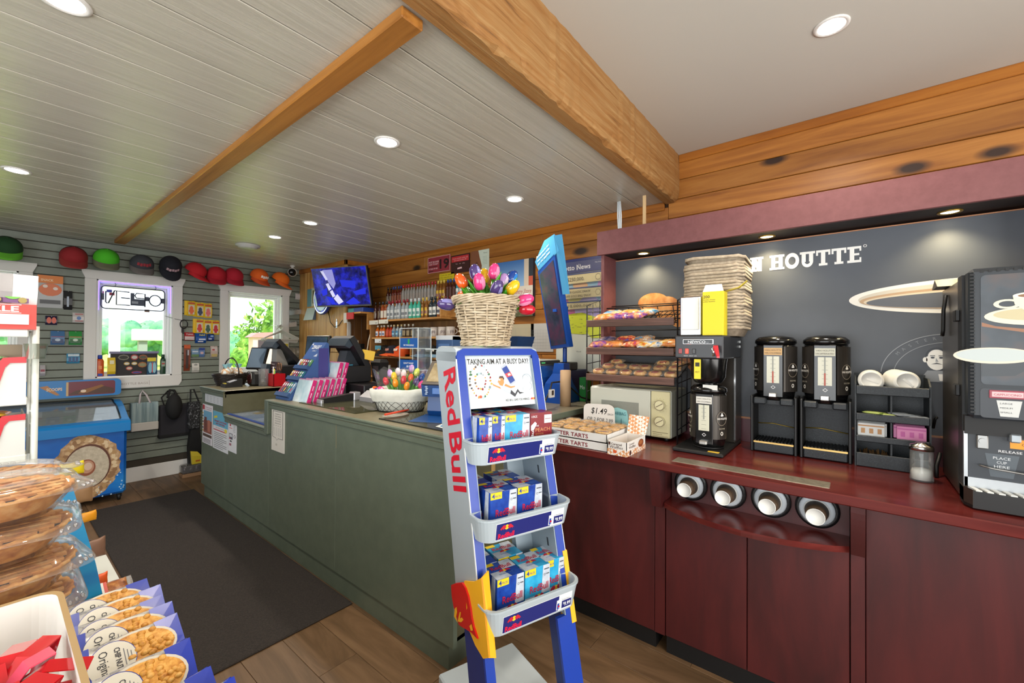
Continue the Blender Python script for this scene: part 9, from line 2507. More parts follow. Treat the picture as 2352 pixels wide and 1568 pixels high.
def stand(name,lab,x0,x1,h,c,prints,cat,cap_=None,y=5.875):
 t=thing(name,lab,cat,((x0+x1)/2,y,1.112))
 r=(x1-x0)/2
 b=wm(t,M(c,0.35));b.lathe([(r*0.92,1.112),(r,1.118),(r,1.112+h*0.72),(r*0.7,1.112+h*0.82)],18,c=((x0+x1)/2,y,0),sy=0.6);b.build('body',t)
 b=wm(t,M(cap_ or c,0.35));b.lathe([(r*0.62,1.112+h*0.82),(r*0.6,1.112+h),(0,1.112+h)],14,c=((x0+x1)/2,y,0),sy=0.6);b.build('cap',t)
 b=wm(t);o=Vector(((x0+x1)/2,y-r*0.61,1.112))
 for i,(a,c0,d,e,hc) in enumerate(prints):b.rect(o,X_,Z_,r*a,h*c0,r*d,h*e,M(hc,0.4),0.001+0.0006*i)
 b.build('label',t)
stand('lotion_bottle','orange and blue lotion bottle at the left of the window sill',0.672,0.73,0.215,'#c8541a',[(-0.6,0.02,0.6,0.14,'#1c3a9a'),(-0.4,0.35,0.4,0.5,'#e08a4a')],'bottle','#1c3a9a')
tb2=pouch('lotion_box','yellow lotion box beside the orange bottle on the sill',0.755,0.815,1.113,1.30,'#d8b81c',[('r',0,0,1,0.1,'#1c3a8a'),('r',0.25,0.65,0.8,0.85,'#e0d8b0')],'box',y=5.895,th=0.03,group='')
pouch('bottle_card','yellow-topped card of blue bottle shapes in front of the patch board',1.065,1.15,1.113,1.295,'#1f4a6a',[('r',0,0.78,0.85,1,'#d8c42c'),('d',0.3,0.4,0.2,0.32,'#7ab0c8'),('d',0.7,0.4,0.2,0.32,'#8ab8c8'),('r',0.45,0.1,0.55,0.7,'#c04a4a')],'card',y=5.895,th=0.02)
stand('green_bottle','dark green bottle at the right end of the window sill',1.172,1.222,0.215,'#163a26',[(-0.6,0.4,0.6,0.65,'#8a9a8a'),(-0.5,0.5,0.5,0.57,'#a83a30')],'bottle')
b=wm(bpy.data.objects['window_2']);b.text('BOTTLE BAGS',(0,YS-0.022,0),X_,Z_,0.96,1.018,0.022,M('#9a8f84',0.5),w=0.21,align='c')
for x in (0.845,1.075):b.rect((0,YS-0.022,0),X_,Z_,x-0.0015,1.005,x+0.0015,1.055,M('#a09a92',0.5),0.001)
b.build('bottle_bags_label',bpy.data.objects['window_2'])
# ---------------------------------------------------------------- bags and things under the window
tt=thing('tote_bag','pale teal and white tote bag hanging under the window','bag',(1.03,5.80,0.53))
b=wm(tt,grain_mat('streaked_canvas','z',[(0.3,'#5f7479'),(0.5,'#7f9498'),(0.7,'#a9b8b8')],0.8,2,60));b.box((0.922,5.755,0.62),(1.143,5.835,0.83),bev=0.006);b.build('upper_panel',tt)
b=wm(tt,M('#c4bfb8',0.8));b.box((0.924,5.753,0.535),(1.144,5.837,0.622),bev=0.006);b.build('lower_panel',tt)
b=wm(tt,M('#b8aeb0',0.8));b.tube([(0.985,5.756,0.82),(1.0,5.80,0.91),(1.02,5.83,0.95),(1.05,5.80,0.90),(1.075,5.756,0.82)],0.009,5);b.build('handle',tt)
bp_=thing('backpack','black backpack hanging between the tote and dark bags','bag',(1.27,5.76,0.62))
b=wm(bp_,M('#0d0d0e',0.8));b.ball((1.27,5.74,0.76),(0.075,0.06,0.14),n=16,m=10);b.build('body',bp_)
b=wm(bp_,M('#0d0d0e',0.8));b.tube([(1.22,5.77,0.86),(1.25,5.82,0.94),(1.29,5.84,0.93),(1.31,5.78,0.86)],0.012,5);b.build('strap',bp_)
db=thing('dark_bag','charcoal fabric bag hanging low behind the backpack','bag',(1.30,5.81,0.45))
b=wm(db,M('#232228',0.85));b.box((1.155,5.78,0.44),(1.445,5.84,0.78),bev=0.012);b.build('body',db)
b=wm(db,M('#0f0f10',0.85));b.box((1.15,5.775,0.425),(1.45,5.842,0.46),bev=0.006);b.build('base',db)
b=wm(db,M('#0f0f10',0.85));b.tube([(1.20,5.80,0.77),(1.18,5.83,0.86),(1.24,5.845,0.93)],0.007,5);b.build('strap',db)
fb=thing('patterned_bag','black and white patterned tote beside the green counter end','bag',(1.46,5.76,0.50))
b=wm(fb,speckle_mat('leaf_pattern',[(0.42,'#121214'),(0.55,'#2c2d30'),(0.66,'#8a8c90')],60,0.8,0.0));b.box((1.395,5.70,0.50),(1.50,5.775,0.80),bev=0.008);b.build('body',fb)
b=wm(fb,M('#121214',0.8));b.tube([(1.41,5.72,0.79),(1.43,5.80,0.93),(1.46,5.80,0.93),(1.49,5.72,0.79)],0.008,5);b.build('handle',fb)
b=wm(fb,M('#0c0c0d',0.8));b.shell([[(1.41,5.74,0.06),(1.53,5.74,0.06),(1.53,5.80,0.06),(1.41,5.80,0.06)],[(1.40,5.72,0.30),(1.52,5.72,0.30),(1.52,5.79,0.30),(1.40,5.79,0.30)],[(1.42,5.72,0.52),(1.50,5.72,0.52),(1.50,5.78,0.52),(1.42,5.78,0.52)]],smooth=False);b.build('long_lining',fb)
yb2=thing('yellow_pouch','yellow food pouch standing on the jar tray on the floor','pouch',(1.45,5.66,0.125))
b=wm(yb2,M('#c0ac2c',0.5));b.shell([[(1.41,5.62,0.125),(1.50,5.62,0.125),(1.50,5.66,0.125),(1.41,5.66,0.125)],[(1.40,5.62,0.22),(1.50,5.62,0.20),(1.50,5.65,0.20),(1.40,5.65,0.22)],[(1.395,5.635,0.27),(1.46,5.635,0.255),(1.46,5.64,0.255),(1.395,5.64,0.27)]],smooth=False);b.build('pouch',yb2)
b=wm(yb2,M('#a8501c',0.5));b.box((1.44,5.617,0.15),(1.48,5.62,0.165));b.build('print',yb2)
jt=thing('jar_tray','film-wrapped tray of dark jars on the floor by the counter end','tray',(1.42,5.67,0.0))
b=wm(jt,M('#8a6a4c',0.8));b.box((1.32,5.60,0.0),(1.54,5.74,0.035));b.build('card_tray',jt)
for i in range(4):
 for k in range(2):
  b=wm(jt,M('#1d1216',0.2));b.cyl((1.35+0.053*i,5.64+0.06*k,0.03),(1.35+0.053*i,5.64+0.06*k,0.112),0.024,0.024,12);b.build('jar',jt)
b=wm(jt,film('#ffffff',0.08,0.08,0.6));b.box((1.322,5.604,0.036),(1.538,5.738,0.120),bev=0.01);b.build('shrink_film',jt)
# ---------------------------------------------------------------- ice cream freezer
fz=thing('ice_cream_freezer','bright blue sliding-glass ice cream freezer with cone picture under the window','freezer',(0.3,5.45,0.0))
m_fz,nt,bb=new_mat('freezer_blue_print')
f_=noise_node(nt,coord_node(nt,(1,1,1.0),False),3.0,3,0.5,0.6);r_=ramp_node(nt,[(0.3,'#0a4a9c'),(0.55,'#1264b8'),(0.75,'#2a86d0')]);nt.links.new(f_,r_.inputs[0]);nt.links.new(r_.outputs[0],bb.inputs['Base Color']);bb.inputs['Roughness'].default_value=0.3
m_fzb=M('#1276bc',0.3)
b=wm(fz,m_fz);b.box((-0.35,5.25,0.065),(0.815,5.78,0.66),bev=0.02);b.build('cabinet',fz)
b=wm(fz,m_fzb);b.prism([(5.22,0.64),(5.22,0.715),(5.24,0.735),(5.30,0.75),(5.30,0.66),(5.25,0.64)],'x',-0.36,0.835);b.build('front_lip',fz)
b=wm(fz,m_fzb);b.prism([(5.24,0.66),(5.27,0.745),(5.50,0.84),(5.62,0.875),(5.74,0.885),(5.79,0.86),(5.79,0.66)],'x',0.775,0.83);b.build('end_cap',fz)
b=wm(fz,M('#c8c4b4',0.4));b.box((-0.33,5.30,0.655),(0.77,5.74,0.662));b.build('liner',fz)
b=wm(fz,M('#10222e',0.3));b.tube([(0.775,5.29,0.748),(0.775,5.50,0.842),(0.775,5.72,0.886)],0.008,6);b.tube([(-0.35,5.735,0.888),(0.775,5.735,0.888)],0.01,6);b.build('lid_rail',fz)
b=wm(fz,film('#dfeaf0',0.14,0.05,0.7));b.shell([[(-0.34,5.29,0.748),(0.772,5.29,0.748),(0.772,5.29,0.752),(-0.34,5.29,0.752)],[(-0.34,5.50,0.842),(0.772,5.50,0.842),(0.772,5.50,0.846),(-0.34,5.50,0.846)],[(-0.34,5.73,0.882),(0.772,5.73,0.882),(0.772,5.73,0.886),(-0.34,5.73,0.886)]],smooth=False);b.build('glass_lid',fz)
for i,(x,y,c,w) in enumerate(((0.66,5.42,'#b8a8d8',0.2),(0.64,5.52,'#d8d4a8',0.2),(0.60,5.60,'#c0d4e0',0.18),(0.42,5.48,'#8a5a48',0.10),(0.52,5.48,'#a86a58',0.08),(0.34,5.50,'#7a4a3a',0.10))):
 solo_w(MB(M(c,0.4)).box((x-w/2,y-0.04,0.663),(x+w/2,y+0.04,0.69+0.03*(i<3)),bev=0.006),'ice_cream_box','%s frozen treat pack under the freezer glass'%('lilac','cream','pale blue','brown','rust','dark brown')[i],'ice cream',(x,y,0.663),group='packs inside the freezer')
b=wm(fz,m_fzb);b.prism(rrect(-0.35,0.928,0.845,1.092,0.035),'y',5.765,5.82);b.build('header_sign',fz)
HO=Vector((0,5.765,0))
b=wm(fz);b.pgon(HO,X_,Z_,rrect(0.46,0.945,0.80,1.078,0.02),M('#6a1f30',0.3),0.001);b.pgon(HO,X_,Z_,[(0.47,0.955),(0.79,0.955),(0.79,1.0),(0.70,1.03),(0.60,1.01),(0.52,0.99)],M('#4a2a1a',0.3),0.0016);b.pgon(HO,X_,Z_,[(0.54,0.965),(0.60,0.965),(0.72,1.025),(0.70,1.04),(0.58,1.0)],M('#8a5a2c',0.4),0.0022);b.disc(HO,X_,Z_,0.575,0.985,0.02,0.014,M('#e0c8b0',0.4),0.0028,10)
b.pgon(HO,X_,Z_,[(0.46,0.945),(0.475,0.945),(0.475,1.075),(0.46,1.075)],M('#c8a878',0.4),0.0022)
b.text('SCOOPS',HO,X_,Z_,0.335,1.0,0.028,M('#e0c8a8',0.4),w=0.10,lift=0.0016,weight=0.03);b.pgon(HO,X_,Z_,[(0.29,1.04),(0.34,1.05),(0.42,0.96),(0.40,0.955),(0.34,1.0)],M('#b07a4c',0.4),0.001)
b.build('header_print',fz)
CO2=Vector((0.56,5.25,0.36))
b=wm(fz)
m_nut=speckle_mat('nut_print',[(0.3,'#7a5a3c'),(0.5,'#a8845e'),(0.75,'#d0b490')],26,0.5,0.0)
rnd=random.Random(3)
b.pgon(CO2,X_,Z_,[(0.215*math.cos(2*PI*i/60)*(1+0.05*math.sin(17*i)),0.275*math.sin(2*PI*i/60)*(1+0.05*math.sin(13*i))) for i in range(60)],m_nut,0.001)
for i in range(46):
 a=2*PI*i/46;q=rnd.uniform(0.80,0.98)
 b.disc(CO2,X_,Z_,0.2*q*math.cos(a),0.26*q*math.sin(a),rnd.uniform(0.012,0.024),rnd.uniform(0.014,0.026),M(rnd.choice(('#c0a078','#a88458','#8a6644','#d0b894')),0.5),0.0016+0.00003*i,8)
b.disc(CO2,X_,Z_,0.0,0.0,0.148,0.195,M('#5a3424',0.5),0.0034,30);b.disc(CO2,X_,Z_,-0.004,-0.006,0.140,0.184,speckle_mat('ice_cream_print',[(0.3,'#a89c88'),(0.6,'#bdb19c'),(0.8,'#cfc5b2')],40,0.5,0.0),0.0040,30)
b.disc(CO2,X_,Z_,-0.01,-0.01,0.058,0.072,M('#8a4f36',0.4),0.0046,24);b.disc(CO2,X_,Z_,-0.006,-0.004,0.044,0.056,M('#b98a70',0.4),0.0052,20);b.disc(CO2,X_,Z_,0.0,0.0,0.026,0.034,M('#d0b49e',0.4),0.0058,16)
for i in range(20):b.disc(CO2,X_,Z_,rnd.uniform(0.05,0.24),rnd.uniform(-0.29,-0.20)+0.1*(i%3==0),0.006,0.006,M('#a8c8e0',0.4),0.002,8)
b.build('cone_picture',fz)
for x in (-0.28,0.76):
 b=wm(fz,m_black);b.cyl((x,5.29,0.03),(x+0.02,5.29,0.03),0.03,0.03,12);b.box((x-0.005,5.275,0.03),(x+0.03,5.305,0.07));b.build('caster',fz)
# ---------------------------------------------------------------- white wire rack of sweets, cut by the left edge
m_rackw=M('#cfd2cc',0.4)
wr2=thing('sweets_rack','white metal rack of candy boxes at the left edge of the view','rack',(-0.1,2.75,0.0))
for y in (2.57,2.86):
 b=wm(wr2,m_rackw);b.cyl((0.118,y,0.0),(0.118,y,1.515),0.0105,0.0105,12);b.build('post',wr2)
 b=wm(wr2,m_rackw);b.cyl((-0.42,y,0.0),(-0.42,y,1.515),0.0105,0.0105,12);b.build('post',wr2)
for z in (1.495,1.226,1.0,0.6,0.25):
 b=wm(wr2,m_rackw);b.box((-0.43,2.55,z-0.024),(0.098,2.575,z+0.006),bev=0.003);b.build('shelf_front',wr2)
 b=wm(wr2,m_rackw);b.box((-0.42,2.575,z-0.004),(0.10,2.86,z),bev=0.001);b.build('shelf',wr2)
for z in (1.36,1.29,1.17,1.12,1.07):
 b=wm(wr2,m_rackw);b.tube([(0.112,2.57,z),(0.104,2.70,z+0.01),(0.112,2.86,z)],0.0045,5);b.build('side_rung',wr2)
b=wm(wr2,m_rackw);b.tube([(0.104,2.60,1.0),(0.104,2.60,1.50)],0.006,6);b.tube([(0.112,2.57,1.5),(-0.43,2.57,1.508)],0.006,6);b.build('inner_rail',wr2)
pb=thing('red_tray_box','red card tray of purple bags on top of the white rack','box',(-0.1,2.70,1.501))
b=wm(pb,M('#c83a30',0.45));b.box((-0.42,2.545,1.501),(0.118,2.80,1.60));b.build('carton',pb)
b=wm(pb);b.box((-0.42,2.538,1.520),(0.098,2.5455,1.560),M('#d0cdc6',0.5));b.build('price_rail',pb)
b=wm(pb);b.text('DILL PICKLE',(0,2.545,0),X_,Z_,0.072,1.570,0.022,M('#e8e0d8',0.5),w=0.24,align='r',weight=0.03);b.rect((0,2.545,0),X_,Z_,-0.18,1.564,0.078,1.566,M('#e8e0d8',0.5),0.001);b.rect((0,2.545,0),X_,Z_,-0.18,1.596,0.078,1.598,M('#e8e0d8',0.5),0.001);b.build('lettering',pb)
for i,x in enumerate((0.062,-0.004)):
 t=thing('snack_pouch','white-edged purple pickle pouch %s in the red tray'%('at the right end' if i==0 else 'beside the end one'),'pouch',(x,2.60,1.602),group='purple pouches in the red tray')
 b=wm(t,M('#c9c6c8',0.35));b.shell([[(x-0.058,2.585,1.602),(x+0.058,2.585,1.602),(x+0.058,2.62,1.602),(x-0.058,2.62,1.602)],[(x-0.06,2.578,1.65),(x+0.06,2.578,1.65),(x+0.06,2.625,1.65),(x-0.06,2.625,1.65)],[(x-0.055,2.60,1.722),(x+0.062,2.60,1.722),(x+0.062,2.606,1.722),(x-0.055,2.606,1.722)]],smooth=False);b.build('pouch',t)
 o=Vector((x,2.5775,1.602));v=Vector((0,0.30,1)).normalized()
 b=wm(t);b.rect(o,X_,v,-0.048,0.004,0.036,0.105,M('#5a2068',0.4),0.003);b.text('GARLIC',o,X_,v,-0.006,0.084,0.014,M('#e0d8e0',0.4),w=0.062,align='c',lift=0.005,weight=0.03);b.text('PICKLE',o,X_,v,-0.004,0.066,0.014,M('#e0d8e0',0.4),w=0.052,align='c',lift=0.005,weight=0.03)
 b.disc(o,X_,v,-0.006,0.036,0.024,0.018,M('#5aa82c',0.4),0.005,16);b.disc(o,X_,v,0.02,0.014,0.012,0.012,M('#8a7a2c',0.4),0.006,12);b.build('print',t)
b=MB(M('#8a7a66',0.8));b.box((-0.40,2.62,1.227),(0.085,2.84,1.44));solo_w(b,'brown_carton','brown cardboard carton standing behind the upper candy box','box',(-0.16,2.73,1.227))
m_candy=blotch_mat('candy_wrapper',[(0.3,'#a84a3a'),(0.45,'#c8b8a8'),(0.58,'#4a7a3c'),(0.72,'#d8c8b8')],20)
m_candy2=blotch_mat('candy_wrapper_bright',[(0.3,'#8a1f1c'),(0.42,'#d84a1c'),(0.55,'#d8a81c'),(0.7,'#2a2048')],16)
for k,(z0,mm,nm) in enumerate(((1.227,m_candy,'upper'),(1.001,m_candy2,'lower'))):
 t=thing('candy_box','white scooped candy box with red curved band on the %s rack shelf'%nm,'box',(-0.1,2.70,z0))
 for y in (2.556,2.82):
  b=wm(t,M('#c9cac6',0.45));b.prism([(-0.02,z0),(0.094,z0),(0.094,z0+0.145),(0.042,z0+0.145),(0.030,z0+0.13),(0.012,z0+0.05),(-0.005,z0+0.02),(-0.03,z0+0.014)],'y',y,y+0.004);b.build('side_panel',t)
 b=wm(t,M('#b81424',0.4));b.prism([(0.094,z0+0.166),(0.094,z0+0.142),(0.052,z0+0.142),(0.040,z0+0.125),(0.022,z0+0.045),(0.0,z0+0.012),(-0.03,z0+0.004),(-0.03,z0+0.030),(-0.012,z0+0.036),(0.004,z0+0.06),(0.022,z0+0.14),(0.034,z0+0.163)],'y',2.552,2.556);b.build('red_band',t)
 b=wm(t,M('#c9cac6',0.45));b.box((-0.40,2.556,z0),(0.094,2.824,z0+0.003));b.box((0.090,2.56,z0),(0.094,2.82,z0+0.16));b.build('tray',t)
 for i in range(7):
  b=MB();pillow(b,0.20,0.12,0.03,mm,seed=i+9*k)
  o=solo(b,'candy_bag','%s candy bag in the %s scooped box, number %s from the bottom'%('pastel' if k==0 else 'bright red and yellow',nm,('one','two','three','four','five','six','seven')[i]),'candy',(-0.045+0.006*(i%3),2.66+0.012*(i%2),z0+0.004+0.024*i),rz=0.15*(i%3-1),group='candy bags in the rack boxes')
b=MB(film('#c8d8c8',0.2,0.1,0.6));b.lathe([(0.026,0),(0.034,0.06),(0.036,0.06)],14);solo(b,'clip_cup','small pale clip-on cup on the white rack post','cup',(0.118,2.545,1.385))
# ---------------------------------------------------------------- low display unit with pies and bags, beside the camera
gd=thing('display_unit','white display unit under the pies and peanut bags, cut by the frame','display unit',(-0.2,1.5,0.0))
b=wm(gd,m_rackw);b.box((-0.7,0.55,0.0),(0.095,2.48,0.60));b.build('base',gd)
b=wm(gd,m_rackw);b.box((-0.7,0.55,0.60),(0.04,2.48,0.845));b.box((-0.7,0.55,0.845),(0.085,2.48,0.86));b.build('upper_shelf',gd)
b=wm(gd,m_rackw);b.box((0.04,0.55,0.60),(0.30,2.30,0.612));b.build('lower_shelf',gd)
b=wm(gd,m_rackw);b.box((0.095,0.9,0.56),(0.29,0.92,0.60));b.box((0.095,2.2,0.56),(0.29,2.22,0.60));b.build('bracket',gd)
m_pie=speckle_mat('pie_crust',[(0.3,'#a8642a'),(0.5,'#cf9248'),(0.75,'#e6bc7c')],30,0.55,0.25)
m_fill=M('#35160f',0.3)
m_shell=film('#ffffff',0.05,0.06,0.55)
pie0=None
PIES=[(0.010,1.36,0.861,'near'),(0.012,1.355,0.936,'near'),(0.006,1.37,1.011,'near'),(0.012,1.40,1.083,'near'),(0.030,1.95,0.861,'far'),(0.026,1.96,0.934,'far'),(0.030,1.94,1.007,'far')]
for i,(x,y,z,st__) in enumerate(PIES):
 n_in=[p for p in PIES if p[3]==st__].index((x,y,z,st__))
 lab='boxed pie in a clear clamshell, %s of the %s stack'%(('lowest','second from the bottom','third from the bottom','topmost')[n_in if st__=='near' else (n_in if n_in<2 else 3)],'nearer' if st__=='near' else 'farther')
 if pie0 is None:
  t=thing('boxed_pie',lab,'pie',(x,y,z),group='pies in clear clamshells')
  b=MB(m_pie)
  rings=[]
  for r,zz in ((0.080,0.006),(0.084,0.010),(0.108,0.042),(0.116,0.048),(0.114,0.054),(0.106,0.050),(0.100,0.044)):
   rings.append([((r+0.002*math.sin(2*PI*j*26/72)*(zz>0.04))*math.cos(2*PI*j/72),(r+0.002*math.sin(2*PI*j*26/72)*(zz>0.04))*math.sin(2*PI*j/72),zz+0.0015*math.sin(j*2.2)*(zz>0.04)) for j in range(72)])
  b.shell(rings);b.build('crust',t)
  b=MB(m_fill);b.lathe([(0.101,0.044),(0.06,0.047),(0.0,0.048)],36);b.build('filling',t)
  b=MB(m_pie)
  for a in (-0.075,-0.045,-0.015,0.015,0.045,0.075):
   L_=math.sqrt(0.1**2-a*a)
   b.box((a-0.007,-L_,0.046),(a+0.007,L_,0.0515));b.box((-L_,a-0.007,0.0475),(L_,a+0.007,0.0535))
  b.build('lattice',t,kind='stuff')
  b=MB(m_shell)
  sq=lambda k,zz,m=0.3:[(k*math.copysign(abs(math.cos(q))**m,math.cos(q)),k*math.copysign(abs(math.sin(q))**m,math.sin(q)),zz) for q in [2*PI*j/48 for j in range(48)]]
  fl=lambda k,zz:[(k*(1+0.012*math.sin(12*q))*math.cos(q),k*(1+0.012*math.sin(12*q))*math.sin(q),zz) for q in [2*PI*j/48 for j in range(48)]]
  b.shell([fl(0.086,0.0),fl(0.112,0.040),fl(0.122,0.050),sq(0.130,0.051),sq(0.131,0.053),sq(0.128,0.055),fl(0.124,0.056),fl(0.118,0.070),fl(0.098,0.0735),fl(0.09,0.0715),fl(0.02,0.0715)],caps=True);b.build('clamshell',t)
  b=MB(film('#ffffff',0.16,0.04,1.0))
  for sx in (-1,1):
   for sy in (-1,1):
    for k in range(3):
     b.ball((sx*(0.100+0.010*k),sy*(0.116-0.010*k),0.057),(0.0035,0.009,0.004),n=8,m=5)
  b.build('lid_ridges',t,kind='stuff')
  pie0=t
 else :
  dup(pie0,lab,(x,y,z),rz=(0.0,0.12,-0.08,0.2,0.6,0.3,0.75)[i])
tc2=thing('display_card','glossy teal card panel standing behind the nearer pie stack','card',(0.15,1.72,0.613))
b=wm(tc2);m_teal,nt,bb=new_mat('teal_gradient');f_=noise_node(nt,coord_node(nt,(1,1,4),False),2.5,2,0.5);r_=ramp_node(nt,[(0.3,'#0d5f9a'),(0.55,'#1f8ab4'),(0.75,'#3aa0b8')]);nt.links.new(f_,r_.inputs[0]);nt.links.new(r_.outputs[0],bb.inputs['Base Color']);bb.inputs['Roughness'].default_value=0.3
b.prism([(0.088,0.613),(0.235,0.613),(0.205,0.80),(0.15,1.06),(0.088,1.06)],'y',1.74,1.746,m_teal);b.build('card',tc2)
for i,(x,y,z,w,h,c,lab) in enumerate(((0.20,2.32,0.97,0.05,0.05,'#d8c01c','yellow price card sticking out beyond the pies'),(0.22,2.34,0.86,0.06,0.07,'#8a6a4a','brown snack packet hanging beyond the teal card'),(0.24,2.30,0.78,0.04,0.04,'#d8901c','orange snack packet end beyond the teal card'),(0.235,2.1,0.72,0.05,0.07,'#7a5a48','dark brown snack packet low beside the teal card'),(0.235,1.95,0.66,0.03,0.05,'#d8541c','bright orange tag at the end of the display'))):
 t=thing('snack_packet',lab,'packet',(x,y,z),group='packets at the end of the display')
 b=MB();b.at(rz=0.3,rx=PI/2);pillow(b,w*1.4,h,0.02,M(c,0.4),seed=i);b.build('packet',t)
 b=MB(M('#c8c4b8',0.4));b.box((-w*0.3,-0.012,-0.006),(w*0.3,-0.010,0.008));b.build('label',t)
 b=MB(m_steel);b.tube([(0.0,0.0,h*0.42),(-x+0.09,0.0,h*0.42)],0.003,5);b.build('peg',t)
# peanut bags standing in a file along the lower shelf
m_bagw=speckle_mat('cream_bag_print',[(0.42,'#b4b0aa'),(0.5,'#8f8d8c'),(0.58,'#bab6b0')],34,0.25,0.05)
m_bagb=M('#14309c',0.3)
m_nuts=speckle_mat('candied_peanuts',[(0.3,'#a8661c'),(0.5,'#d0943c'),(0.75,'#e6b868')],60,0.5,0.2)
bag0=None
LEAN=0.98
def peanut_bag(loc,label,rz,lean):
 global bag0
 if bag0 is not None:
  return dup(bag0,label,loc,rz=rz,rx=-lean)
 t=thing('peanut_bag',label,'snack bag',loc,rz=rz,group='bags of nuts along the display',rx=-lean)
 b=MB();b.at((0,0.014,0.072),rx=PI/2)
 pillow(b,0.215,0.145,0.034,m_bagw,m_bagb,seed=2,crimp=0.13,flat=0.0,wob=0.05,n=22);b.build('bag',t)
 FO2=Vector((0,-0.0035,0.072))
 b=MB(m_bagb)
 b.shell([[(0.058,-0.0045,0.012),(0.112,0.006,0.004),(0.112,0.007,0.004)],[(0.066,-0.0055,0.072),(0.112,0.0055,0.072),(0.112,0.007,0.072)],[(0.058,-0.0045,0.132),(0.112,0.006,0.140),(0.112,0.007,0.140)]],smooth=False);b.build('blue_top',t)
 b=MB();b.pgon(FO2,X_,Z_,[(-0.095,-0.06),(-0.07,-0.06),(-0.065,0.06),(-0.095,0.06)],m_bagb,0.001);b.build('blue_base',t)
 b=MB()
 ov_=lambda cx_,rx_,rz_,c_,lf:b.disc(FO2,X_,Z_,cx_,0,rx_,rz_,M(c_,0.4) if isinstance(c_,str) else c_,lf,28)
 ov_(0.012,0.084,0.058,'#c8c2b4',0.0016);ov_(0.012,0.078,0.052,m_nuts,0.0024);b.build('window',t)
 b=MB(m_nuts);rnd=random.Random(5)
 for i in range(34):
  a,q=rnd.uniform(0,2*PI),math.sqrt(rnd.random())
  px,pz=0.040+0.046*q*math.cos(a),0.046*q*math.sin(a)
  b.ball((px,-0.005,0.072+pz),(0.0085,0.006,0.007),n=8,m=5)
 b.build('nuts',t,kind='stuff')
 b=MB();ov_(-0.030,0.045,0.052,'#1c2f8a',0.0040);ov_(-0.030,0.0435,0.050,'#cfcabc',0.0046)
 pen_=M('#1a1c28',0.5)
 b.text('Original',FO2,-Z_,X_,0,-0.052,0.017,pen_,w=0.068,align='c',lift=0.0054);b.text('CHIP NUTS',FO2,-Z_,X_,0,-0.024,0.011,pen_,w=0.062,align='c',lift=0.0054,weight=0.02)
 for k in range(3):b.rect(FO2,-Z_,X_,-0.022+0.006*k,-0.008+0.006*k,0.022-0.006*k,-0.0065+0.006*k,M('#5a5c66',0.5),0.0052)
 b.build('label_oval',t)
 bag0=t
 return t
BG=[(0.240,0.955,0.0,'nearest nut bag in the file, cut by the bottom edge'),(0.222,1.035,0.02,'second nut bag from the front of the file'),(0.212,1.185,-0.02,'third nut bag from the front, its label facing up'),(0.228,1.335,0.03,'fourth nut bag from the front, seen on its cream side'),(0.224,1.41,-0.03,'fifth nut bag from the front of the file'),(0.222,1.475,0.02,'sixth nut bag from the front of the file'),(0.228,1.54,0.0,'seventh nut bag from the front, above a blue bag end'),(0.218,1.62,0.05,'eighth nut bag, rearmost with its window showing')]
for i,(x,y,rz,lab) in enumerate(BG):
 peanut_bag((x,y,0.635),lab,rz,LEAN+0.05*(i%2))
t=thing('pretzel_bag','clear bag of brown sticks with barcode label behind the nut bags','snack bag',(0.205,1.73,0.635),rx=-LEAN,rz=0.05)
b=MB();b.at((0,0.014,0.06),rx=PI/2);pillow(b,0.20,0.12,0.034,speckle_mat('brown_sticks',[(0.3,'#5a2c14'),(0.5,'#8f5226'),(0.75,'#c08a50')],50,0.3,0.1),film('#ffffff',0.2,0.05,0.8),seed=8,crimp=0.13,flat=0.0,n=18);b.build('bag',t)
b=MB();b.rect((0,-0.004,0.06),X_,Z_,-0.09,-0.01,0.03,0.05,M('#c8c4be',0.4),0.003);b.rect((0,-0.004,0.06),X_,Z_,0.03,-0.01,0.038,0.05,M('#b83a2c',0.4),0.003)
for k in range(7):b.rect((0,-0.004,0.06),X_,Z_,-0.05+0.004*k,0.0,-0.048+0.004*k,0.03,M('#222222',0.5),0.004)
b.pgon((0,-0.004,0.06),X_,Z_,[(0.0,0.01),(0.025,0.02),(0.015,0.04)],M('#3a8ab8',0.4),0.004);b.build('barcode_label',t)
# white gift box with red ribbon, nearest the camera
gb=thing('white_gift_box','open white box with rounded corner at the bottom left, holding red ribbons','box',(-0.05,0.85,0.861))
m_gw=M('#dedad4',0.5)
o1=rrect(-0.35,0.55,0.092,1.17,0.035,5);o2=rrect(-0.345,0.555,0.084,1.162,0.03,5)
b=wm(gb,m_gw);b.shell([[(x,y,0.862) for x,y in o1],[(x,y,0.985) for x,y in o1],[(x,y,0.985) for x,y in o2],[(x,y,0.868) for x,y in o2]],smooth=False);b.build('box',gb)
b=wm(gb,M('#a88a5c',0.6));b.shell([[(x,y,0.9852) for x,y in o1],[(x,y,0.9862) for x,y in o1],[(x,y,0.9862) for x,y in o2],[(x,y,0.9852) for x,y in o2]],smooth=False,caps=False);b.build('brown_rim',gb)
rbn=thing('ribbon_gift','gold-wrapped gift with glossy red ribbon bow inside the white box','gift',(0.03,0.90,0.869))
b=wm(rbn,blotch_mat('gold_foil',[(0.3,'#9a7a24'),(0.55,'#cfae4a'),(0.75,'#e6d48a')],40,0.2));b.box((-0.06,0.79,0.869),(0.065,0.92,0.935),bev=0.008);b.build('gold_box',rbn)
m_rib=M('#c41420',0.18,coat=0.5)
rnd=random.Random(2)
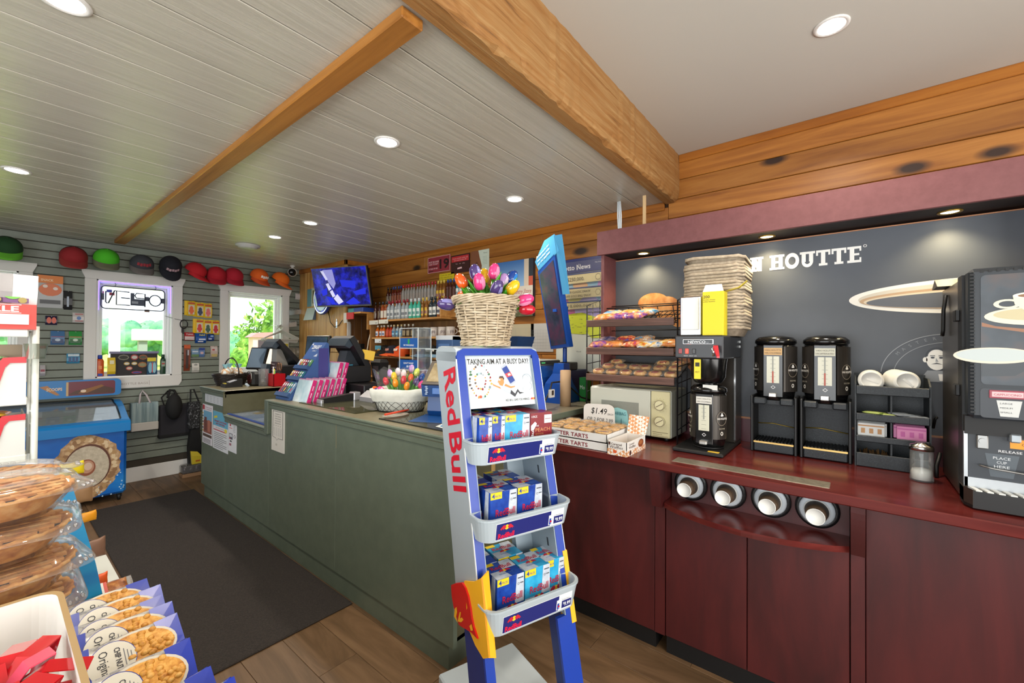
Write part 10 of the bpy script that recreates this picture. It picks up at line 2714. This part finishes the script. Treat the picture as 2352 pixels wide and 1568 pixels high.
for i in range(12):
 a=2*PI*i/12+0.2
 c0=Vector((0.012,0.93,0.945));r_=0.055+0.02*(i%3)
 b=wm(rbn,m_rib if i%4 else M('#d8506a',0.25,coat=0.4))
 d=Vector((math.cos(a),math.sin(a)*1.2,0));up_=Vector((0,0,1));sd_=Vector((-math.sin(a),math.cos(a),0))
 pts=[c0,c0+d*r_*0.5+up_*0.035,c0+d*r_+up_*(0.02+0.02*rnd.random()),c0+d*r_*0.75-up_*0.004,c0+d*0.01]
 rings=[[p-sd_*0.014+up_*0.001,p+sd_*0.014+up_*0.001,p+sd_*0.014-up_*0.001,p-sd_*0.014-up_*0.001] for p in pts]
 b.shell(rings,smooth=False);b.build('ribbon_loop',rbn)
b=wm(rbn,M('#c9c4bc',0.4));b.box((0.02,0.80,0.9355),(0.06,0.85,0.937));b.build('gift_tag',rbn)
# ---------------------------------------------------------------- trees and posts outside
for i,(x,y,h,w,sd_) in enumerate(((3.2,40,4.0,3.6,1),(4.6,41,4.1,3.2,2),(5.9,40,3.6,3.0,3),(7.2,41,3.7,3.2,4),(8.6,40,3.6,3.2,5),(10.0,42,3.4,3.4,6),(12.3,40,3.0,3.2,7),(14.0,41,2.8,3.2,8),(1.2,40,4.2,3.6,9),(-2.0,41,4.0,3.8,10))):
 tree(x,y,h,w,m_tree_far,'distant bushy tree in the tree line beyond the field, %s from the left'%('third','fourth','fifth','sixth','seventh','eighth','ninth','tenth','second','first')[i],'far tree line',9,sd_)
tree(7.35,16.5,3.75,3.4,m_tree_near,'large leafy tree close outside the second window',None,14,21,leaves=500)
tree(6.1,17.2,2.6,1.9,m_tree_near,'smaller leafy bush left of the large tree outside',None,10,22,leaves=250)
solo_w(MB(M('#d8d8d6',0.6)).box((1.18,9.0,-0.3),(1.30,9.12,4.0)),'canopy_post','tall white post outside the sign window','post',(1.24,9.06,-0.3))
sg3=thing('pump_sign','white boxy sign on a post outside the sign window','sign',(1.72,9.1,-0.3))
b=wm(sg3,M('#d8d4d2',0.6));b.box((1.46,9.0,1.49),(2.1,9.2,1.68),bev=0.01);b.build('cabinet',sg3)
b=wm(sg3,M('#8a9484',0.6));b.box((1.53,9.05,-0.3),(1.64,9.15,1.49));b.build('post',sg3)
ts=thing('shed','small red-roofed roadside sign hut outside the second window','shed',(4.6,12.2,-0.3))
b=wm(ts,M('#b87a78',0.7));b.prism([(4.2,1.62),(4.36,1.74),(5.0,1.78),(5.0,1.62)],'y',12.0,12.4);b.build('roof',ts)
b=wm(ts,M('#c9a8a0',0.7));b.box((4.28,12.05,-0.3),(5.0,12.35,1.62));b.box((4.40,12.04,1.30),(4.62,12.05,1.55),M('#3a2a30',0.5));b.build('wall',ts)
